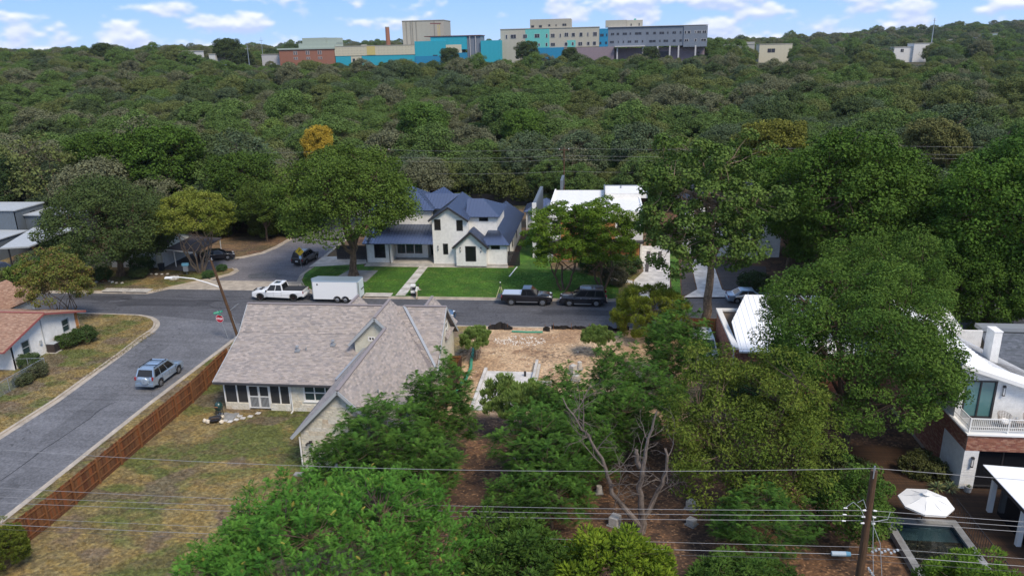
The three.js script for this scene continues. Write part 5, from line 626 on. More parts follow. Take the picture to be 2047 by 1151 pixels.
// terrace, pool and patio roof
{
  const t = thing('timber_terrace', 'dark red brown timber deck around the swimming pool', 'deck', [20, 0, -40]);
  const mats = [[0.115, 0.135, 0.16], [0.095, 0.11, 0.135], [0.14, 0.16, 0.19]].map((c) => std({ map: woodTex, color: lin(c[0], c[1], c[2]) }));
  for (let k = 0, z = -48.6; z < -40.15; z += 0.14, k++) part(t, 'deck_board', mats[(k * 7 + (k >> 2)) % 3], (g) => g.box(z < -46.4 ? 15.6 : 17.1, z < -43.7 ? 22.34 : 30, 0.34, 0.4, z, z + 0.132)); for (let k = 0, z = -40.1; z < -33; z += 0.14, k++) part(t, 'deck_board', mats[(k * 5 + (k >> 1)) % 3], (g) => g.box(20.8, 30, 0.34, 0.4, z, z + 0.132));
  part(t, 'deck_joist', B.dark, (g) => { g.box(15.6, 22.2, 0.02, 0.33, -48.6, -46.4); g.box(17.1, 22.2, 0.02, 0.33, -46.4, -43.7); g.box(17.1, 30, 0.02, 0.33, -43.6, -40.15); g.box(20.8, 30, 0.02, 0.33, -40.1, -33); });
  const p = thing('swimming_pool', 'small dark blue swimming pool with pale concrete coping', 'pool', [18.8, 0, -36]);
  part(p, 'coping', M.concreteGrey, (g) => { g.box(16.7, 20.75, 0.05, 0.44, -40.1, -39.6); g.box(20.35, 20.75, 0.05, 0.44, -39.6, -32.5); g.box(16.7, 17.1, 0.05, 0.44, -39.6, -32.5); g.box(17.1, 20.35, 0.05, 0.44, -33, -32.5); });
  const tile = std({ color: lin(0.022, 0.04, 0.055), roughness: 0.5 }); part(p, 'basin', tile, (g) => { g.box(17.1, 20.35, -1.2, -1.15, -39.6, -33); g.box(17.1, 17.14, -1.15, 0.3, -39.6, -33); g.box(20.31, 20.35, -1.15, 0.3, -39.6, -33); g.box(17.14, 20.31, -1.15, 0.3, -39.6, -39.56); }); part(p, 'step', std({ color: lin(0.10, 0.13, 0.14) }), (g) => { g.box(17.14, 20.31, -0.6, 0.02, -39.56, -38.4); g.box(18.8, 20.31, -1.15, -0.2, -38.4, -37.4); });
  part(p, 'water', phy({ color: lin(1, 1, 1), roughness: 0.04, transmission: 1, thickness: 1, ior: 1.33, attenuationColor: lin(0.08, 0.28, 0.36), attenuationDistance: 1.2 }), (g) => g.box(17.145, 20.305, -1.14, 0.2, -39.555, -33.02));
  const f = thing('pool_fence', 'thin black metal fence beside the swimming pool', 'fence', [20.9, 0.4, -38]); for (let k = 0; k < 26; k++) part(f, 'picket', B.dark, (g) => { const z = -40.6 + k * 0.24; g.box(20.86, 20.88, 0.4, 1.5, z, z + 0.02); }); part(f, 'rail', B.dark, (g) => { g.box(20.855, 20.885, 1.5, 1.54, -40.65, -34.4); g.box(20.855, 20.885, 0.5, 0.53, -40.65, -34.4); }); for (let k = 0; k < 9; k++) part(f, 'picket', B.dark, (g) => { const x = 18.8 + k * 0.24; g.box(x, x + 0.02, 0.4, 1.5, -40.66, -40.64); });
  const c = thing('patio_roof', 'white flat patio roof with dark underside at the right edge', 'canopy', [25, 0.4, -40]);
  part(c, 'roof_sheet', B.metalWhite, (g) => g.slab([[22.62, 3.1, -41.9], [30, 3.1, -41.3], [30, 3.1, -35.2], [22.66, 3.1, -37.4]], 0.05)); part(c, 'fascia', B.darkTrim, (g) => g.slab([[22.64, 3.04, -41.88], [30, 3.04, -41.28], [30, 3.04, -35.22], [22.68, 3.04, -37.42]], 0.22)); for (const z of [-41.2, -38.0]) part(c, 'post', B.trim, (g) => g.box(22.95, 23.2, 0.4, 2.82, z - 0.12, z + 0.12));
  part(c, 'glass_wall', B.glass, (g) => g.box(23.4, 23.44, 0.42, 2.8, -41.0, -36));
  const u = thing('parasol', 'open white octagonal parasol beside the pool', 'umbrella', [18.75, 0.44, -39.85]); const cv = std({ color: lin(0.80, 0.79, 0.76), roughness: 0.95 });
  const rim = [], R = 1.42; for (let k = 0; k < 8; k++) { const a = (k + 0.5) / 8 * 6.2832; rim.push([Math.cos(a) * R, 1.72, Math.sin(a) * R]); } const lean = [-0.25, 0.7], canopy = new THREE.Group(); canopy.name = 'canopy'; canopy.position.set(lean[0], 0, lean[1]); u.add(canopy); for (let k = 0; k < 8; k++) local(canopy, 'canopy_panel', cv, (g) => { const a = rim[k], b = rim[(k + 1) % 8]; const m = (p, s) => [p[0] * s, mix(2.22, 1.72, s) - 0.05 * Math.sin(s * 3.1), p[2] * s]; g.quad(a, b, m(b, 0.55), m(a, 0.55)); g.quad(m(a, 0.55), m(b, 0.55), m(b, 0.08), m(a, 0.08)); g.quad(a, [a[0], 1.62, a[2]], [b[0], 1.62, b[2]], b); });
  local(canopy, 'vent_cap', cv, (g) => { for (let k = 0; k < 8; k++) { const a = rim[k], b = rim[(k + 1) % 8]; g.tri([0, 2.34, 0], [a[0] * 0.18, 2.25, a[2] * 0.18], [b[0] * 0.18, 2.25, b[2] * 0.18]); } }); local(u, 'pole', B.darkTrim, (g) => g.rod([[0, 0, 0], [0, 0.9, 0], [lean[0], 2.3, lean[1]]], 0.03, 0.03, 8)); for (let k = 0; k < 8; k++) local(canopy, 'rib', B.trimGrey, (g) => g.bar([0, 2.17, 0], [rim[k][0] * 0.98, 1.70, rim[k][2] * 0.98], 0.02));
  local(u, 'base', M.concreteGrey, (g) => g.rod([[0, 0, 0], [0, 0.08, 0]], 0.25, 0.24, 12));
  // yuccas, pot, balcony furniture
  const yr = rng(91); for (const [x, z, label] of [[21.0, -43.3, 'left one of two spiky yuccas on the terrace'], [21.75, -43.35, 'right one of two spiky yuccas by the white pier']]) { const y = thing('yucca_plant', label, 'plant', [x, 0.4, z], 'yuccas on the terrace'); local(y, 'leaves', std({ vertexColors: true }), (g) => { g.color([1, 1, 1]); for (let k = 0; k < 70; k++) { const a = yr() * 6.28, e = 0.2 + yr() * 1.2, L = 0.55 + 0.35 * yr(), d = [Math.cos(a) * Math.cos(e), Math.sin(e), Math.sin(a) * Math.cos(e)], s = [-Math.sin(a) * 0.03, 0, Math.cos(a) * 0.03]; g.col = yr() < 0.3 ? [0.28, 0.28, 0.10] : [0.10, 0.15, 0.07]; const m = [d[0] * L * 0.6, d[1] * L * 0.6, d[2] * L * 0.6], e2 = [d[0] * L, d[1] * L * 0.8 - 0.08, d[2] * L]; g.tri([0, 0.05, 0], [m[0] + s[0], m[1], m[2] + s[2]], [m[0] - s[0], m[1], m[2] - s[2]]); g.tri(e2, [m[0] - s[0], m[1], m[2] - s[2]], [m[0] + s[0], m[1], m[2] + s[2]]); } }); local(y, 'stem', bark, (g) => g.rod([[0, 0, 0], [0, 0.2, 0]], 0.08, 0.06, 7)); }
  const pot = thing('flower_pot', 'grey concrete flower pot at the foot of the white pier', 'pot', [22.75, 0.4, -43.25]); mesh('bowl', new THREE.LatheGeometry([[0.0, 0], [0.17, 0], [0.2, 0.05], [0.2, 0.32], [0.23, 0.34], [0.23, 0.4], [0.19, 0.4], [0.18, 0.34], [0, 0.33]].map((p) => new THREE.Vector2(...p)), 18), M.concrete, pot); local(pot, 'sprig', leafMat([0.06, 0.1, 0.04], { vertexColors: false }), (g) => { for (let k = 0; k < 24; k++) { const a = k * 2.4, h = 0.36 + 0.14 * yr(); g.tri([0, 0.33, 0], [Math.cos(a) * 0.12, h, Math.sin(a) * 0.12], [Math.cos(a + 0.4) * 0.12, h - 0.03, Math.sin(a + 0.4) * 0.12]); } });
  const wick = std({ color: lin(0.30, 0.25, 0.21), roughness: 0.8 });
  const chair = thing('wicker_chair', 'round backed wicker chair left on the balcony', 'chair', [25.0, 4.12, -44.9], 'balcony chairs', 0.4); { const back = []; for (let i = 0; i <= 5; i++) for (let k = 0; k <= 10; k++) { const a = Math.PI * (0.9 + 1.2 * k / 10), r0 = 0.34 + 0.08 * i / 5; back.push([Math.cos(a) * r0, 0.36 + 0.1 * i * (0.65 + 0.35 * Math.sin(k / 10 * Math.PI)), Math.sin(a) * r0]); } local(chair, 'backrest', wick, (g) => { for (let i = 0; i < 5; i++) for (let k = 0; k < 10; k++) { const q = (a, b) => back[a * 11 + b]; g.bar(q(i, k), q(i + 1, k), 0.02); g.bar(q(i + 1, k), q(i + 1, k + 1), 0.018); } }); local(chair, 'seat_cushion', cv, (g) => g.rod([[0, 0.34, 0], [0, 0.44, 0]], 0.33, 0.31, 14)); local(chair, 'seat_ring', wick, (g) => g.rod([[0, 0.28, 0], [0, 0.335, 0]], 0.36, 0.36, 14)); for (const [a, b] of [[1, 1], [1, -1], [-1, 1], [-1, -1]]) local(chair, 'leg', wick, (g) => g.bar([a * 0.24, 0.3, b * 0.24], [a * 0.3, 0, b * 0.3], 0.03)); }
  copyOf(chair, [26.5, 4.12, -44.95], -0.5, 'round backed wicker chair right on the balcony');
  const tb = thing('side_table', 'low round wicker table between the balcony chairs', 'table', [25.75, 4.12, -44.75]); local(tb, 'table_top', wick, (g) => g.rod([[0, 0.42, 0], [0, 0.46, 0]], 0.3, 0.3, 16)); local(tb, 'pedestal', wick, (g) => g.rod([[0, 0, 0], [0, 0.42, 0]], 0.2, 0.14, 12)); const lan = thing('table_lantern', 'small beige lantern standing on the balcony table', 'lantern', [25.6, 4.58, -44.75]); local(lan, 'body', wick, (g) => { g.rod([[0, 0, 0], [0, 0.18, 0]], 0.06, 0.07, 8); }); local(lan, 'cap', B.trimGrey, (g) => g.rod([[0, 0.18, 0], [0, 0.24, 0]], 0.075, 0.03, 8));
}
// neighbour's shingled lean-to with a timber frame at the right edge
{ const t = thing('grey_shingle_annex', 'small grey shingled annex roof beside a timber frame at the right edge', 'annex', [33, 0, -58]); const s = [[0.11, 0.125, 0.15], [0.13, 0.145, 0.175], [0.095, 0.11, 0.13]]; part(t, 'roof', std({ color: lin(0.08, 0.09, 0.11) }), (g) => g.slab([[29.6, 3.0, -54.6], [36, 3.0, -54.6], [36, 5.2, -58.6], [29.6, 5.2, -58.6]], 0.12)); const [W, lw] = dirTo([29.6, 3.0, -54.6], [29.6, 5.2, -58.6]); shingles(t, 'shingle_field', [29.6, 3.0, -54.6], [1, 0, 0], W, 6.4, lw, () => true, s, 640); part(t, 'wall', B.cream, (g) => g.box(29.8, 36, 0, 5.0, -59.4, -58.7)); part(t, 'fascia', B.lead, (g) => g.box(29.6, 37, 5.3, 5.6, -59.6, -58.5)); for (const x of [31.0, 33.4]) part(t, 'frame_post', B.pole, (g) => g.box(x, x + 0.15, 0, 6.4, -53.6, -53.45)); for (const y of [3.2, 4.6]) part(t, 'frame_rail', B.pole, (g) => g.box(30.8, 36, y, y + 0.14, -53.44, -53.36)); }

// ---------------------------------------------------------------- houses at the left
{ // cottage with red brown roof
  const t = thing('cottage', 'white cottage with red brown shingle roof at the left edge', 'house', [-60, 0, -62]); const st = [[0.31, 0.18, 0.12], [0.35, 0.21, 0.14], [0.28, 0.16, 0.105], [0.38, 0.24, 0.165]], base = std({ color: lin(0.26, 0.14, 0.09) }), rim = std({ color: lin(0.30, 0.09, 0.08) });
  const w = [[-59.9, -58.9, 0.85, 2.15], [-65.4, -64.4, 1.0, 2.3]];
  wall(t, 'gable_wall', B.whiteLap, [[-66.6, 0], [-57.6, 0], [-57.6, 2.5], [-61.6, 3.85], [-66.6, 2.5]], w, 'x', -53.2, 0.2, -1); for (const q of w) glazing(t, 'window', q, 'x', -53.2, 1, { frame: B.trimGrey, pane: B.glassBlue, ny: 2 });
  part(t, 'back_wall', B.white, (g) => g.box(-75, -53.2, 0, 2.5, -57.8, -57.58)); part(t, 'front_wall', B.white, (g) => g.box(-75, -53.2, 0, 2.5, -66.8, -66.6)); part(t, 'corner_board', B.cedar, (g) => g.box(-53.18, -53.08, 0, 2.4, -66.62, -66.3));
  const pl = (eL, eR, rL, rR, seed) => { const [U, lu] = dirTo(eL, eR), [W, lw] = dirTo(eL, rL); part(t, 'roof', base, (g) => g.slab([eL, eR, rR, rL], 0.12)); shingles(t, 'shingle_field', eL, U, W, lu, lw, () => true, st, seed); };
  pl([-75, 2.42, -56.0], [-52.5, 2.42, -56.0], [-75, 4.1, -61.6], [-52.5, 4.1, -61.6], 651); pl([-52.5, 2.42, -67.2], [-75, 2.42, -67.2], [-52.5, 4.1, -61.62], [-75, 4.1, -61.62], 652); pl([-61.2, 2.4, -65], [-61.2, 2.4, -71.6], [-64.6, 4.2, -65], [-64.6, 4.2, -71.6], 653); pl([-68, 2.4, -71.6], [-68, 2.4, -65], [-64.61, 4.2, -71.6], [-64.61, 4.2, -65], 654);
  part(t, 'ridge_cap', rim, (g) => g.bar([-75, 4.16, -61.61], [-52.5, 4.16, -61.61], 0.2, 0.06)); for (const [a, b] of [[[-52.48, 2.36, -56.0], [-52.48, 4.04, -61.6]], [[-52.48, 2.36, -67.2], [-52.48, 4.04, -61.6]]]) part(t, 'rake_board', rim, (g) => g.bar(a, b, 0.06, 0.18)); part(t, 'gutter', rim, (g) => g.bar([-75, 2.36, -55.94], [-52.5, 2.36, -55.94], 0.1)); part(t, 'front_wing_wall', B.white, (g) => g.box(-67.6, -61.6, 0, 2.4, -71.2, -66.8));
  part(t, 'pipe', B.trimGrey, (g) => g.bar([-53.14, 0.2, -61.7], [-53.14, 3.4, -61.7], 0.06)); part(t, 'meter_box', B.trimGrey, (g) => g.box(-53.19, -53.06, 1.1, 1.5, -61.3, -61.05));
  const ac = thing('air_conditioner', 'dark brown air conditioner unit beside the white cottage wall', 'air conditioner', [-52.6, 0, -62.0]); local(ac, 'cabinet', std({ color: lin(0.05, 0.035, 0.032), roughness: 0.6 }), (g) => g.box(-0.4, 0.4, 0.08, 0.92, -0.4, 0.4)); local(ac, 'top_grille', B.roofPale, (g) => g.box(-0.42, 0.42, 0.921, 0.96, -0.42, 0.42)); for (let k = 0; k < 7; k++) local(ac, 'louvre', B.dark, (g) => g.box(0.401, 0.415, 0.16 + k * 0.1, 0.2 + k * 0.1, -0.38, 0.38)); local(ac, 'pad', M.concrete, (g) => g.box(-0.5, 0.5, 0, 0.08, -0.5, 0.5));
}
const shrubGeo = makeTree({ seed: 61, cr: 1.2, ch: 0.8, cy: 0.8, clumps: 60, clumpR: 0.34, leaves: 90, ls: 0.11, lobe: 0.2, tr: 0.03, stems: 4, limbs: 5, fork: 0.2, low: -0.7, colors: [[0.8, 0.8, 0.8], [1.2, 1.2, 1.2]], minY: 0.12, hollow: 0.45 });
for (const [x, z, s, c, label] of [[-51.3, -64.6, 1.0, [0.05, 0.085, 0.025], 'dark green shrub pair right half at the cottage corner'], [-52.1, -63.3, 0.85, [0.055, 0.09, 0.025], 'dark green shrub pair left half at the cottage corner'], [-52.6, -58.6, 0.75, [0.07, 0.11, 0.04], 'sparse grey green shrub under the cottage window'], [-50.0, -56.2, 0.8, [0.09, 0.10, 0.05], 'dusty vine shrub growing through the chain link fence'], [-49.95, -54.6, 0.6, [0.085, 0.10, 0.045], 'low dusty shrub along the chain link fence'],
  [-72.5, -83.8, 1.7, [0.10, 0.15, 0.03], 'yellow green shrub by the kerb below the grey house'], [-75.5, -83.6, 1.2, [0.11, 0.13, 0.04], 'tall mixed shrub beside the dark fence at the left edge'], [-70.5, -86.5, 2.0, [0.07, 0.16, 0.03], 'bright green shrub below the grey roof edge'], [-74.5, -88.2, 1.8, [0.075, 0.10, 0.05], 'grey green shrub before the dark carport'], [-68, -84.2, 1.3, [0.11, 0.12, 0.04], 'olive shrub left of the dark live oak'], [-66.5, -83.2, 1.0, [0.12, 0.12, 0.05], 'low tan shrub on the bank above the street'], [-60.5, -89.6, 1.2, [0.05, 0.085, 0.03], 'dark bush against the white carport house'], [-63.4, -84.8, 1.1, [0.055, 0.09, 0.03], 'dark bush below the live oak trunk'], [-59.0, -86.4, 0.9, [0.06, 0.09, 0.035], 'low dark bush on the stone edged bed'], [-49.8, -86.9, 0.6, [0.06, 0.12, 0.04], 'tufted green plant at the kerb by the myrtle stems'], [-49.6, -90.0, 0.55, [0.06, 0.12, 0.04], 'small green plant at the carport drive corner'],
  [-9.4, -133, 1.5, [0.11, 0.14, 0.05], 'pale yucca clump at the rear black fence'], [-25.5, -131, 1.7, [0.10, 0.14, 0.05], 'pale green bush behind the white house roof'], [1.8, -86.4, 1.3, [0.10, 0.10, 0.06], 'dry ornamental grass clump beside the cedar garage'], [3.0, -90.5, 1.6, [0.05, 0.085, 0.03], 'dark shrub under the cedar garage door'], [-0.8, -91.5, 1.5, [0.055, 0.09, 0.03], 'dark shrub between the two street elms'], [15.5, -43.4, 1.4, [0.05, 0.07, 0.025], 'dark shrub on the terrace under the pecan'], [20.9, -45.2, 1.05, [0.08, 0.09, 0.03], 'olive potted tree beside the brick side wall'], [12.0, -54.2, 1.6, [0.05, 0.09, 0.03], 'dark shrub below the brick wing wall'], [17.5, -84.5, 1.4, [0.05, 0.08, 0.03], 'dark shrub behind the silver sedan']]) plant('garden_shrub', label, 'shrub', shrubGeo, [x, 0, z], { turn: x, scale: s, leaf: leafMat(c), stem: 'stem', top: 'foliage' });
{ // grey modern house
  const t = thing('grey_modern_house', 'charcoal panelled flat roofed house at the left edge', 'house', [-90, 0, -102]);
  const w = [[-103.9, -102.9, 3.2, 5.2]]; wall(t, 'tower_side_wall', B.greyPanel, [[-105.8, 0], [-99.9, 0], [-99.9, 5.9], [-105.8, 5.9]], w, 'x', -86.2, 0.2, -1); for (const q of w) glazing(t, 'window', q, 'x', -86.2, 1, { frame: B.dark, pane: B.glassBlue });
  const seam = std({ color: lin(0.12, 0.145, 0.17), roughness: 0.6 }); for (let x = -100; x < -86.3; x += 0.46) part(t, 'wall_panel', seam, (g) => g.box(x, x + 0.445, 0, 5.9, -100.1, -99.9)); part(t, 'tower_roof', B.roofPale, (g) => g.box(-100, -86.0, 5.9, 6.06, -106, -99.7)); part(t, 'rear_wall', B.greyPanel, (g) => g.box(-100, -86.4, 0, 5.9, -105.8, -105.6));
  part(t, 'middle_block', B.greyPanel, (g) => g.box(-86.1, -78.5, 0, 4.9, -107, -101.5)); part(t, 'middle_roof', B.roofPale, (g) => g.box(-86.1, -78.2, 4.9, 5.05, -107.2, -101.2)); part(t, 'flue', B.dark, (g) => g.rod([[-82.4, 3.0, -100.2], [-82.4, 4.3, -100.2]], 0.16, 0.16, 8));
  part(t, 'carport_roof', B.roofPale, (g) => g.slab([[-80.7, 3.0, -89.6], [-77.2, 3.0, -90.6], [-77.6, 3.2, -101], [-84.6, 3.2, -101]], 0.2)); part(t, 'low_block', B.greyPanel, (g) => g.box(-100, -84.8, 0, 2.9, -99.6, -91)); part(t, 'low_roof', B.roofPale, (g) => g.box(-100, -84.6, 2.9, 3.04, -99.88, -90.8)); part(t, 'carport_wall', B.dark, (g) => g.box(-84.6, -78.4, 0, 2.8, -100.9, -100.7)); for (const [x, z] of [[-80.3, -90.4], [-77.6, -91.2]]) part(t, 'post', B.dark, (g) => g.box(x, x + 0.15, 0, 2.85, z - 0.15, z));
  const f = thing('dark_low_fence', 'dark low board fence at the left edge before the parked blue car', 'fence', [-79.5, 0, -84]); for (let k = 0; k < 18; k++) part(f, 'board', B.blackFence, (g) => g.box(-83 + k * 0.3, -82.72 + k * 0.3, 0, 1.5, -84.03 - 0.006 * (k % 2), -84)); part(f, 'rail', B.blackFence, (g) => g.box(-83, -77.6, 1.2, 1.3, -84.1, -84.04));
}
{ // house with carport
  const t = thing('carport_house', 'low white house with brown roof and slim white carport', 'house', [-59, 0, -95]); const st = [[0.10, 0.075, 0.068], [0.12, 0.09, 0.08], [0.085, 0.064, 0.06]];
  part(t, 'wall', B.whiteLap, (g) => { g.box(-66, -58.6, 0, 2.4, -91.4, -91.2); g.box(-58.8, -58.6, 0, 2.4, -99, -91.4); g.box(-66, -58.8, 0, 2.4, -99.2, -99); }); part(t, 'brick_pier', B.cream, (g) => g.box(-59.1, -58.5, 0, 2.3, -91.19, -90.7));
  part(t, 'roof', std({ color: lin(0.07, 0.055, 0.05) }), (g) => g.slab([[-66.4, 2.4, -90.6], [-58.0, 2.4, -90.6], [-58.0, 4.1, -95.2], [-66.4, 4.1, -95.2]], 0.12)); { const [W, lw] = dirTo([-66.4, 2.4, -90.6], [-66.4, 4.1, -95.2]); shingles(t, 'shingle_field', [-66.4, 2.4, -90.6], [1, 0, 0], W, 8.4, lw, () => true, st, 661); } part(t, 'roof', std({ color: lin(0.08, 0.062, 0.057) }), (g) => g.slab([[-58.0, 2.4, -99.8], [-66.4, 2.4, -99.8], [-66.4, 4.1, -95.22], [-58.0, 4.1, -95.22]], 0.12));
  part(t, 'gable_panel', B.creamLap, (g) => g.poly([[-58.2, 2.42, -90.8], [-58.2, 2.42, -99.6], [-58.2, 3.95, -95.2]])); part(t, 'carport_roof', std({ color: lin(0.06, 0.045, 0.042) }), (g) => g.slab([[-58.6, 2.5, -91.8], [-53.6, 2.2, -91.2], [-53.6, 2.4, -98.5], [-58.6, 2.6, -98.5]], 0.1)); part(t, 'carport_fascia', B.trim, (g) => g.bar([-58.6, 2.42, -91.74], [-53.6, 2.12, -91.14], 0.05, 0.16)); for (const [x, z] of [[-57.0, -91.7], [-53.8, -91.4], [-53.8, -98.2]]) part(t, 'carport_post', B.trim, (g) => g.box(x - 0.05, x + 0.05, 0, 2.25, z - 0.05, z + 0.05));
  const sf = thing('low_board_wall', 'weathered pale board wall below the dark live oak', 'wall', [-63.3, 0, -84.6]); for (let k = 0; k < 10; k++) part(sf, 'board', B.fenceC, (g) => g.box(-64.3 + k * 0.2, -64.11 + k * 0.2, 0, 1.3, -84.62 - 0.006 * (k % 2), -84.6)); part(sf, 'rail', B.fenceC, (g) => g.box(-64.3, -62.3, 0.9, 1.0, -84.7, -84.635));
  const ring = thing('stone_planter_ring', 'round white stone planter ring on the dry corner lawn', 'planter', [-54.2, 0, -86.3]); for (let k = 0; k < 14; k++) local(ring, 'stone', k % 2 ? M.concreteWhite : M.concrete, (g) => { const a = k / 14 * 6.283, b = a + 0.41; const P = (q, r, y) => [Math.cos(q) * r, y, Math.sin(q) * r]; g.hex([P(a, 0.62, 0), P(b, 0.62, 0), P(b, 0.42, 0), P(a, 0.42, 0)], [P(a, 0.6, 0.28), P(b, 0.6, 0.28), P(b, 0.44, 0.28), P(a, 0.44, 0.28)]); });
  const rr = rng(66); const row = thing('edging_stones', 'row of pale edging stones in front of the live oak bed', 'stones', [-59, 0, -84.4]); for (let k = 0; k < 12; k++) { const m = mesh('stone', stoneGeo(rr), stoneMats[k % 3], row); m.position.set(-5.4 + k * 0.75, 0.06, (rr() - 0.5) * 0.8 - (k > 6 ? 3.4 : 0)); m.scale.setScalar(0.7 + 0.5 * rr()); }
}
function stoneGeo(r) { const g = new THREE.IcosahedronGeometry(0.22, 1), p = g.attributes.position; const h = Math.floor(r() * 1e6); for (let i = 0; i < p.count; i++) { const v = V(p.getX(i), p.getY(i), p.getZ(i)); const k = 0.75 + 0.5 * hash(Math.round(v.x * 50), Math.round(v.y * 50 + v.z * 90), h); p.setXYZ(i, v.x * k, v.y * k * 0.6, v.z * k); } g.computeVertexNormals(); return g; }

{ // undergrowth filling the woodland edge
  const r = rng(515), im = new THREE.InstancedMesh(shrubGeo.crown, leafMat([1, 1, 1]), 420), m4 = new THREE.Matrix4(), q = new THREE.Quaternion(), Y = V(0, 1, 0); let i = 0;
  while (i < 420) { const x = -120 + r() * 190, z = x < -47 ? -108 - r() * 22 : x > 27 ? -98 - r() * 30 : -136 - r() * 18; if (x > -30 && x < -2 && z > -136) continue; const s = 1.3 + 1.9 * r(); im.setMatrixAt(i, m4.compose(V(x, ground(x, z), z), q.setFromAxisAngle(Y, r() * 6.28), V(s, s * (1 + 0.5 * r()), s))); const c = [[0.055, 0.095, 0.025], [0.085, 0.105, 0.035], [0.10, 0.13, 0.03]][Math.floor(r() * 3)]; im.setColorAt(i, lin(...c)); i++; }
  im.name = 'understorey'; im.castShadow = im.receiveShadow = true; tag(im, 'tangled undergrowth filling the foot of the woodland edge', 'undergrowth', undefined, 'stuff'); scene.add(im); }

// ---------------------------------------------------------------- yard fence, grill, stones
{
  const f = thing('cedar_fence', 'red brown cedar fence between the side street and dry lawn', 'fence', [-33, 0, -45]); const bm = [B.fence, B.fenceB, B.fenceC, std({ map: woodTex, color: lin(0.26, 0.19, 0.15) }), B.fence, std({ map: woodTex, color: lin(0.52, 0.38, 0.28) })], r = rng(31), pg = new THREE.BoxGeometry(0.02, 1.8, 0.138), px = (z) => -33.0 - 0.5 * sm(-52, -60, z) - 0.4 * sm(-37, -31, z);
  for (let k = 0; k < 200; k++) { const z = -59.6 + k * 0.1445, m = mesh('picket', pg, bm[Math.floor(r() * 6)], f); m.position.set(px(z) - 0.05 + 33 + (r() - 0.5) * 0.008, 0.92 + (r() - 0.5) * 0.03, z + 45); m.rotation.x = (r() - 0.5) * 0.012; }
  const pz = []; for (let z = -59.5; z < -30.5; z += 2.4) pz.push(z); for (const z of pz) part(f, 'post', B.fenceC, (g) => g.box(px(z), px(z) + 0.1, 0, 1.85, z - 0.05, z + 0.05)); for (let i = 0; i < pz.length - 1; i++) for (const y of [0.3, 0.95, 1.6]) part(f, 'rail', B.fenceC, (g) => g.bar([px(pz[i]) - 0.015, y, pz[i] + 0.05], [px(pz[i + 1]) - 0.015, y, pz[i + 1] - 0.05], 0.04, 0.09)); part(f, 'base_board', B.fenceB, (g) => { for (let i = 0; i < pz.length - 1; i++) g.bar([px(pz[i]) - 0.02, 0.08, pz[i] + 0.05], [px(pz[i + 1]) - 0.02, 0.08, pz[i + 1] - 0.05], 0.03, 0.16); });
  const h = thing('cedar_fence', 'short cedar fence return between long fence and shingled house', 'fence', [-31.6, 0, -59.8]); for (let k = 0; k < 26; k++) part(h, 'picket', bm[k % 4], (g) => g.box(-33.4 + k * 0.145, -33.264 + k * 0.145, 0.02, 1.82, -59.84 - 0.004 * (k % 2), -59.82)); for (const y of [0.35, 1.55]) part(h, 'rail', B.fenceC, (g) => g.box(-33.4, -29.8, y, y + 0.09, -59.81, -59.77)); for (const x of [-31.6, -29.9]) part(h, 'post', B.fenceC, (g) => g.box(x, x + 0.1, 0, 1.85, -59.76, -59.66));
  const gt = thing('cedar_gate', 'red brown braced cedar gate at the right wall of the shingled house', 'gate', [-12.6, 0, -59.4]); for (let k = 0; k < 9; k++) part(gt, 'board', bm[k % 3], (g) => g.box(-13.02 + k * 0.125, -12.9 + k * 0.125, 0.06, 1.75, -59.44 - 0.004 * (k % 2), -59.42)); part(gt, 'frame', B.fenceC, (g) => { g.box(-13.02, -11.92, 1.6, 1.7, -59.41, -59.36); g.box(-13.02, -11.92, 0.2, 0.3, -59.41, -59.36); g.bar([-12.98, 0.3, -59.385], [-11.96, 1.6, -59.385], 0.04, 0.08); g.box(-13.02, -12.94, 0.05, 1.78, -59.41, -59.35); g.box(-12.0, -11.92, 0.05, 1.78, -59.41, -59.35); });
  const old = thing('weathered_fence', 'weathered dark grey fence leaning beside the bare lot', 'fence', [-12, 0, -56.5]); const om = std({ map: woodTex, color: lin(0.12, 0.10, 0.10) }), om2 = std({ map: woodTex, color: lin(0.17, 0.14, 0.13) }); for (let k = 0; k < 46; k++) { const z = -59.3 + k * 0.145, m = mesh('picket', pg, k % 3 ? om : om2, old); m.position.set(0.1 + (r() - 0.5) * 0.04, 0.86, z + 56.5); m.rotation.z = -0.08 + (r() - 0.5) * 0.04; } for (const y of [0.4, 1.5]) part(old, 'rail', om2, (g) => g.box(-11.98, -11.93, y, y + 0.09, -59.3, -52.7));
  // chain link fence before the cottage
  const c = thing('chain_link_fence', 'grey chain link fence in front of the white cottage', 'fence', [-50.2, 0, -54]); for (const z of [-57.6, -55.6, -53.2, -50.6, -48, -45.4]) part(c, 'post', B.galv, (g) => g.rod([[-50.1, 0, z], [-50.1, 1.3, z]], 0.03, 0.03, 7)); part(c, 'top_rail', B.galv, (g) => g.rod([[-50.1, 1.27, -57.6], [-50.1, 1.27, -45.4]], 0.02, 0.02, 6)); const wm = part(c, 'wire_mesh', B.galv, (g) => { for (let z = -57.6; z < -46.6; z += 0.12) { g.bar([-50.1, 0.05, z], [-50.1, 1.25, z + 1.2], 0.006); g.bar([-50.1, 1.25, z], [-50.1, 0.05, z + 1.2], 0.006); } }); wm.userData.kind = 'stuff'; part(c, 'return_rail', B.galv, (g) => { g.rod([[-50.1, 1.27, -57.6], [-53.1, 1.27, -57.2]], 0.02, 0.02, 6); g.rod([[-51.6, 0, -57.4], [-51.6, 1.28, -57.4]], 0.03, 0.03, 6); });
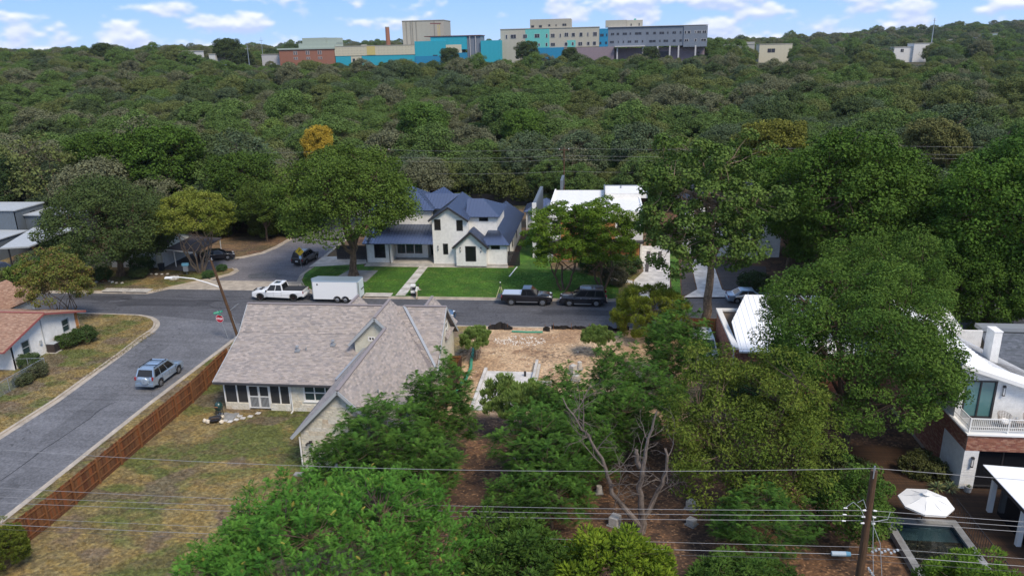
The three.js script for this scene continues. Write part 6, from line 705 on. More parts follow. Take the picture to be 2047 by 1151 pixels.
  // kamado grill and fire pit
  const k = thing('kamado_grill', 'dark green egg shaped grill beside the screened porch', 'grill', [-29.55, 0, -50.15]); const green = phy({ color: lin(0.012, 0.045, 0.035), roughness: 0.3, clearcoat: 0.6 }); const egg = (a, b, n) => Array.from({ length: n + 1 }, (_, i) => { const q = mix(a, b, i / n); return new THREE.Vector2(Math.cos(q) * 0.33, 0.86 + Math.sin(q) * (q > 0 ? 0.42 : 0.36)); });
  mesh('bowl', new THREE.LatheGeometry(egg(-1.35, 0.05, 10), 24), green, k); mesh('lid', new THREE.LatheGeometry(egg(0.08, 1.45, 10), 24), green, k); local(k, 'band', B.darkTrim, (g) => { for (let i = 0; i < 20; i++) { const a = i / 20 * 6.283, b = a + 0.32; g.bar([Math.cos(a) * 0.34, 0.875, Math.sin(a) * 0.34], [Math.cos(b) * 0.34, 0.875, Math.sin(b) * 0.34], 0.02, 0.05); } }); local(k, 'chimney_cap', B.darkTrim, (g) => g.rod([[0, 1.26, 0], [0, 1.36, 0]], 0.07, 0.06, 10)); local(k, 'handle', B.wood, (g) => g.bar([-0.14, 1.0, 0.38], [0.14, 1.0, 0.38], 0.04)); for (let i = 0; i < 4; i++) local(k, 'leg', B.darkTrim, (g) => { const a = i * 1.571 + 0.785; g.bar([Math.cos(a) * 0.3, 0.02, Math.sin(a) * 0.3], [Math.cos(a) * 0.24, 0.62, Math.sin(a) * 0.24], 0.035); }); local(k, 'stand_ring', B.darkTrim, (g) => { for (let i = 0; i < 12; i++) { const a = i / 12 * 6.283, b = a + 0.53; g.bar([Math.cos(a) * 0.26, 0.5, Math.sin(a) * 0.26], [Math.cos(b) * 0.26, 0.5, Math.sin(b) * 0.26], 0.03); } });
  const fp = thing('fire_pit', 'round dark fire pit bowl with pale stone feet on the lawn', 'fire pit', [-29.5, 0, -49.3]); mesh('bowl', new THREE.LatheGeometry([[0, 0.1], [0.3, 0.14], [0.46, 0.28], [0.5, 0.3], [0.46, 0.24], [0.3, 0.1], [0, 0.06]].map((q) => new THREE.Vector2(...q)), 20), B.darkTrim, fp); for (const [x, z] of [[-0.75, 0.2], [-0.4, 0.35], [0.65, 0.3], [0.3, -0.5]]) { const m = mesh('stone', stoneGeo(r), stoneMats[2], fp); m.position.set(x, 0.16, z); m.scale.set(0.75, 1.3, 0.75); } local(fp, 'poker', B.darkTrim, (g) => g.bar([-0.6, 0.3, -0.2], [0.4, 0.34, -0.5], 0.025)); local(fp, 'log', std({ map: barkTex, color: lin(0.2, 0.17, 0.15) }), (g) => g.rod([[-0.3, 0.25, 0.05], [0.3, 0.27, -0.08]], 0.07, 0.06, 7));
  const pv = thing('grill_paving', 'grey flagstone paving under the egg shaped grill', 'paving', [-29.2, 0, -50.2]); pv.userData.kind = 'structure'; for (let i = 0; i < 4; i++) part(pv, 'flagstone', M.concreteGrey, (g) => g.box(-29.9 + i * 0.42, -29.52 + i * 0.42, 0, 0.05, -50.7 - 0.1 * (i % 2), -49.85 + 0.1 * i)); for (let i = 0; i < 3; i++) part(pv, 'flagstone', M.concreteGrey, (g) => g.box(-28.95 + i * 0.05, -28.55 + i * 0.05, 0, 0.045, -49.95 + i * 0.0 - i * 0.33, -49.66 - i * 0.33));
  const sp = thing('stepping_stones', 'pale stepping stones leading from porch door to grill', 'path', [-27.8, 0, -50.2]); sp.userData.kind = 'structure'; for (const [x, z] of [[-26.75, -50.9], [-27.15, -50.35], [-27.6, -50.0], [-28.0, -50.3], [-28.0, -49.75], [-28.4, -50.5], [-28.45, -50.0], [-28.35, -49.4], [-28.8, -49.5]]) part(sp, 'paver', M.concreteWhite, (g) => g.hex([[x - 0.2, 0, z + 0.15], [x + 0.18, 0, z + 0.18], [x + 0.2, 0, z - 0.15], [x - 0.18, 0, z - 0.18]], [[x - 0.19, 0.045, z + 0.14], [x + 0.17, 0.045, z + 0.17], [x + 0.19, 0.045, z - 0.14], [x - 0.17, 0.045, z - 0.17]]));
  const bk = thing('garden_cart', 'small dark garden cart against the limestone back wall', 'cart', [-21.0, 0, -51.0]); local(bk, 'tub', B.darkTrim, (g) => g.hex([[-0.3, 0.2, 0.2], [0.3, 0.2, 0.2], [0.3, 0.2, -0.2], [-0.3, 0.2, -0.2]], [[-0.42, 0.55, 0.28], [0.42, 0.55, 0.28], [0.42, 0.55, -0.28], [-0.42, 0.55, -0.28]])); local(bk, 'handle', B.lead, (g) => { g.bar([-0.3, 0.5, -0.2], [-0.3, 1.0, -0.3], 0.03); g.bar([0.3, 0.5, -0.2], [0.3, 1.0, -0.3], 0.03); g.bar([-0.3, 1.0, -0.3], [0.3, 1.0, -0.3], 0.03); }); for (const x of [-0.34, 0.34]) local(bk, 'wheel', B.dark, (g) => g.rod([[x - 0.03, 0.16, 0], [x + 0.03, 0.16, 0]], 0.16, 0.16, 12));
}
// ---------------------------------------------------------------- bare building lot
{
  const s = thing('concrete_slab', 'bare pale concrete foundation slab on the dirt lot', 'slab', [-7.7, 0, -56.4]); part(s, 'floor', M.concreteWhite, (g) => g.box(-9.75, -5.6, 0, 0.1, -60.1, -52.6)); part(s, 'kerb_wall', M.concreteWhite, (g) => g.box(-10.0, -9.75, 0, 0.34, -60.3, -52.6)); part(s, 'kerb_wall', M.concrete, (g) => { g.box(-5.6, -5.36, 0, 0.5, -62.0, -54.6); g.box(-5.36, -5.12, 0, 0.3, -61.5, -57.8); }); part(s, 'kerb_wall', M.concrete, (g) => { g.box(-5.36, -3.9, 0, 0.35, -57.79, -57.5); }); part(s, 'pipe_stub', B.dark, (g) => g.rod([[-6.3, 0.1, -59.2], [-6.3, 0.55, -59.2]], 0.1, 0.1, 8));
  for (const [x, z, w, h, label, c] of [[-2.2, -60.2, 0.55, 0.8, 'tall pale concrete block on the dirt beside the slab', 0], [-1.65, -61.2, 0.45, 0.7, 'round topped pale concrete pier behind the tall block', 1], [-1.9, -58.9, 0.6, 0.5, 'low pale concrete block nearest the feathery trees', 0], [-5.5, -45.7, 0.35, 0.6, 'weathered white pier stub beside the brown path', 1], [0.15, -41.9, 0.4, 0.5, 'pale pier stub just left of the dead tree', 1], [1.1, -38.6, 0.62, 0.6, 'square grey concrete block at the dead tree foot', 0], [5.8, -40.7, 0.6, 0.5, 'tilted pale block right of the dead tree', 0], [5.6, -39.0, 0.5, 0.4, 'small pale block in the mulch right of the dead tree', 0]]) { const b = thing('foundation_pier', label, 'pier', [x, 0, z], undefined, x); local(b, 'footing', M.concreteGrey, (g) => g.box(-w * 0.62, w * 0.62, 0, 0.06, -w * 0.62, w * 0.62)); if (c) local(b, 'shaft', M.concrete, (g) => { g.rod([[0, 0.06, 0], [0, h, 0]], w * 0.5, w * 0.44, 10); }); else mesh('shaft', new RoundedBoxGeometry(w, h - 0.06, w * 0.9, 2, 0.03).translate(0, h / 2 + 0.03, 0), M.concrete, b); }
  const cloth = std({ color: lin(0.012, 0.011, 0.012), roughness: 0.8 }); const silt = (x0, x1, z, hump, label) => { const t = thing('silt_fence', label, 'fence', [(x0 + x1) / 2, 0, z], 'black silt fences along the street'); part(t, 'fabric', cloth, (g) => { const n = Math.round((x1 - x0) / 0.2); const P = (i, y) => { const x = mix(x0, x1, i / n), w = (fbm(x * 1.3, 5, 3, 8) - 0.5) * 0.7; return [x, y ? 0.34 + hump * Math.sin(i / n * 3.1) * 0.45 + (fbm(x * 2.1, 9, 3, 4) - 0.5) * 0.35 : 0, z + w + y * (fbm(x * 3, 2, 2, 6) - 0.5) * 0.5]; }; for (let i = 0; i < n; i++) g.quad(P(i, 0), P(i + 1, 0), P(i + 1, 1), P(i, 1)); }); for (let x = x0 + 0.2; x < x1; x += 1.8) part(t, 'stake', B.fenceC, (g) => g.box(x, x + 0.04, 0, 0.7, z - 0.02, z + 0.02)); };
  silt(-11.2, -8.7, -70.5, 1, 'crumpled black silt fence heaped left of the lot entrance'); silt(-5.6, -4.9, -70.4, 0.6, 'short crumpled black silt fence right of the lot entrance'); silt(-4.8, 3.0, -70.95, 0.1, 'long low black silt fence along the street edge of the lot');
  const sock = std({ color: lin(0.05, 0.26, 0.17), roughness: 0.8 }); { const t = thing('green_silt_sock', 'long green erosion sock along the weathered fence', 'erosion sock', [-11.5, 0, -60]); part(t, 'tube', sock, (g) => g.rod([[-10.9, 0.12, -69.6], [-11.6, 0.12, -67], [-11.8, 0.12, -65.5], [-11.5, 0.14, -62], [-11.3, 0.12, -60.6], [-11.35, 0.12, -58.2], [-11.6, 0.13, -57], [-11.7, 0.12, -55.4]], 0.15, 0.15, 9), 0.8); } { const t = thing('green_silt_sock', 'short green erosion sock across the lot entrance', 'erosion sock', [-7.1, 0, -69.8]); part(t, 'tube', sock, (g) => g.rod([[-8.7, 0.06, -69.95], [-7.2, 0.08, -69.8], [-5.6, 0.06, -69.95]], 0.11, 0.11, 9), 0.8); }
  // rubble and litter
  const r = rng(44), im = new THREE.InstancedMesh(stoneGeo(r), stoneMats[1], 900), m4 = new THREE.Matrix4(), e = new THREE.Euler(), q = new THREE.Quaternion(); for (let i = 0; i < 900; i++) { const big = i < 190, a = r() * 6.28, d = Math.sqrt(r()); const x = big ? -7.7 + Math.cos(a) * d * 2.6 : -11 + r() * 14, z = big ? -67.6 + Math.sin(a) * d * 1.3 : -70 + r() * 18; e.set(r() * 6, r() * 6, r() * 6); const s = (big ? 0.12 : 0.08) + r() * (big ? 0.24 : 0.18); im.setMatrixAt(i, m4.compose(V(x, 0.01, z), q.setFromEuler(e), V(s, s, s))); im.setColorAt(i, big || r() < 0.2 ? lin(1.05, 1.05, 1.1) : lin(0.6, 0.42, 0.3)); } im.name = 'rubble'; tag(im, 'broken pale rubble and small stones scattered over the dirt lot', 'rubble', undefined, 'stuff'); im.castShadow = im.receiveShadow = true; scene.add(im);
  const tw = thing('brush_pile', 'scattered dry twigs and brush in the middle of the dirt lot', 'brush', [-3, 0, -64]); local(tw, 'twigs', barkDead, (g) => { for (let i = 0; i < 120; i++) { const x = (r() - 0.5) * 7, z = (r() - 0.5) * 3.4, a = r() * 6.28, L = 0.2 + r() * 0.5; g.bar([x, 0.03, z], [x + Math.cos(a) * L, 0.04 + r() * 0.12, z + Math.sin(a) * L], 0.018); } }).userData.kind = 'stuff';
  // short board fence behind the cottonwood, white plank on the lawn
  const f = thing('plank_fence', 'short reddish plank fence behind the cottonwood trunk', 'fence', [10.2, 0, -70.6]); for (let k = 0; k < 22; k++) part(f, 'plank', [B.fence, B.fenceC][k % 2], (g) => g.box(8.6 + k * 0.15, 8.74 + k * 0.15, 0, 1.6, -70.64 - 0.004 * (k % 2), -70.62)); part(f, 'rail', B.fenceC, (g) => { g.box(8.6, 11.9, 0.4, 0.5, -70.6, -70.56); g.box(8.6, 11.9, 1.3, 1.4, -70.6, -70.56); }); for (const x of [8.5, 11.9]) part(f, 'post', B.dark, (g) => g.box(x, x + 0.1, 0, 1.75, -70.68, -70.58));
  const p = thing('white_plank', 'long white plank lying on the green lawn edge', 'plank', [-11.0, 0, -91.3]); local(p, 'board', B.trim, (g) => g.hex([[-0.32, 0.006, 2.2], [-0.18, 0.006, 2.2], [0.32, 0.006, -2.2], [0.18, 0.006, -2.2]], [[-0.32, 0.05, 2.2], [-0.18, 0.05, 2.2], [0.32, 0.05, -2.2], [0.18, 0.05, -2.2]]));
  for (const [x, z, s, label] of [[-59.0, -80.72, 1, 'left storm drain inlet slot in the far kerb'], [-55.9, -80.74, 1, 'right storm drain inlet slot in the far kerb'], [-25.8, -80.52, 1.1, 'storm drain inlet in the kerb before the white trailer end']]) { const d = thing('storm_drain', label, 'drain', [x, 0, z], 'kerb inlets'); local(d, 'lid', M.concrete, (g) => g.box(-1.5 * s, 1.5 * s, -0.005, 0.05, -1.2, 0.02)); local(d, 'opening', B.dark, (g) => g.box(-1.3 * s, 1.3 * s, -0.115, -0.012, 0.03, 0.06)); }
}
// ---------------------------------------------------------------- dead tree
{
  const r = rng(88), A = { p: [], u: [], i: [] }, pv = (a) => a.map((q) => V(...q)); const curve = (a, n) => new THREE.CatmullRomCurve3(pv(a)).getPoints(n).map((p, i) => i > 1 && i < n ? p.add(V((r() - 0.5) * 0.16, (r() - 0.5) * 0.1, (r() - 0.5) * 0.16)) : p);
  tubeInto(A, curve([[0, -0.2, 0], [0.05, 0.9, 0], [-0.05, 2.0, 0.1], [-0.15, 3.6, 0.1], [0.05, 5.0, 0], [0.25, 6.2, 0], [0.65, 7.8, -0.1]], 18), 0.28, 0.05, 10); tubeInto(A, curve([[0, 0.4, 0], [-0.9, 1.5, 0.1], [-1.7, 2.6, 0], [-2.1, 4.0, -0.2], [-2.9, 5.6, -0.4], [-3.7, 6.8, -0.3], [-4.6, 8.2, -0.6]], 18), 0.20, 0.03, 9); tubeInto(A, curve([[0.05, 0.8, 0], [0.6, 1.8, -0.2], [1.1, 3.2, -0.2], [1.35, 4.4, -0.2], [1.2, 5.4, -0.3]], 12), 0.18, 0.07, 9); tubeInto(A, curve([[-0.2, 4.3, 0], [-0.45, 5.0, 0.1], [-0.4, 5.5, 0.1]], 6), 0.16, 0.1, 8);
  const grow = (o, d, L, rad, k) => { const pts = [o.clone()]; let p = o.clone(); for (let i = 0; i < 5; i++) { d = d.clone().add(unit(r).multiplyScalar(0.32)).normalize(); p = p.clone().addScaledVector(d, L / 5); pts.push(p); } tubeInto(A, pts, rad, rad * 0.3, 5); if (k > 0) for (let i = 0; i < 3; i++) grow(pts[2 + (i % 3)], d.clone().add(unit(r).multiplyScalar(0.9)).normalize(), L * 0.55, rad * 0.5, k - 1); };
  for (const [x, y, z] of [[-0.1, 3.0, 0], [-0.1, 3.6, 0], [0, 2.4, 0], [-0.1, 4.4, 0], [1.1, 3.2, -0.2], [1.3, 4.0, -0.2], [1.0, 2.6, -0.2], [-1.8, 3.0, 0], [-2.1, 4.0, -0.2], [-2.6, 5.0, -0.4], [-3.0, 5.8, -0.4], [-3.4, 6.4, -0.3], [-3.7, 6.9, -0.3], [-4.0, 7.3, -0.4], [-1.4, 2.2, 0], [0.2, 6.0, 0], [0.1, 5.2, 0], [1.3, 4.8, -0.2], [-2.0, 3.6, -0.1], [-3.2, 6.2, -0.3]]) { const d = V((r() - 0.5) * 2, 0.1 + r() * 0.8, (r() - 0.5) * 1.2).normalize(); grow(V(x, y, z), d, 1.3 + r() * 1.3, 0.042, 2); grow(V(x, y + 0.2, z), V((r() - 0.5) * 2, r() - 0.3, (r() - 0.5)).normalize(), 0.7 + r() * 0.9, 0.03, 1); }
  const t = thing('dead_tree', 'leafless grey dead tree with broken limbs standing on brown mulch', 'tree', [2.6, 0, -38.0]); mesh('trunk', tubeGeometry(A), barkDead, t);
  for (const [x, z, s, label] of [[28, -131, 1.2, 'bare grey snag among the trees behind the cottonwood'], [-5.5, -136, 1.0, 'bare grey snag at the edge of the woodland behind the flat roofs'], [74, -150, 1.4, 'bare pale snag at the right of the woodland']]) { const q = copyOf(t, [x, ground(x, z), z], x, label); q.scale.setScalar(s); q.children[0].userData = {}; }
}
// ---------------------------------------------------------------- poles, lamps, signs, wires
{
  const p = thing('utility_pole', 'leaning brown utility pole with street light at the corner', 'pole', [-35.64, 0, -66.07]); const top = [-1.75, 8.45, 0.1], at = (h) => [top[0] * h / 8.45, h, 0.1 * h / 8.45]; local(p, 'shaft', B.pole, (g) => g.rod([[0, -0.2, 0], at(3), at(6), top], 0.16, 0.11, 10), 0.9); local(p, 'pole_top_bracket', B.galv, (g) => { g.bar([-1.95, 8.2, 0.1], [-1.5, 8.35, 0.1], 0.05); g.rod([[-1.62, 8.3, 0.1], [-1.62, 8.55, 0.1]], 0.05, 0.03, 6); });
  const arm = local(p, 'lamp_arm', B.trim, (g) => g.rod([[-1.1, 5.5, 0.07], [-2.4, 6.0, 0.1], [-3.8, 6.4, 0.1], [-5.2, 6.52, 0.1], [-6.0, 6.5, 0.1]], 0.06, 0.05, 7)); local(arm, 'lamp_head', B.trim, (g) => g.hex([[-6.75, 6.38, 0.25], [-5.95, 6.42, 0.22], [-5.95, 6.42, -0.02], [-6.75, 6.38, -0.05]], [[-6.7, 6.54, 0.2], [-5.95, 6.56, 0.18], [-5.95, 6.56, 0.02], [-6.7, 6.54, 0.0]])); local(p, 'conduit', B.galv, (g) => g.bar([0.2, 0.1, 0.1], [-0.3, 2.6, 0.14], 0.05)); local(p, 'meter_box', B.greyPanel, (g) => { g.box(0.3, 0.62, 1.2, 1.7, -0.1, 0.1); g.box(0.34, 0.58, 1.75, 2.0, -0.08, 0.08); }); local(p, 'stub_arm', B.galv, (g) => g.bar([-0.62, 3.1, 0.0], [0.25, 3.75, -0.3], 0.05));
  const q = thing('utility_pole', 'weathered brown utility pole carrying wires at the lower right', 'pole', [11.8, 0, -29.8]); local(q, 'shaft', B.pole, (g) => g.rod([[0, -0.2, 0], [0, 3, 0], [0, 6, 0], [0, 9.5, 0]], 0.21, 0.14, 12), 0.9); local(q, 'pole_cap', B.galv, (g) => { g.bar([-0.05, 9.2, 0.12], [-0.05, 9.75, 0.12], 0.05); g.rod([[-0.05, 9.6, 0.12], [-0.05, 9.8, 0.12]], 0.05, 0.03, 7); });
  for (const y of [7.6, 7.27, 6.95]) { local(q, 'insulator', B.trim, (g) => { g.rod([[0.16, y, 0.1], [0.3, y, 0.12]], 0.045, 0.03, 7); g.rod([[-0.16, y, 0.1], [-0.3, y, 0.12]], 0.045, 0.03, 7); g.rod([[-0.9, y, 0], [-1.05, y, 0]], 0.03, 0.03, 6); }); } local(q, 'jumper_wire', B.trimGrey, (g) => { g.rod([[-1.0, 7.6, 0], [-0.7, 7.95, 0.05], [-0.4, 7.7, 0.1], [-0.2, 7.3, 0.15]], 0.012); g.rod([[0.9, 7.5, 0], [0.8, 7.2, 0.1], [0.3, 7.1, 0.15], [0.15, 7.0, 0.18]], 0.012); g.rod([[0.18, 7.3, 0.15], [0.3, 5.8, 0.25], [0.5, 4.2, 0.3], [0.6, 2.5, 0.3]], 0.014); g.rod([[0.12, 7.1, 0.16], [0.55, 6.1, 0.3], [0.8, 4.4, 0.4], [0.9, 3, 0.4]], 0.012); g.rod([[-0.5, 7.9, 0], [-0.3, 8.1, 0.05], [-0.15, 7.7, 0.1]], 0.012); });
  { const c = local(q, 'splice_can', std({ color: lin(0.34, 0.40, 0.44), roughness: 0.5 }), (g) => g.rod([[-1.35, 5.3, 0.1], [-0.75, 5.32, 0.1]], 0.11, 0.11, 10)); local(c, 'end_cap', std({ color: lin(0.1, 0.24, 0.34) }), (g) => g.rod([[-0.75, 5.32, 0.1], [-0.55, 5.32, 0.1]], 0.112, 0.1, 10)); } local(q, 'cable_clamp', B.trimGrey, (g) => { for (let k = 0; k < 9; k++) { const x = 0.3 + k * 0.13; g.box(x, x + 0.09, 5.5 + (k % 3) * 0.08, 5.56 + (k % 3) * 0.08, 0.1, 0.2); } for (let k = 0; k < 6; k++) g.box(0.25 + k * 0.08, 0.32 + k * 0.08, 4.6 - k * 0.12, 4.7 - k * 0.12, 0.1, 0.2); });
  const wireM = std({ color: lin(0.30, 0.30, 0.31), roughness: 0.6, metalness: 0.3 }), wireD = std({ color: lin(0.06, 0.06, 0.065), roughness: 0.6 }); const names = ['topmost', 'second', 'third', 'fourth', 'fifth', 'sixth', 'lowest'];
  [[9.62, 9.3, 0.95, 0, 0.011], [7.6, 6.75, 0.55, 0.1, 0.010], [7.27, 5.95, 0.4, 0, 0.010], [6.95, 5.5, 0.4, -0.1, 0.010], [5.65, 4.7, 0.25, 0, 0.008], [5.3, 4.3, 0.25, 0.05, 0.013], [4.92, 3.9, 0.2, -0.05, 0.009]].forEach(([h, hl, sag, dz, rad], k) => {
    for (const [x0, y0, x1, y1, side] of [[-42, hl, 11.8, h, 'left'], [11.8, h, 46, h - 0.6, 'right']]) { const w = thing('overhead_wire', `${names[k]} overhead wire running ${side} from the lower right pole`, 'wire', [(x0 + x1) / 2, 0, -29.8 + dz]); part(w, 'strand', k === 6 ? wireD : wireM, (g) => g.rod(Array.from({ length: 25 }, (_, i) => { const t = i / 24; return [mix(x0, x1, t), mix(y0, y1, t) - 4 * sag * (side === 'left' ? 1 : 0.3) * t * (1 - t), -29.8 + dz]; }), rad, rad, 5)); } });
  const backX = [[-37.4, 11.4], [-6.3, 11.2], [46, 11.5]]; backX.forEach(([x, h], k) => { const b = thing('utility_pole', ['thin distant pole at the woodland edge above the oak', 'thin distant pole behind the flat roofed house', 'thin distant pole behind the cottonwood'][k], 'pole', [x, 0, -127.6]); local(b, 'shaft', B.pole, (g) => g.rod([[0, -0.2, 0], [0, h, 0]], 0.15, 0.11, 8)); local(b, 'cross_arm', B.pole, (g) => g.box(-0.9, 0.9, h - 0.5, h - 0.38, -0.06, 0.06)); for (const d of [-0.8, 0, 0.8]) local(b, 'insulator', B.trim, (g) => g.rod([[d, h - 0.38, 0], [d, h - 0.2, 0]], 0.05, 0.04, 6)); });
  [[11.0, 'top'], [9.8, 'second'], [9.2, 'third'], [7.2, 'bottom']].forEach(([h, n], k) => { const w = thing('overhead_wire', `${n} distant wire along the woodland edge behind the houses`, 'wire', [0, 0, -127.6]); part(w, 'strand', wireM, (g) => { const xs = [-75, -37.4, -6.3, 46, 95]; for (let s = 0; s < 4; s++) g.rod(Array.from({ length: 9 }, (_, i) => { const t = i / 8; return [mix(xs[s], xs[s + 1], t), h - 1.6 * t * (1 - t), -127.6 + (k - 1.5) * 0.2]; }), 0.012, 0.012, 4); }); });
  // stop sign with street blades
  const sgn = (w, h, fn) => { const c = document.createElement('canvas'); c.width = w; c.height = h; const x = c.getContext('2d'); fn(x, w, h); const t = new THREE.CanvasTexture(c); t.colorSpace = THREE.SRGBColorSpace; return std({ map: t, roughness: 0.5 }); };
  const stopM = sgn(256, 256, (x) => { x.fillStyle = '#f4eeee'; x.fillRect(0, 0, 256, 256); x.beginPath(); for (let k = 0; k < 8; k++) { const a = (k + 0.5) / 8 * 6.28319; x.lineTo(128 + Math.cos(a) * 124, 128 + Math.sin(a) * 124); } x.closePath(); x.fillStyle = '#b3122c'; x.fill(); x.fillStyle = '#ffffff'; x.font = 'bold 92px sans-serif'; x.textAlign = 'center'; x.textBaseline = 'middle'; x.fillText('STOP', 128, 132, 214); });
  const bladeM = sgn(256, 64, (x) => { x.fillStyle = '#1f9c78'; x.fillRect(0, 0, 256, 64); x.fillStyle = '#d9f4ea'; let px = 22; const r = rng(3); for (let k = 0; k < 9; k++) { const w = 10 + r() * 10; if (k !== 6) { x.fillRect(px, 18, 6, 28); x.fillRect(px, 18 + Math.floor(r() * 3) * 11, w, 6); } px += w + 8; } });
  const s = thing('stop_sign', 'red octagonal stop sign with two green street blades', 'sign', [-37.15, 0, -66.66], undefined, -0.05); local(s, 'post', B.galv, (g) => g.rod([[0, 0, 0], [-0.72, 2.85, 0]], 0.035, 0.03, 7)); const oct = new THREE.CircleGeometry(0.42, 8, Math.PI / 8); const rimG = new THREE.CylinderGeometry(0.43, 0.43, 0.012, 8).rotateY(Math.PI / 8).rotateX(Math.PI / 2); const plate = mesh('sign_plate', rimG, B.trim, s); plate.position.set(-0.56, 2.05, 0.06); plate.rotation.z = -0.05; const face = mesh('stop_lettering', oct, stopM, plate); face.position.z = 0.012;
  for (const [y, a, n] of [[2.72, 0.95, 0], [2.52, -0.55, 1]]) { const b = mesh('street_blade', new THREE.BoxGeometry(0.92, 0.2, 0.012), bladeM, s); b.position.set(-0.64 + 0.02 * n, y, 0.05); b.rotation.y = a; }
  const y = thing('warning_sign', 'yellow diamond warning sign on a post behind the black wagon', 'sign', [-39.3, 0, -91.6]); local(y, 'post', B.galv, (g) => g.rod([[0, 0, 0], [0, 2.9, 0]], 0.03, 0.03, 6)); const dm = mesh('sign_plate', new THREE.BoxGeometry(0.86, 0.86, 0.015), std({ color: lin(0.80, 0.52, 0.02), roughness: 0.5 }), y); dm.position.set(0, 2.35, 0.05); dm.rotation.z = Math.PI / 4; const arrow = mesh('arrow_mark', new Geo().quad([-0.22, 2.3, 0.075], [-0.1, 2.3, 0.075], [0.06, 2.52, 0.075], [-0.06, 2.52, 0.075]).tri([-0.06, 2.45, 0.076], [0.22, 2.5, 0.076], [0.1, 2.7, 0.076]).geometry(), B.dark, y); local(y, 'lower_plate', std({ color: lin(0.45, 0.6, 0.75) }), (g) => g.box(-0.16, 0.16, 1.35, 1.75, 0.04, 0.055));
  const hb = thing('yard_board', 'white framed dark notice board standing behind the white house roof', 'sign', [-30.0, 0, -132]); local(hb, 'panel', B.darkTrim, (g) => g.box(-0.85, 0.85, 2.6, 3.8, 0, 0.04)); local(hb, 'frame', B.trim, (g) => { g.box(-0.92, 0.92, 2.42, 2.64, 0.045, 0.08); g.box(-0.92, -0.86, 2.64, 3.86, 0.0, 0.08); g.box(0.86, 0.92, 2.64, 3.86, 0, 0.08); }); local(hb, 'print', B.trim, (g) => { for (let k = 0; k < 5; k++) g.box(-0.45 + k * 0.2, -0.3 + k * 0.2, 3.1, 3.3, 0.042, 0.05); }); for (const x of [-0.85, 0.79]) local(hb, 'post', B.trim, (g) => g.box(x, x + 0.06, 0, 2.42, 0, 0.06));
  const bn = thing('waste_bin', 'small dark waste bin beside the white carport pier', 'bin', [-58.0, 0, -89.9]); local(bn, 'bin_body', std({ color: lin(0.02, 0.025, 0.035), roughness: 0.6 }), (g) => g.hex([[-0.24, 0, 0.24], [0.24, 0, 0.24], [0.24, 0, -0.24], [-0.24, 0, -0.24]], [[-0.3, 0.9, 0.3], [0.3, 0.9, 0.3], [0.3, 0.9, -0.3], [-0.3, 0.9, -0.3]])); local(bn, 'lid', B.dark, (g) => g.box(-0.32, 0.32, 0.9, 0.98, -0.32, 0.34));
  const bs = thing('blue_notice', 'pale blue notice board among the crape myrtle stems', 'sign', [-53.5, 0, -88.2], undefined, 0.2); local(bs, 'post', B.galv, (g) => g.rod([[0, 0, 0], [0, 1.4, 0]], 0.03, 0.03, 6)); local(bs, 'panel', std({ color: lin(0.22, 0.52, 0.66) }), (g) => g.box(-0.4, 0.4, 1.25, 1.6, -0.05, 0.3)); local(bs, 'mesh_basket', B.galv, (g) => { g.box(-0.3, 0.3, 0.5, 1.2, -0.05, 0.3); });
}

// ---------------------------------------------------------------- vehicles
const tyreM = std({ color: lin(0.016, 0.016, 0.017), roughness: 0.85 }), rimM = std({ color: lin(0.42, 0.43, 0.45), roughness: 0.35, metalness: 0.8 }), rimDark = std({ color: lin(0.05, 0.035, 0.035), roughness: 0.5, metalness: 0.5 }), lampW = phy({ color: lin(0.75, 0.77, 0.8), roughness: 0.1, clearcoat: 1 }), lampR = phy({ color: lin(0.28, 0.015, 0.02), roughness: 0.15, clearcoat: 1 }), carGlass = phy({ color: lin(0.012, 0.014, 0.018), roughness: 0.04 }), plastic = std({ color: lin(0.025, 0.025, 0.027), roughness: 0.7 });
const paint = (c, metal = 0) => phy({ color: lin(...c), roughness: 0.35, metalness: metal, clearcoat: 0.9, clearcoatRoughness: 0.06 });
const tyreG = {}, rimG = {};
function wheel(parent, x, z, r, side, rim) {
  tyreG[r] ??= new THREE.LatheGeometry([[r * 0.62, -0.1], [r * 0.9, -0.115], [r * 0.98, -0.09], [r, -0.05], [r, 0.05], [r * 0.98, 0.09], [r * 0.9, 0.115], [r * 0.62, 0.1], [r * 0.62, -0.1]].map((p) => new THREE.Vector2(...p)), 26).rotateX(Math.PI / 2);
  if (!rimG[r]) { const g = new Geo(); g.rod([[0, 0, -0.06], [0, 0, 0.03]], r * 0.62, r * 0.62, 22); for (let k = 0; k < 6; k++) { const a = k / 6 * 6.283; g.bar([Math.cos(a) * r * 0.12, Math.sin(a) * r * 0.12, 0.06], [Math.cos(a) * r * 0.6, Math.sin(a) * r * 0.6, 0.07], r * 0.16, 0.05); } g.rod([[0, 0, 0.03], [0, 0, 0.09]], r * 0.16, r * 0.13, 10); rimG[r] = g.geometry(); }
  const w = new THREE.Group(); w.name = 'wheel'; w.position.set(x, r, z); if (side < 0) w.rotation.y = Math.PI; parent.add(w); mesh('tyre', tyreG[r], tyreM, w); mesh('rim', rimG[r], rim, w); return w;
}
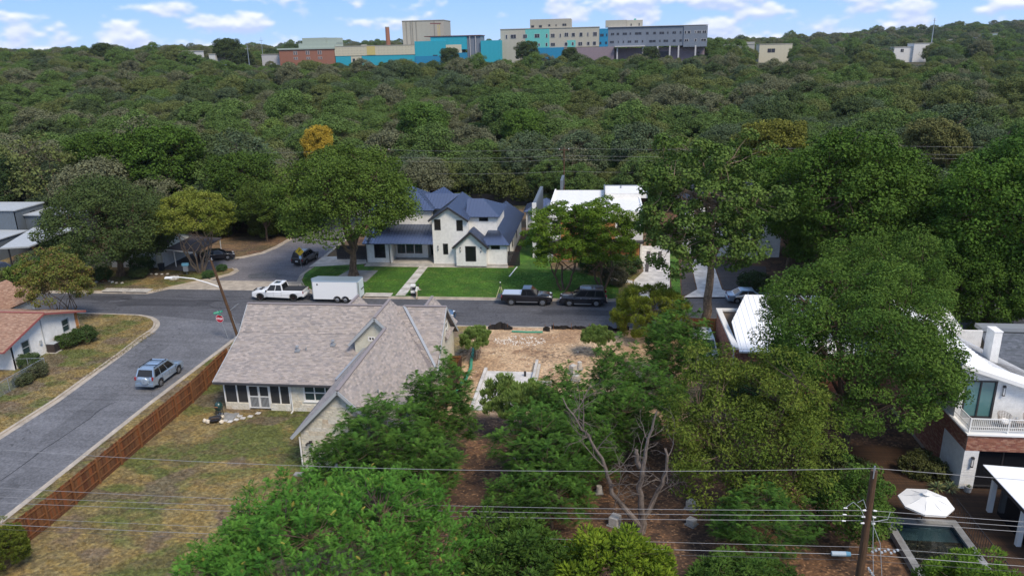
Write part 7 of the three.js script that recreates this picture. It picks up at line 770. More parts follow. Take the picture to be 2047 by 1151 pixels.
function makeCar(t, s) {
  const { L, W, H, r, ax0, ax1, top, sill = 0.3, cab, color } = s, hb = 0.07, body = paint(color, s.metal ?? 0);
  const sh = new THREE.Shape(); sh.moveTo(-L / 2 + 0.05, sill + 0.12); sh.lineTo(ax0 - r * 1.22, sill); sh.absarc(ax0, r, r * 1.2, Math.PI + 0.1, -0.1, true); sh.lineTo(ax1 - r * 1.2, sill); sh.absarc(ax1, r, r * 1.2, Math.PI + 0.1, -0.1, true); sh.lineTo(L / 2 - 0.08, sill + 0.02); for (const p of [...top].reverse()) sh.lineTo(p[0], p[1]); sh.closePath();
  let g = new THREE.ExtrudeGeometry(sh, { depth: W - 2 * hb, bevelEnabled: true, bevelThickness: hb, bevelSize: hb * 0.8, bevelOffset: -hb * 0.8, bevelSegments: 3, curveSegments: 10 }); g.translate(0, 0, -(W - 2 * hb) / 2);
  const p = g.attributes.position; for (let i = 0; i < p.count; i++) { const x = p.getX(i), z = p.getZ(i), e = sm(L * 0.36, L * 0.5, Math.abs(x)); p.setZ(i, z * (1 - 0.1 * e)); } g.deleteAttribute('uv'); g.deleteAttribute('normal'); g = toCreasedNormals(g, 0.7); const b = mesh('body', g, body, t);
  local(t, 'underbody', plastic, (q) => q.box(-L / 2 + 0.3, L / 2 - 0.3, sill - 0.02, 0.62, -W / 2 + 0.22, W / 2 - 0.22));
  for (const [x, k] of [[ax0, 0], [ax1, 0]]) for (const sd of [-1, 1]) wheel(t, x, sd * (W / 2 - 0.12), r, sd, s.rim || rimM);
  // cabin: four sloping faces, windows let in slightly proud
  const [b0, b1, t0, t1, yb] = cab, wb = W / 2 - 0.06, wt = W / 2 - 0.22, q = (x, y, z) => [x, y, z], A = [q(b0, yb, wb), q(b1, yb, wb), q(b1, yb, -wb), q(b0, yb, -wb)], T = [q(t0, H, wt), q(t1, H, wt), q(t1, H, -wt), q(t0, H, -wt)];
  local(t, 'cabin', body, (k) => { k.hex(A, T); k.box(t0 + 0.06, t1 - 0.06, H, H + 0.025, -wt + 0.06, wt - 0.06); });
  const on = (a, bb, c, d, u, v, off) => { const m = [0, 1, 2].map((i) => mix(mix(a[i], bb[i], u), mix(d[i], c[i], u), v)); const n = V(...bb).sub(V(...a)).cross(V(...d).sub(V(...a))).normalize(); return [m[0] + n.x * off, m[1] + n.y * off, m[2] + n.z * off]; };
  const pane = (name, a, bb, c, d, u0, u1, v0, v1) => local(t, name, carGlass, (k) => { const o = 0.012, f = (u, v) => on(a, bb, c, d, u, v, o); k.quad(f(u0, v0), f(u1, v0), f(u1, v1), f(u0, v1)); });
  pane('windscreen', A[1], A[2], T[2], T[1], 0.06, 0.94, 0.08, 0.94); pane('rear_window', A[3], A[0], T[0], T[3], 0.08, 0.92, s.rearV ?? 0.2, 0.9);
  for (const [u0, u1] of s.side) { pane('side_window', A[0], A[1], T[1], T[0], u0, u1, 0.12, 0.88); pane('side_window', A[2], A[3], T[3], T[2], 1 - u1, 1 - u0, 0.12, 0.88); }
  const fy = s.lampY ?? 0.72, ry = s.tailY ?? 0.85, xe = L / 2; for (const sd of [-1, 1]) { local(t, 'headlight', lampW, (k) => k.hex([q(xe - 0.32, fy - 0.09, sd * (W / 2 - 0.09)), q(xe - 0.02, fy - 0.09, sd * (W / 2 - 0.34)), q(xe - 0.3, fy - 0.09, sd * (W / 2 - 0.5)), q(xe - 0.5, fy - 0.09, sd * (W / 2 - 0.3))], [q(xe - 0.34, fy + 0.09, sd * (W / 2 - 0.085)), q(xe - 0.02, fy + 0.07, sd * (W / 2 - 0.34)), q(xe - 0.3, fy + 0.08, sd * (W / 2 - 0.5)), q(xe - 0.5, fy + 0.1, sd * (W / 2 - 0.3))])); local(t, 'tail_light', lampR, (k) => k.box(-xe - 0.012, -xe + 0.14, ry - 0.15, ry + 0.15, Math.min(sd * (W / 2 - 0.10), sd * (W / 2 - 0.20)), Math.max(sd * (W / 2 - 0.10), sd * (W / 2 - 0.20)))); local(t, 'mirror', s.mirror || body, (k) => { const x = b1 - 0.25, z = sd * (W / 2 + 0.1); k.box(x - 0.06, x + 0.06, yb + 0.0, yb + 0.15, Math.min(z, z - sd * 0.2), Math.max(z, z - sd * 0.2)); }); for (const dx of s.doors || [0.1]) local(t, 'door_handle', s.chrome ? rimM : body, (k) => k.box(dx, dx + 0.16, yb - 0.16, yb - 0.12, sd > 0 ? W / 2 - 0.005 : -W / 2 - 0.02, sd > 0 ? W / 2 + 0.02 : -W / 2 + 0.005)); local(t, 'door_gap', plastic, (k) => { for (const dx of s.gaps || []) k.box(dx, dx + 0.014, sill + 0.12, yb - 0.02, sd > 0 ? W / 2 - 0.01 : -W / 2 - 0.004, sd > 0 ? W / 2 + 0.004 : -W / 2 + 0.01); }); if (s.step) local(t, 'running_board', s.step, (k) => k.box(ax0 + r * 1.35, ax1 - r * 1.35, sill - 0.04, sill + 0.04, sd > 0 ? W / 2 - 0.06 : -W / 2 - 0.08, sd > 0 ? W / 2 + 0.08 : -W / 2 + 0.06)); }
  local(t, 'front_bumper', s.bumper || body, (k) => k.hex([q(xe - 0.3, sill - 0.02, W / 2 - 0.08), q(xe + 0.06, sill - 0.02, W / 2 - 0.36), q(xe + 0.06, sill - 0.02, -W / 2 + 0.36), q(xe - 0.3, sill - 0.02, -W / 2 + 0.08)], [q(xe - 0.3, sill + 0.26, W / 2 - 0.08), q(xe + 0.05, sill + 0.26, W / 2 - 0.36), q(xe + 0.05, sill + 0.26, -W / 2 + 0.36), q(xe - 0.3, sill + 0.26, -W / 2 + 0.08)])); local(t, 'rear_bumper', s.bumper || body, (k) => k.box(-xe - 0.06, -xe + 0.2, sill + 0.06, sill + 0.3, -W / 2 + 0.12, W / 2 - 0.12)); local(t, 'grille', plastic, (k) => k.box(xe - 0.1, xe + 0.012, fy - 0.12, fy + 0.08, -W / 2 + 0.42, W / 2 - 0.42)); local(t, 'licence_plate', B.trim, (k) => k.box(-xe - 0.075, -xe - 0.062, 0.62, 0.76, -0.2, 0.2));
  if (s.rails) for (const sd of [-1, 1]) local(t, 'roof_rail', s.rails, (k) => { k.bar([t0 + 0.15, H + 0.09, sd * (wt - 0.04)], [t1 - 0.2, H + 0.09, sd * (wt - 0.04)], 0.05); for (const x of [t0 + 0.2, t1 - 0.25]) k.bar([x, H, sd * (wt - 0.04)], [x, H + 0.09, sd * (wt - 0.04)], 0.05); });
  if (s.cross) for (const x of s.cross) local(t, 'roof_bar', plastic, (k) => k.bar([x, H + 0.1, -wt + 0.04], [x, H + 0.1, wt - 0.04], 0.05));
  if (s.bed) local(t, 'bed_cover', s.bedMat, (k) => { k.box(s.bed[0], s.bed[1], s.bed[2], s.bed[2] + 0.06, -W / 2 + 0.16, W / 2 - 0.16); });
  return b;
}
const suv = (o) => ({ L: 4.7, W: 1.88, H: 1.82, r: 0.37, ax0: -1.38, ax1: 1.4, top: [[-2.35, 0.62], [-2.3, 1.02], [-2.1, 1.08], [0.95, 1.06], [1.5, 1.04], [2.15, 0.93], [2.33, 0.72]], sill: 0.36, cab: [-2.22, 1.2, -1.85, 0.35, 1.04], side: [[0.06, 0.3], [0.33, 0.6], [0.63, 0.92]], doors: [-0.75, 0.2], gaps: [-1.1, -0.1, 0.9], ...o });
{
  const t = thing('parked_suv', 'silver sport utility wagon with rear spare wheel on the side street', 'car', [-38.45, -0.12, -56.8], undefined, Math.PI / 2 - 0.02); makeCar(t, suv({ color: [0.36, 0.45, 0.55], metal: 0.6, rails: plastic, cross: [-1.2, -0.2], tailY: 1.1, chrome: 1 }));
  const sp = new THREE.Group(); sp.name = 'spare_wheel'; sp.position.set(-2.44, 0.93, 0.12); sp.rotation.y = -Math.PI / 2; t.add(sp); mesh('cover', new THREE.LatheGeometry([[0, 0.1], [0.24, 0.1], [0.32, 0.07], [0.36, 0], [0.36, -0.1], [0.3, -0.1]].map((p) => new THREE.Vector2(...p)), 26).rotateX(Math.PI / 2), paint([0.42, 0.50, 0.58], 0.5), sp); mesh('badge', new THREE.CylinderGeometry(0.05, 0.05, 0.02, 12).rotateX(Math.PI / 2).translate(0, 0, 0.105), rimM, sp);
  const y = thing('parked_suv', 'large black wagon with roof rails parked along the far kerb', 'car', [-1.8, -0.12, -79.35], undefined, Math.PI); makeCar(y, suv({ L: 5.15, W: 2.0, H: 1.88, r: 0.40, ax0: -1.45, ax1: 1.5, top: [[-2.58, 0.6], [-2.54, 1.06], [-2.4, 1.14], [0.9, 1.12], [1.3, 1.14], [2.3, 1.06], [2.54, 0.8]], cab: [-2.5, 1.15, -2.25, 0.35, 1.1], color: [0.010, 0.011, 0.016], rails: rimM, step: rimM, chrome: 1, side: [[0.04, 0.32], [0.35, 0.62], [0.65, 0.93]], lampY: 0.88, tailY: 1.25, doors: [-0.85, 0.15] }));
  const z = thing('parked_suv', 'black wagon parked under the oak on the north street', 'car', [-40.2, -0.12, -95.4], undefined, Math.PI / 2 - 0.12); makeCar(z, suv({ color: [0.012, 0.011, 0.013], rails: plastic, H: 1.76 }));
  const dk = thing('parked_car', 'dark car half hidden behind the crape myrtle at the carport', 'car', [-53.2, 0.012, -95.6], undefined, 0.5); makeCar(dk, sedan({ color: [0.014, 0.013, 0.02] }));
  const bl = thing('parked_car', 'dark blue car behind the low fence at the left edge', 'car', [-79.6, 0.0, -87.6], undefined, -0.3); makeCar(bl, sedan({ color: [0.015, 0.02, 0.05] }));
  const sv = thing('parked_sedan', 'silver blue sedan parked at the drive below the tall dark trees', 'car', [16.4, -0.12, -81.2], undefined, 0.03); makeCar(sv, sedan({ color: [0.34, 0.42, 0.52], metal: 0.5 }));
  const rb = thing('parked_car', 'blue car showing beyond the right roof edge of the shingled house', 'car', [-17.6, -0.12, -73.6], undefined, 0); makeCar(rb, sedan({ color: [0.03, 0.08, 0.16] }));
  const tk = { L: 5.9, W: 2.02, H: 1.92, r: 0.42, ax0: -1.75, ax1: 1.95, sill: 0.48, top: [[-2.93, 0.7], [-2.93, 1.24], [-0.55, 1.24], [-0.5, 1.16], [1.1, 1.14], [1.5, 1.2], [2.5, 1.12], [2.86, 0.95]], lampY: 0.98, tailY: 1.05 };
  const wp = thing('pickup_truck', 'white crew cab pickup towing the white box trailer', 'truck', [-37.05, -0.12, -79.55], undefined, Math.PI); makeCar(wp, { ...tk, L: 6.3, top: tk.top.map(([x, y]) => [x * 1.07, y]), ax0: -1.95, ax1: 2.05, H: 1.98, color: [0.80, 0.81, 0.82], cab: [-0.75, 1.5, -0.55, 0.75, 1.14], side: [[0.05, 0.42], [0.46, 0.9]], rim: rimDark, mirror: plastic, bed: [-3.05, -0.72, 1.26], bedMat: plastic, doors: [-0.2, 0.85], gaps: [-0.55, 0.4, 1.3] }); local(wp, 'hood_scoop', plastic, (g) => { g.box(2.0, 2.3, 1.21, 1.27, 0.15, 0.4); g.box(2.0, 2.3, 1.21, 1.27, -0.4, -0.15); }); local(wp, 'sunroof', carGlass, (g) => g.box(-0.2, 0.45, 2.006, 2.016, -0.4, 0.4));
  const bp = thing('pickup_truck', 'black pickup with pale bed cover parked at the lawn kerb', 'truck', [-8.05, -0.12, -79.35], undefined, 0); makeCar(bp, { ...tk, L: 5.6, H: 1.86, top: tk.top.map(([x, y]) => [x * 0.953, y]), ax0: -1.7, ax1: 1.8, color: [0.010, 0.009, 0.012], cab: [-0.65, 1.3, -0.45, 0.5, 1.12], side: [[0.06, 0.36], [0.4, 0.88]], bed: [-2.7, -0.6, 1.25], bedMat: std({ color: lin(0.5, 0.55, 0.62), roughness: 0.25, metalness: 0.3 }), step: rimM, doors: [0.3], gaps: [-0.05, 1.1] }); local(bp, 'tailgate', paint([0.01, 0.009, 0.012]), (g) => g.slab([[-3.35, 0.86, -0.8], [-2.82, 0.9, -0.8], [-2.82, 0.9, 0.8], [-3.35, 0.86, 0.8]], 0.05));
  const wt = thing('parked_truck', 'white van nose beside the brick wing wall', 'van', [9.5, 0, -64.8], undefined, -Math.PI / 2); makeCar(wt, { ...tk, L: 5.2, top: tk.top.map(([x, y]) => [x * 0.89, y]), ax0: -1.5, ax1: 1.65, color: [0.72, 0.73, 0.74], cab: [-2.4, 1.4, -2.3, 0.7, 1.14], H: 2.0, side: [[0.62, 0.92]] });
  // box trailer
  const tr = thing('box_trailer', 'white enclosed tandem axle box trailer behind the white pickup', 'trailer', [-30.1, -0.12, -79.35]); const wh = paint([0.82, 0.83, 0.83]); wh.roughness = 0.55; wh.clearcoat = 0.2;
  const foot = [[-2.95, 0], [-2.45, 1.05], [2.85, 1.05], [2.85, -1.05], [-2.45, -1.05]]; local(tr, 'box_body', wh, (g) => { const b = foot.map(([x, z]) => [x, 0.42, z]), u = foot.map(([x, z]) => [x, 2.5, z]); g.poly(b.slice().reverse()); for (let i = 0; i < 5; i++) { const j = (i + 1) % 5; g.quad(b[i], b[j], u[j], u[i]); } g.poly(u); }); local(tr, 'roof', std({ color: lin(0.30, 0.38, 0.44), roughness: 0.4, metalness: 0.4 }), (g) => { const u = foot.map(([x, z]) => [x * 1.015, 2.502, z * 1.02]), w = foot.map(([x, z]) => [x * 0.99, 2.58, z * 0.9]); for (let i = 0; i < 5; i++) { const j = (i + 1) % 5; g.quad(u[i], u[j], w[j], w[i]); } g.poly(w); g.poly(u); });
  for (const [x, z] of [[-2.45, 1.06], [-2.45, -1.06], [2.85, 1.06], [2.85, -1.06]]) local(tr, 'corner_trim', B.galv, (g) => g.box(x - 0.03, x + 0.03, 0.42, 2.5, z - 0.02, z + 0.02)); local(tr, 'rear_door', std({ color: lin(0.62, 0.70, 0.70), roughness: 0.5 }), (g) => g.box(2.86, 2.9, 0.5, 2.42, -0.98, 0.98)); local(tr, 'rear_door_bar', B.darkTrim, (g) => { g.box(2.9, 2.94, 0.5, 2.42, 0.86, 0.92); g.box(2.9, 2.94, 1.3, 1.4, -0.95, 0.0); }); local(tr, 'side_vent', B.dark, (g) => g.box(-1.95, -1.8, 2.08, 2.26, 1.05, 1.07));
  for (const x of [0.35, 1.3]) { for (const sd of [-1, 1]) wheel(tr, x, sd * 0.98, 0.36, sd, rimM); local(tr, 'fender', B.dark, (g) => { for (let k = 0; k < 10; k++) { const a = k / 10 * Math.PI, b = (k + 1) / 10 * Math.PI, P = (q, r, z) => [x + Math.cos(q) * r, 0.36 + Math.sin(q) * r, z]; for (const s of [1, -1]) { const z0 = s * 1.05, z1 = s * 1.13; g.hex([P(a, 0.4, z0), P(b, 0.4, z0), P(b, 0.4, z1), P(a, 0.4, z1)], [P(a, 0.46, z0), P(b, 0.46, z0), P(b, 0.46, z1), P(a, 0.46, z1)]); } } }); } local(tr, 'tow_bar', B.dark, (g) => { g.bar([-2.6, 0.4, 0.4], [-3.75, 0.45, 0], 0.1); g.bar([-2.6, 0.4, -0.4], [-3.75, 0.45, 0], 0.1); g.rod([[-3.4, 0.1, 0], [-3.4, 0.8, 0]], 0.05, 0.05, 7); });
}
function sedan(o) { return { L: 4.75, W: 1.82, H: 1.44, r: 0.33, ax0: -1.38, ax1: 1.42, sill: 0.24, top: [[-2.36, 0.55], [-2.34, 0.92], [-1.75, 0.98], [-1.2, 0.96], [0.95, 0.93], [1.9, 0.82], [2.3, 0.66], [2.36, 0.5]], cab: [-1.85, 1.25, -1.0, 0.4, 0.93], side: [[0.16, 0.5], [0.53, 0.86]], lampY: 0.66, tailY: 0.8, doors: [-0.75, 0.2], gaps: [-0.15, 0.9], ...o }; }

// ---------------------------------------------------------------- mailbox pillar, person, tripod
{
  const m = thing('mailbox_pillar', 'black and white striped mailbox pillar at the lawn kerb', 'mailbox', [-21.5, 0, -80.95]); for (const [y0, y1, mt, w] of [[0, 0.42, B.dark, 0.24], [0.42, 0.74, B.trim, 0.25], [0.74, 1.14, B.dark, 0.24], [1.14, 1.34, B.trim, 0.27]]) local(m, mt === B.dark ? 'black_section' : 'white_section', mt, (g) => g.box(-w, w, y0 + 0.002, y1, -w, w)); local(m, 'mail_slot', B.trim, (g) => g.box(-0.17, -0.05, 0.92, 1.0, 0.241, 0.25));
  const pn = thing('person', 'person in pale shirt and tan trousers bending at the striped mailbox', 'person', [-20.95, -0.1, -80.15], undefined, 2.45);   // faces local +z
  const J = { hip: [0, 0.92, -0.02], hl: [0.1, 0.90, -0.02], hr: [-0.1, 0.90, -0.02], kl: [0.12, 0.5, 0.1], kr: [-0.11, 0.5, 0.0], al: [0.13, 0.09, 0.08], ar: [-0.12, 0.09, -0.16], tl: [0.15, 0.04, 0.24], tr: [-0.13, 0.04, 0.0], chest: [0, 1.26, 0.16], neck: [0, 1.42, 0.26], head: [0, 1.55, 0.33], sl: [0.18, 1.36, 0.18], sr: [-0.18, 1.36, 0.18], el: [0.24, 1.12, 0.32], er: [-0.24, 1.1, 0.2], wl: [0.2, 1.08, 0.54], wr: [-0.2, 1.05, 0.44] };
  const bones = [['hip', 'chest', 0.145, 0.16], ['chest', 'neck', 0.14, 0.055], ['neck', 'head', 0.052, 0.06], ['hl', 'kl', 0.085, 0.062], ['kl', 'al', 0.062, 0.045], ['al', 'tl', 0.045, 0.034], ['hr', 'kr', 0.085, 0.062], ['kr', 'ar', 0.062, 0.045], ['ar', 'tr', 0.045, 0.034], ['hip', 'hl', 0.11, 0.09], ['hip', 'hr', 0.11, 0.09], ['chest', 'sl', 0.12, 0.062], ['chest', 'sr', 0.12, 0.062], ['sl', 'el', 0.06, 0.046], ['el', 'wl', 0.045, 0.033], ['sr', 'er', 0.06, 0.046], ['er', 'wr', 0.045, 0.033]].map(([a, b, r0, r1]) => [V(...J[a]), V(...J[b]), r0, r1]);
  for (const [w, s] of [[J.wl, 1], [J.wr, -1]]) { const P = V(...w), d = V(0, -0.15, 1).normalize(), f = P.clone().addScaledVector(d, 0.09); bones.push([P, f, 0.032, 0.034]); for (let k = 0; k < 4; k++) { const o = f.clone().add(V((k - 1.5) * 0.02, 0, 0)), L = [0.06, 0.075, 0.07, 0.055][k], m1 = o.clone().addScaledVector(d, L * 0.6); bones.push([o, m1, 0.011, 0.01], [m1, m1.clone().add(V(0, -0.03, 0.02)), 0.01, 0.008]); } const th = P.clone().addScaledVector(d, 0.03).add(V(-s * 0.03, 0, 0)); bones.push([th, th.clone().add(V(-s * 0.035, -0.01, 0.04)), 0.013, 0.01]); }
  const hd = V(...J.head).add(V(0, 0.04, 0.02)); const sd = (p) => { let d = 1e9; for (const [a, b, r0, r1] of bones) { const ab = b.clone().sub(a), t = clamp(p.clone().sub(a).dot(ab) / ab.lengthSq()), q = p.distanceTo(a.clone().addScaledVector(ab, t)) - mix(r0, r1, t), h = clamp(0.5 + 0.5 * (d - q) / 0.03); d = mix(d, q, h) - 0.03 * h * (1 - h); } const e = p.clone().sub(hd); e.y *= 0.78; e.x *= 1.12; let q = e.length() - 0.093; q = Math.min(q, p.distanceTo(hd.clone().add(V(0, -0.015, 0.1))) - 0.018, p.distanceTo(hd.clone().add(V(0.085, -0.01, 0))) - 0.022, p.distanceTo(hd.clone().add(V(-0.085, -0.01, 0))) - 0.022); const h = clamp(0.5 + 0.5 * (d - q) / 0.02); return mix(d, q, h) - 0.02 * h * (1 - h); };
  const N = 96, S = 0.95, mc = new MarchingCubes(N, B.trim, false, false, 90000); mc.isolation = 0; const cen = V(0, 0.88, 0.15); for (let k = 0; k < N; k++) for (let j = 0; j < N; j++) for (let i = 0; i < N; i++) { const x = (i / N * 2 - 1) * S, y = (j / N * 2 - 1) * S, z = (k / N * 2 - 1) * S; if (Math.abs(x) > 0.45 || Math.abs(z) > 0.6) { mc.field[i + j * N + k * N * N] = -1; continue; } mc.field[i + j * N + k * N * N] = -sd(V(x, y, z).add(cen)); } mc.update();
  const cnt = mc.count, pa = new Float32Array(cnt * 3), na = mc.normalArray.slice(0, cnt * 3), ca = new Float32Array(cnt * 3); for (let i = 0; i < cnt; i++) { const x = mc.positionArray[i * 3] * S + cen.x, y = mc.positionArray[i * 3 + 1] * S + cen.y, z = mc.positionArray[i * 3 + 2] * S + cen.z; pa.set([x, y, z], i * 3); const hand = z > 0.52 && y < 1.2 || (z > 0.42 && x < -0.1 && y < 1.12), head = y > 1.43, hair = head && (y > hd.y + 0.03 || z < hd.z - 0.02); ca.set(hair ? [0.015, 0.012, 0.01] : head || hand ? [0.45, 0.26, 0.18] : y < 0.08 ? [0.10, 0.07, 0.05] : y < 0.94 ? [0.50, 0.40, 0.27] : [0.66, 0.65, 0.60], i * 3); }
  const bg = new THREE.BufferGeometry(); bg.setAttribute('position', new THREE.BufferAttribute(pa, 3)); bg.setAttribute('normal', new THREE.BufferAttribute(na, 3)); bg.setAttribute('color', new THREE.BufferAttribute(ca, 3)); mesh('body', bg, std({ vertexColors: true, roughness: 0.9 }), pn);
  mesh('cap', new THREE.SphereGeometry(0.105, 14, 8, 0, 6.3, 0, 1.5).translate(hd.x, hd.y + 0.03, hd.z - 0.005), B.dark, pn);
  const tp = thing('survey_tripod', 'survey tripod with pale yellow legs on the lawn kerb', 'tripod', [-11.3, 0, -81.1]); for (let k = 0; k < 3; k++) { const a = k * 2.094 + 0.5; const l = local(tp, 'leg', std({ color: lin(0.62, 0.58, 0.32) }), (g) => g.bar([Math.cos(a) * 0.06, 1.25, Math.sin(a) * 0.06], [Math.cos(a) * 0.55, 0, Math.sin(a) * 0.55], 0.05)); } local(tp, 'head_plate', B.dark, (g) => g.rod([[0, 1.24, 0], [0, 1.32, 0]], 0.1, 0.1, 10)); local(tp, 'pole', B.dark, (g) => g.rod([[0, 1.32, 0], [0, 1.7, 0]], 0.02, 0.02, 6)); local(tp, 'receiver', B.trim, (g) => g.rod([[0, 1.7, 0], [0, 1.78, 0]], 0.08, 0.06, 10));
}

// ---------------------------------------------------------------- far hospital complex and buildings on the hill
{
  const flatC = (r, g, b) => std({ map: stuccoTex, color: lin(r, g, b) }), beige = flatC(0.52, 0.50, 0.43), teal = flatC(0.16, 0.58, 0.55), cyan = flatC(0.03, 0.42, 0.56), blue = flatC(0.02, 0.27, 0.50), slate = flatC(0.20, 0.24, 0.31), pale = flatC(0.66, 0.62, 0.48), yell = flatC(0.66, 0.55, 0.22), brickF = flatC(0.36, 0.16, 0.11), conc = flatC(0.48, 0.46, 0.40), glassP = flatC(0.42, 0.50, 0.45), mauve2 = flatC(0.30, 0.24, 0.28), winF = flatC(0.6, 0.6, 0.62), dk = std({ color: lin(0.03, 0.032, 0.045), roughness: 0.3 });
  const base = 16;
  const wing = (name, label, cat, x, z) => thing(name, label, cat, [x, base, z]); const bx = (t, n, m, x0, x1, y0, y1, z0, z1) => part(t, n, m, (g) => g.box(x0, x1, y0, y1, z0, z1));
  const windows = (t, list, z, fr = winF) => { for (const [a, b, c, d] of list) { const w = part(t, 'window', fr, (g) => g.box(a - 0.15, b + 0.15, c - 0.12, d + 0.12, z, z + 0.08)); const n = b - a > 2 ? 2 : 1; for (let k = 0; k < n; k++) part(w, 'pane', dk, (g) => g.box(mix(a, b, k / n) + 0.08, mix(a, b, (k + 1) / n) - 0.08, c, d, z + 0.082, z + 0.12)); } };
  const A = wing('brick_clinic', 'low red brick block with pale green roof screens on the skyline', 'building', -192, -500); bx(A, 'wall', brickF, -211.5, -173.8, base, 30.2, -516, -495); bx(A, 'cornice', glassP, -212.4, -173.0, 30.2, 31.2, -516.6, -494.4); bx(A, 'roof_screen', glassP, -198.4, -173.2, 31.2, 33.9, -512, -497); bx(A, 'roof_screen', glassP, -196, -180, 33.9, 37.3, -511, -498); bx(A, 'roof_screen', glassP, -179.9, -172.9, 33.9, 37.1, -511, -498.5); windows(A, [-201.5, -200, -193, -191.6, -185, -183.4].flatMap((x) => [[x, x + 0.8, 27, 29.2], [x, x + 0.8, 24, 25.4]]), -495);
  const P = wing('panelled_wing', 'long cream panelled hospital wing between brick block and blue wing', 'building', -147, -500); bx(P, 'wall', pale, -173.6, -120.3, 25.6, 31.4, -515, -495); bx(P, 'parapet', conc, -173.6, -120.3, 31.4, 31.7, -515, -494.8); bx(P, 'yellow_panel', yell, -152, -146.5, 25.8, 31.2, -494.98, -494.85); bx(P, 'lower_wall', cyan, -173.4, -163.2, base, 25.4, -514, -495.2); bx(P, 'lower_wall', pale, -163.1, -156, base, 25.5, -514, -495.3); bx(P, 'lower_wall', cyan, -155.9, -120.3, base, 25.5, -514, -495.25); { const q = part(P, 'panel_dots', conc, (g) => { for (let i = 0; i < 26; i++) for (let j = 0; j < 3; j++) { const x = -172.4 + i * 2, y = 26.8 + j * 1.7; if (x < -153 || x > -145.6) g.box(x, x + 0.35, y, y + 0.35, -494.99, -494.9); } }); q.userData.kind = 'stuff'; } for (const x of [-162, -157.2]) bx(P, 'doorway', dk, x, x + 1.6, base, 23.8, -495.29, -495.15); bx(P, 'roof_unit', conc, -158, -155, 31.7, 32.4, -506, -503);
  const C = wing('brick_chimney', 'slim red brick chimney behind the cream hospital wing', 'chimney', -144.4, -520); part(C, 'shaft', brickF, (g) => g.rod([[-144.4, base, -520], [-144.4, 43.1, -520]], 1.65, 1.4, 12)); part(C, 'rim', conc, (g) => g.rod([[-144.4, 43.1, -520], [-144.4, 43.6, -520]], 1.5, 1.5, 12));
  const T = wing('concrete_tower', 'windowless concrete tower behind the blue hospital wing', 'building', -116, -520); bx(T, 'wall', conc, -133, -105, base, 46.6, -540, -516); for (const x of [-130.5, -127.6, -126.4, -123.8, -111.5]) bx(T, 'rib', flatC(0.3, 0.29, 0.26), x, x + 0.5, 31, 46.4, -516, -515.8); bx(T, 'parapet', conc, -133.2, -104.8, 46.6, 47, -540.2, -515.7);
  const K = wing('tower_crane', 'thin construction hoist beside the concrete tower', 'crane', -105.5, -505); part(K, 'mast', yell, (g) => { for (const d of [-0.6, 0.6]) g.bar([-106 + d, base, -505], [-106 + d, 44.5, -505], 0.3); for (let y = base; y < 44; y += 2) g.bar([-106.6, y, -505], [-105.4, y + 2, -505], 0.2); }); part(K, 'jib', flatC(0.25, 0.12, 0.12), (g) => g.bar([-111.5, 44.4, -505], [-104, 44.2, -505], 0.7)); part(K, 'counterweight', conc, (g) => g.box(-104.4, -103, 43.4, 44.6, -505.5, -504.5));
  const Y = wing('blue_wing', 'bright turquoise blue hospital wing under construction', 'building', -92, -500); bx(Y, 'wall', cyan, -120.2, -100.2, base, 33.5, -514, -494.9); bx(Y, 'upper_wall', cyan, -110, -86.4, 28, 36.1, -513, -496.5); bx(Y, 'canopy_edge', flatC(0.2, 0.08, 0.07), -114, -77, 36.1, 36.5, -513, -496); bx(Y, 'bare_block', slate, -86.3, -77.5, base, 36.0, -513, -497); bx(Y, 'lower_wall', blue, -100.1, -86.4, base, 26, -512, -494.8); bx(Y, 'cream_patch', pale, -100.1, -90, 26, 31, -512, -496.4); bx(Y, 'right_wall', cyan, -77.4, -64.8, base, 33.0, -512, -495.6); bx(Y, 'doorway', dk, -108.5, -105.5, base, 25, -494.89, -494.7); bx(Y, 'lower_band', blue, -120.2, -100.2, base, 24.4, -494.7, -494.6); for (const x of [-84.6, -81]) bx(Y, 'column', winF, x, x + 0.4, base, 36, -496.6, -496.2);
  const U = [[-62.3, -61.3, 34.0, 36.2], [-59.1, -55.7, 34.1, 36.3], [-51.1, -48.6, 34.1, 36.2], [-43.7, -40.5, 34.1, 36.3], [-36.4, -35.4, 34, 36.2], [-33.2, -30.8, 34.2, 36.2], [-27.6, -26.8, 34.2, 36.2], [-24.5, -22.1, 34.5, 36.6], [-19.9, -17.9, 34.4, 36.4], [-15, -13.1, 34.3, 36.5], [-10.1, -9.3, 34.4, 36.4], [-6.4, -4, 34.4, 36.6]], Lw = [[-51.2, -48.4, 28.6, 30.7], [-45.4, -43.6, 28.8, 30.6], [-41.4, -40.4, 28.8, 30.5], [-36.6, -35.5, 28.8, 30.7], [-33.3, -30.6, 28.9, 30.7], [-24.5, -22.6, 28.8, 30.7], [-19.9, -18.7, 28.9, 30.8], [-15.8, -13.2, 28.8, 30.8], [-10.2, -8.6, 29, 30.8], [-6.5, -4.5, 28.9, 30.9]];
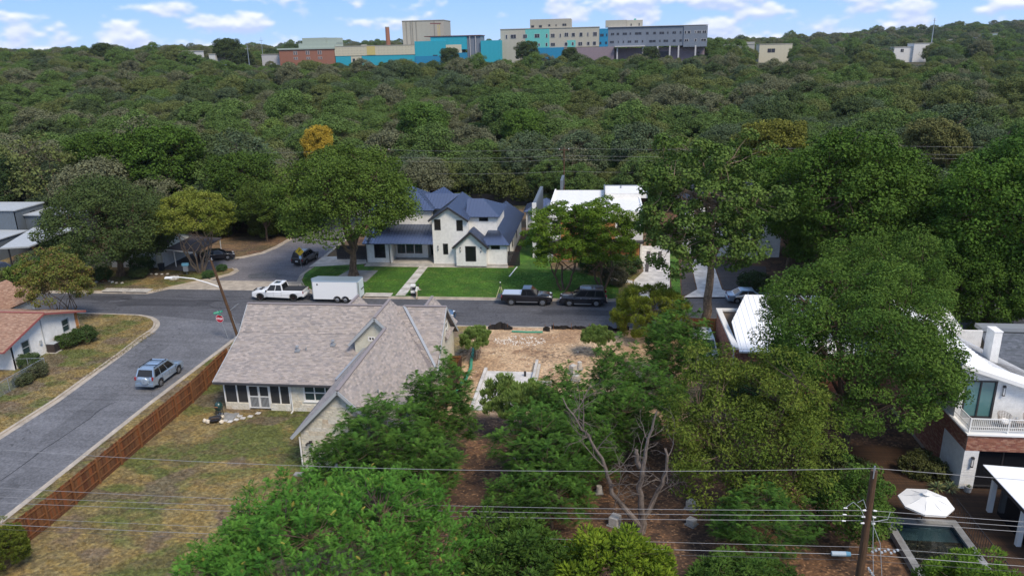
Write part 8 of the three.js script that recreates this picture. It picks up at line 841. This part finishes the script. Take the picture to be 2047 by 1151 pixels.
  const N = wing('hospital_block', 'beige hospital block with teal weather wrap and two window rows', 'building', -34, -510); bx(N, 'wall', beige, -65.8, -2.6, 27.9, 39.5, -530, -505); bx(N, 'parapet', conc, -66, -2.4, 39.5, 39.9, -530.2, -504.7); bx(N, 'teal_wrap', teal, -49.6, -34.2, 27.95, 39.3, -505, -504.9); bx(N, 'teal_wrap', teal, -23, -17.5, 27.95, 32, -505, -504.9); bx(N, 'base_wall', blue, -50, -25, base, 27.9, -529, -504.4); bx(N, 'base_wall', beige, -65.8, -50.1, base, 27.9, -529, -505); bx(N, 'base_wall', mauve2, -24.9, 7, base, 27.6, -529, -503.6); bx(N, 'penthouse', conc, -46.7, -20.6, 39.9, 45.2, -526, -506); windows(N, [...U, ...Lw], -504.88); windows(N, [[-46, -44, 40.3, 41.6], [-41, -39, 40.2, 41.6], [-35, -33.6, 40.8, 42], [-30.4, -29.6, 40.8, 41.9], [-26, -23.4, 40.8, 42.2]], -506, conc);
  const U2 = [[4.8, 6.9], [8.4, 10], [12.2, 14.9], [16.5, 17.5], [19.8, 23.9], [26.7, 28.4], [31.2, 32.9], [35, 38], [39.8, 40.7], [43.1, 45.3], [47.6, 48.7], [50.5, 51.6], [52.3, 54.1], [56.8, 57.5], [58.2, 60.6], [61.4, 63.8]], L2 = [[4.3, 6.8], [9.2, 9.9], [12.3, 13.2], [15.4, 17.7], [19.8, 21.9], [24.2, 25.2], [28.8, 32.9], [35.1, 36], [37.7, 40.7], [43.6, 45.3], [47.6, 49.2], [50.6, 53.1], [56.9, 58.1], [60.8, 64]];
  const S = wing('hospital_block', 'slate blue hospital block on white columns at the right', 'building', 34, -510); bx(S, 'blue_wall', blue, -2.5, 3.0, 27.7, 38.6, -529, -505.05); bx(S, 'wall', slate, 3.02, 50, 27.3, 39.2, -529, -505); bx(S, 'wall', slate, 50, 64.6, 26.4, 38.9, -526, -504.4); bx(S, 'parapet', winF, 3, 64.8, 39.2, 39.5, -529.2, -504.2); windows(S, [[-2, 0.3, 33.9, 35.5], [1.8, 2.6, 33.9, 35.6], [-2.3, -1.1, 29.1, 30.7], [1.2, 2.5, 29.2, 30.7]], -505.04, blue); windows(S, U2.filter((w) => w[0] < 50).map(([a, b]) => [a, b, 34.5, 35.8]), -504.99, slate); windows(S, U2.filter((w) => w[0] > 50).map(([a, b]) => [a, b, 34.4, 35.9]), -504.39, winF); windows(S, L2.filter((w) => w[0] < 50).map(([a, b]) => [a, b, 29.7, 31]), -504.99, slate); windows(S, L2.filter((w) => w[0] > 50).map(([a, b]) => [a, b, 29.7, 31]), -504.39, winF);
  bx(S, 'recessed_wall', mauve2, 7.1, 64, base, 26.4, -526, -510); bx(S, 'entrance_glazing', dk, 36, 42, base, 24, -510, -509.7); bx(S, 'entrance_canopy', winF, 7.2, 26, 27.3, 27.9, -512, -500); for (const x of [8.5, 24.5, 33.6, 41.2, 46.6, 57]) bx(S, 'column', winF, x, x + 0.9, base, 27.3, -503, -502.1); bx(S, 'penthouse', conc, 1.3, 14.6, 39.5, 43.5, -524, -507); bx(S, 'penthouse', beige, 14.7, 24.6, 39.5, 43.3, -524, -507.5); bx(S, 'roof_unit', teal, 19.2, 20.6, 43.3, 44.2, -512, -510); windows(S, [[17, 17.8, 39.8, 41.2], [22, 22.8, 39.8, 41.4]], -507.5, beige);
  for (const [x0, x1, y0, y1, z, label, mt, w] of [[124.6, 150, 13, 27.2, -650, 'white office block with dark strip window right of the hospital', pale, [[131, 137, 20.5, 23.5]]], [232, 246, 12, 22.6, -662, 'white stepped block on the wooded hill at the right', flatC(0.8, 0.8, 0.8), [[237, 239.4, 18.5, 21]]], [246.1, 260, 12, 25.2, -660, 'taller white block joined right on the wooded hill', flatC(0.8, 0.8, 0.8), [[253, 256, 18, 21]]], [120, 128, 14, 29.2, -690, 'small white gabled hall behind the office block', flatC(0.7, 0.7, 0.68), []], [204, 226, 14, 24.4, -720, 'long low white roof on the right hillside', flatC(0.6, 0.6, 0.6), []], [-269, -260, 18, 31, -474, 'small white roof box on the left skyline', flatC(0.75, 0.75, 0.75), []], [-243, -239, 16, 28.8, -462, 'white roof box below the tall skyline tree', flatC(0.75, 0.75, 0.75), []], [-226, -212.8, 18, 27.9, -500, 'low pale roof left of the brick clinic', flatC(0.6, 0.6, 0.62), []], [70, 104, 16, 27.6, -560, 'low grey roofed hall right of the slate hospital block', flatC(0.45, 0.46, 0.44), []], [396, 410, 20, 31.5, -900, 'pale house high on the far right hill', flatC(0.55, 0.6, 0.62), []], [412, 421, 20, 33, -905, 'pale blue roofed house on the far right ridge', flatC(0.4, 0.52, 0.56), []], [366, 374, 18, 27.8, -900, 'white house midway up the far right hill', flatC(0.6, 0.6, 0.6), []]]) { const t = thing('distant_building', label, 'building', [(x0 + x1) / 2, y0, z]); bx(t, 'wall', mt, x0, x1, y0 - 3, y1 - 0.4, z - 14, z); bx(t, 'roof', conc, x0 - 0.3, x1 + 0.3, y1 - 0.4, y1, z - 14.3, z + 0.3); if (w.length) windows(t, w, z, mt); }
  for (const [x, y0, y1, z, label, rr] of [[262, 10, 44, -668, 'tall thin lattice mast beside the white hill block', 0.5], [-207, 14, 33, -440, 'white distribution pole on the left of the woodland', 0.28], [-234, 16, 39, -520, 'thin dark mast left of the brick clinic', 0.22]]) { const t = thing('mast', label, 'mast', [x, y0, z]); part(t, 'shaft', B.galv, (g) => g.rod([[x, y0, z], [x, y1, z]], rr, rr * 0.5, 6)); part(t, 'cross_arm', B.galv, (g) => g.box(x - 1.4, x + 1.4, y1 - 2.2, y1 - 2.0, z - 0.1, z + 0.1)); }
}
// ---------------------------------------------------------------- grass blades
{
  const r = rng(9), tuft = (n, h, w) => { const g = new Geo(); for (let k = 0; k < n; k++) { const a = r() * 6.28, d = r() * 0.09, x = Math.cos(a * 3) * d, z = Math.sin(a * 3) * d, l = h * (0.6 + 0.6 * r()), b = r() * 6.28; g.tri([x - Math.cos(b) * w, 0, z - Math.sin(b) * w], [x + Math.cos(b) * w, 0, z + Math.sin(b) * w], [x + Math.cos(a) * l * 0.55, l * 0.8, z + Math.sin(a) * l * 0.55]); } return g.geometry(); };
  const field = (name, label, n, geo, where, tint) => { const im = new THREE.InstancedMesh(geo, std({ roughness: 1 }), n), m4 = new THREE.Matrix4(), q = new THREE.Quaternion(), Y = V(0, 1, 0); let i = 0, guard = 0; while (i < n && guard++ < n * 6) { const p = where(); if (!p) continue; const s = 0.6 + 0.9 * r(); im.setMatrixAt(i, m4.compose(V(p[0], 0, p[1]), q.setFromAxisAngle(Y, r() * 6.28), V(s, s, s))); im.setColorAt(i, lin(...tint(p[0], p[1]))); i++; } im.count = i; im.name = name; im.castShadow = im.receiveShadow = true; tag(im, label, 'grass', undefined, 'stuff'); scene.add(im); };
  const s2l = (c) => c.map((v) => Math.pow(clamp(v / 255, 0, 1), 2.2)), dry = (gr) => (x, z) => { const c = s2l(dryLawn(x, z, gr)); const k = 0.9 + 0.25 * r(); return [c[0] * k, c[1] * k, c[2] * k]; };
  field('dry_grass', 'patchy dry straw coloured lawn beside the shingled house', 60000, tuft(5, 0.07, 0.012), () => { const x = -36.2 + r() * 24, z = -66 + r() * 42; if (x > -30 && z < -51.4 && x < -13) return null; if (x > -20 && x < -13.6 && z < -42.8) return null; if (z < -62 && x < -33) return null; return [x, z]; }, dry(0.0));
  field('verge_grass', 'dry verge grass around the white cottage corner', 30000, tuft(5, 0.08, 0.012), () => { const x = -68 + r() * 22.6, z = -72.6 + r() * 28; if (x < -52.8 && z > -71 && z < -57) return null; if (Math.hypot(x + 51.6, z + 67.6) > 5 && x > -51.6 && z < -67.6) return null; return [x, z]; }, dry(-0.02));
  field('bank_grass', 'dry grass on the bank across the street below the live oak', 12000, tuft(5, 0.09, 0.012), () => { const x = -76 + r() * 26, z = -90 + r() * 9; if (x > -53 && z > -86 + (x + 53) * -1.2 + 0) return null; return [x, z]; }, dry(0.02));
  field('green_grass', 'mown bright green lawn before the white house', 60000, tuft(5, 0.05, 0.012), () => { const x = -37 + r() * 38.5, z = -92.6 + r() * 11.6; if (x < -33 && z > -86.5 + (x + 33) * 0 - (x + 37) * 0) { if (Math.hypot(x + 33, z + 86.5) > 4) return null; } if (x > -23.8 && x < -22.4) return null; if (x > -33.2 && x < -28.6 && z < -86.2) return null; if (x > -1.5 && z < -89) return null; return [x, z]; }, () => { const k = 0.75 + 0.5 * r(); return [0.062 * k, 0.145 * k, 0.02 * k]; });
}
clean();
renderer.render(scene, camera);
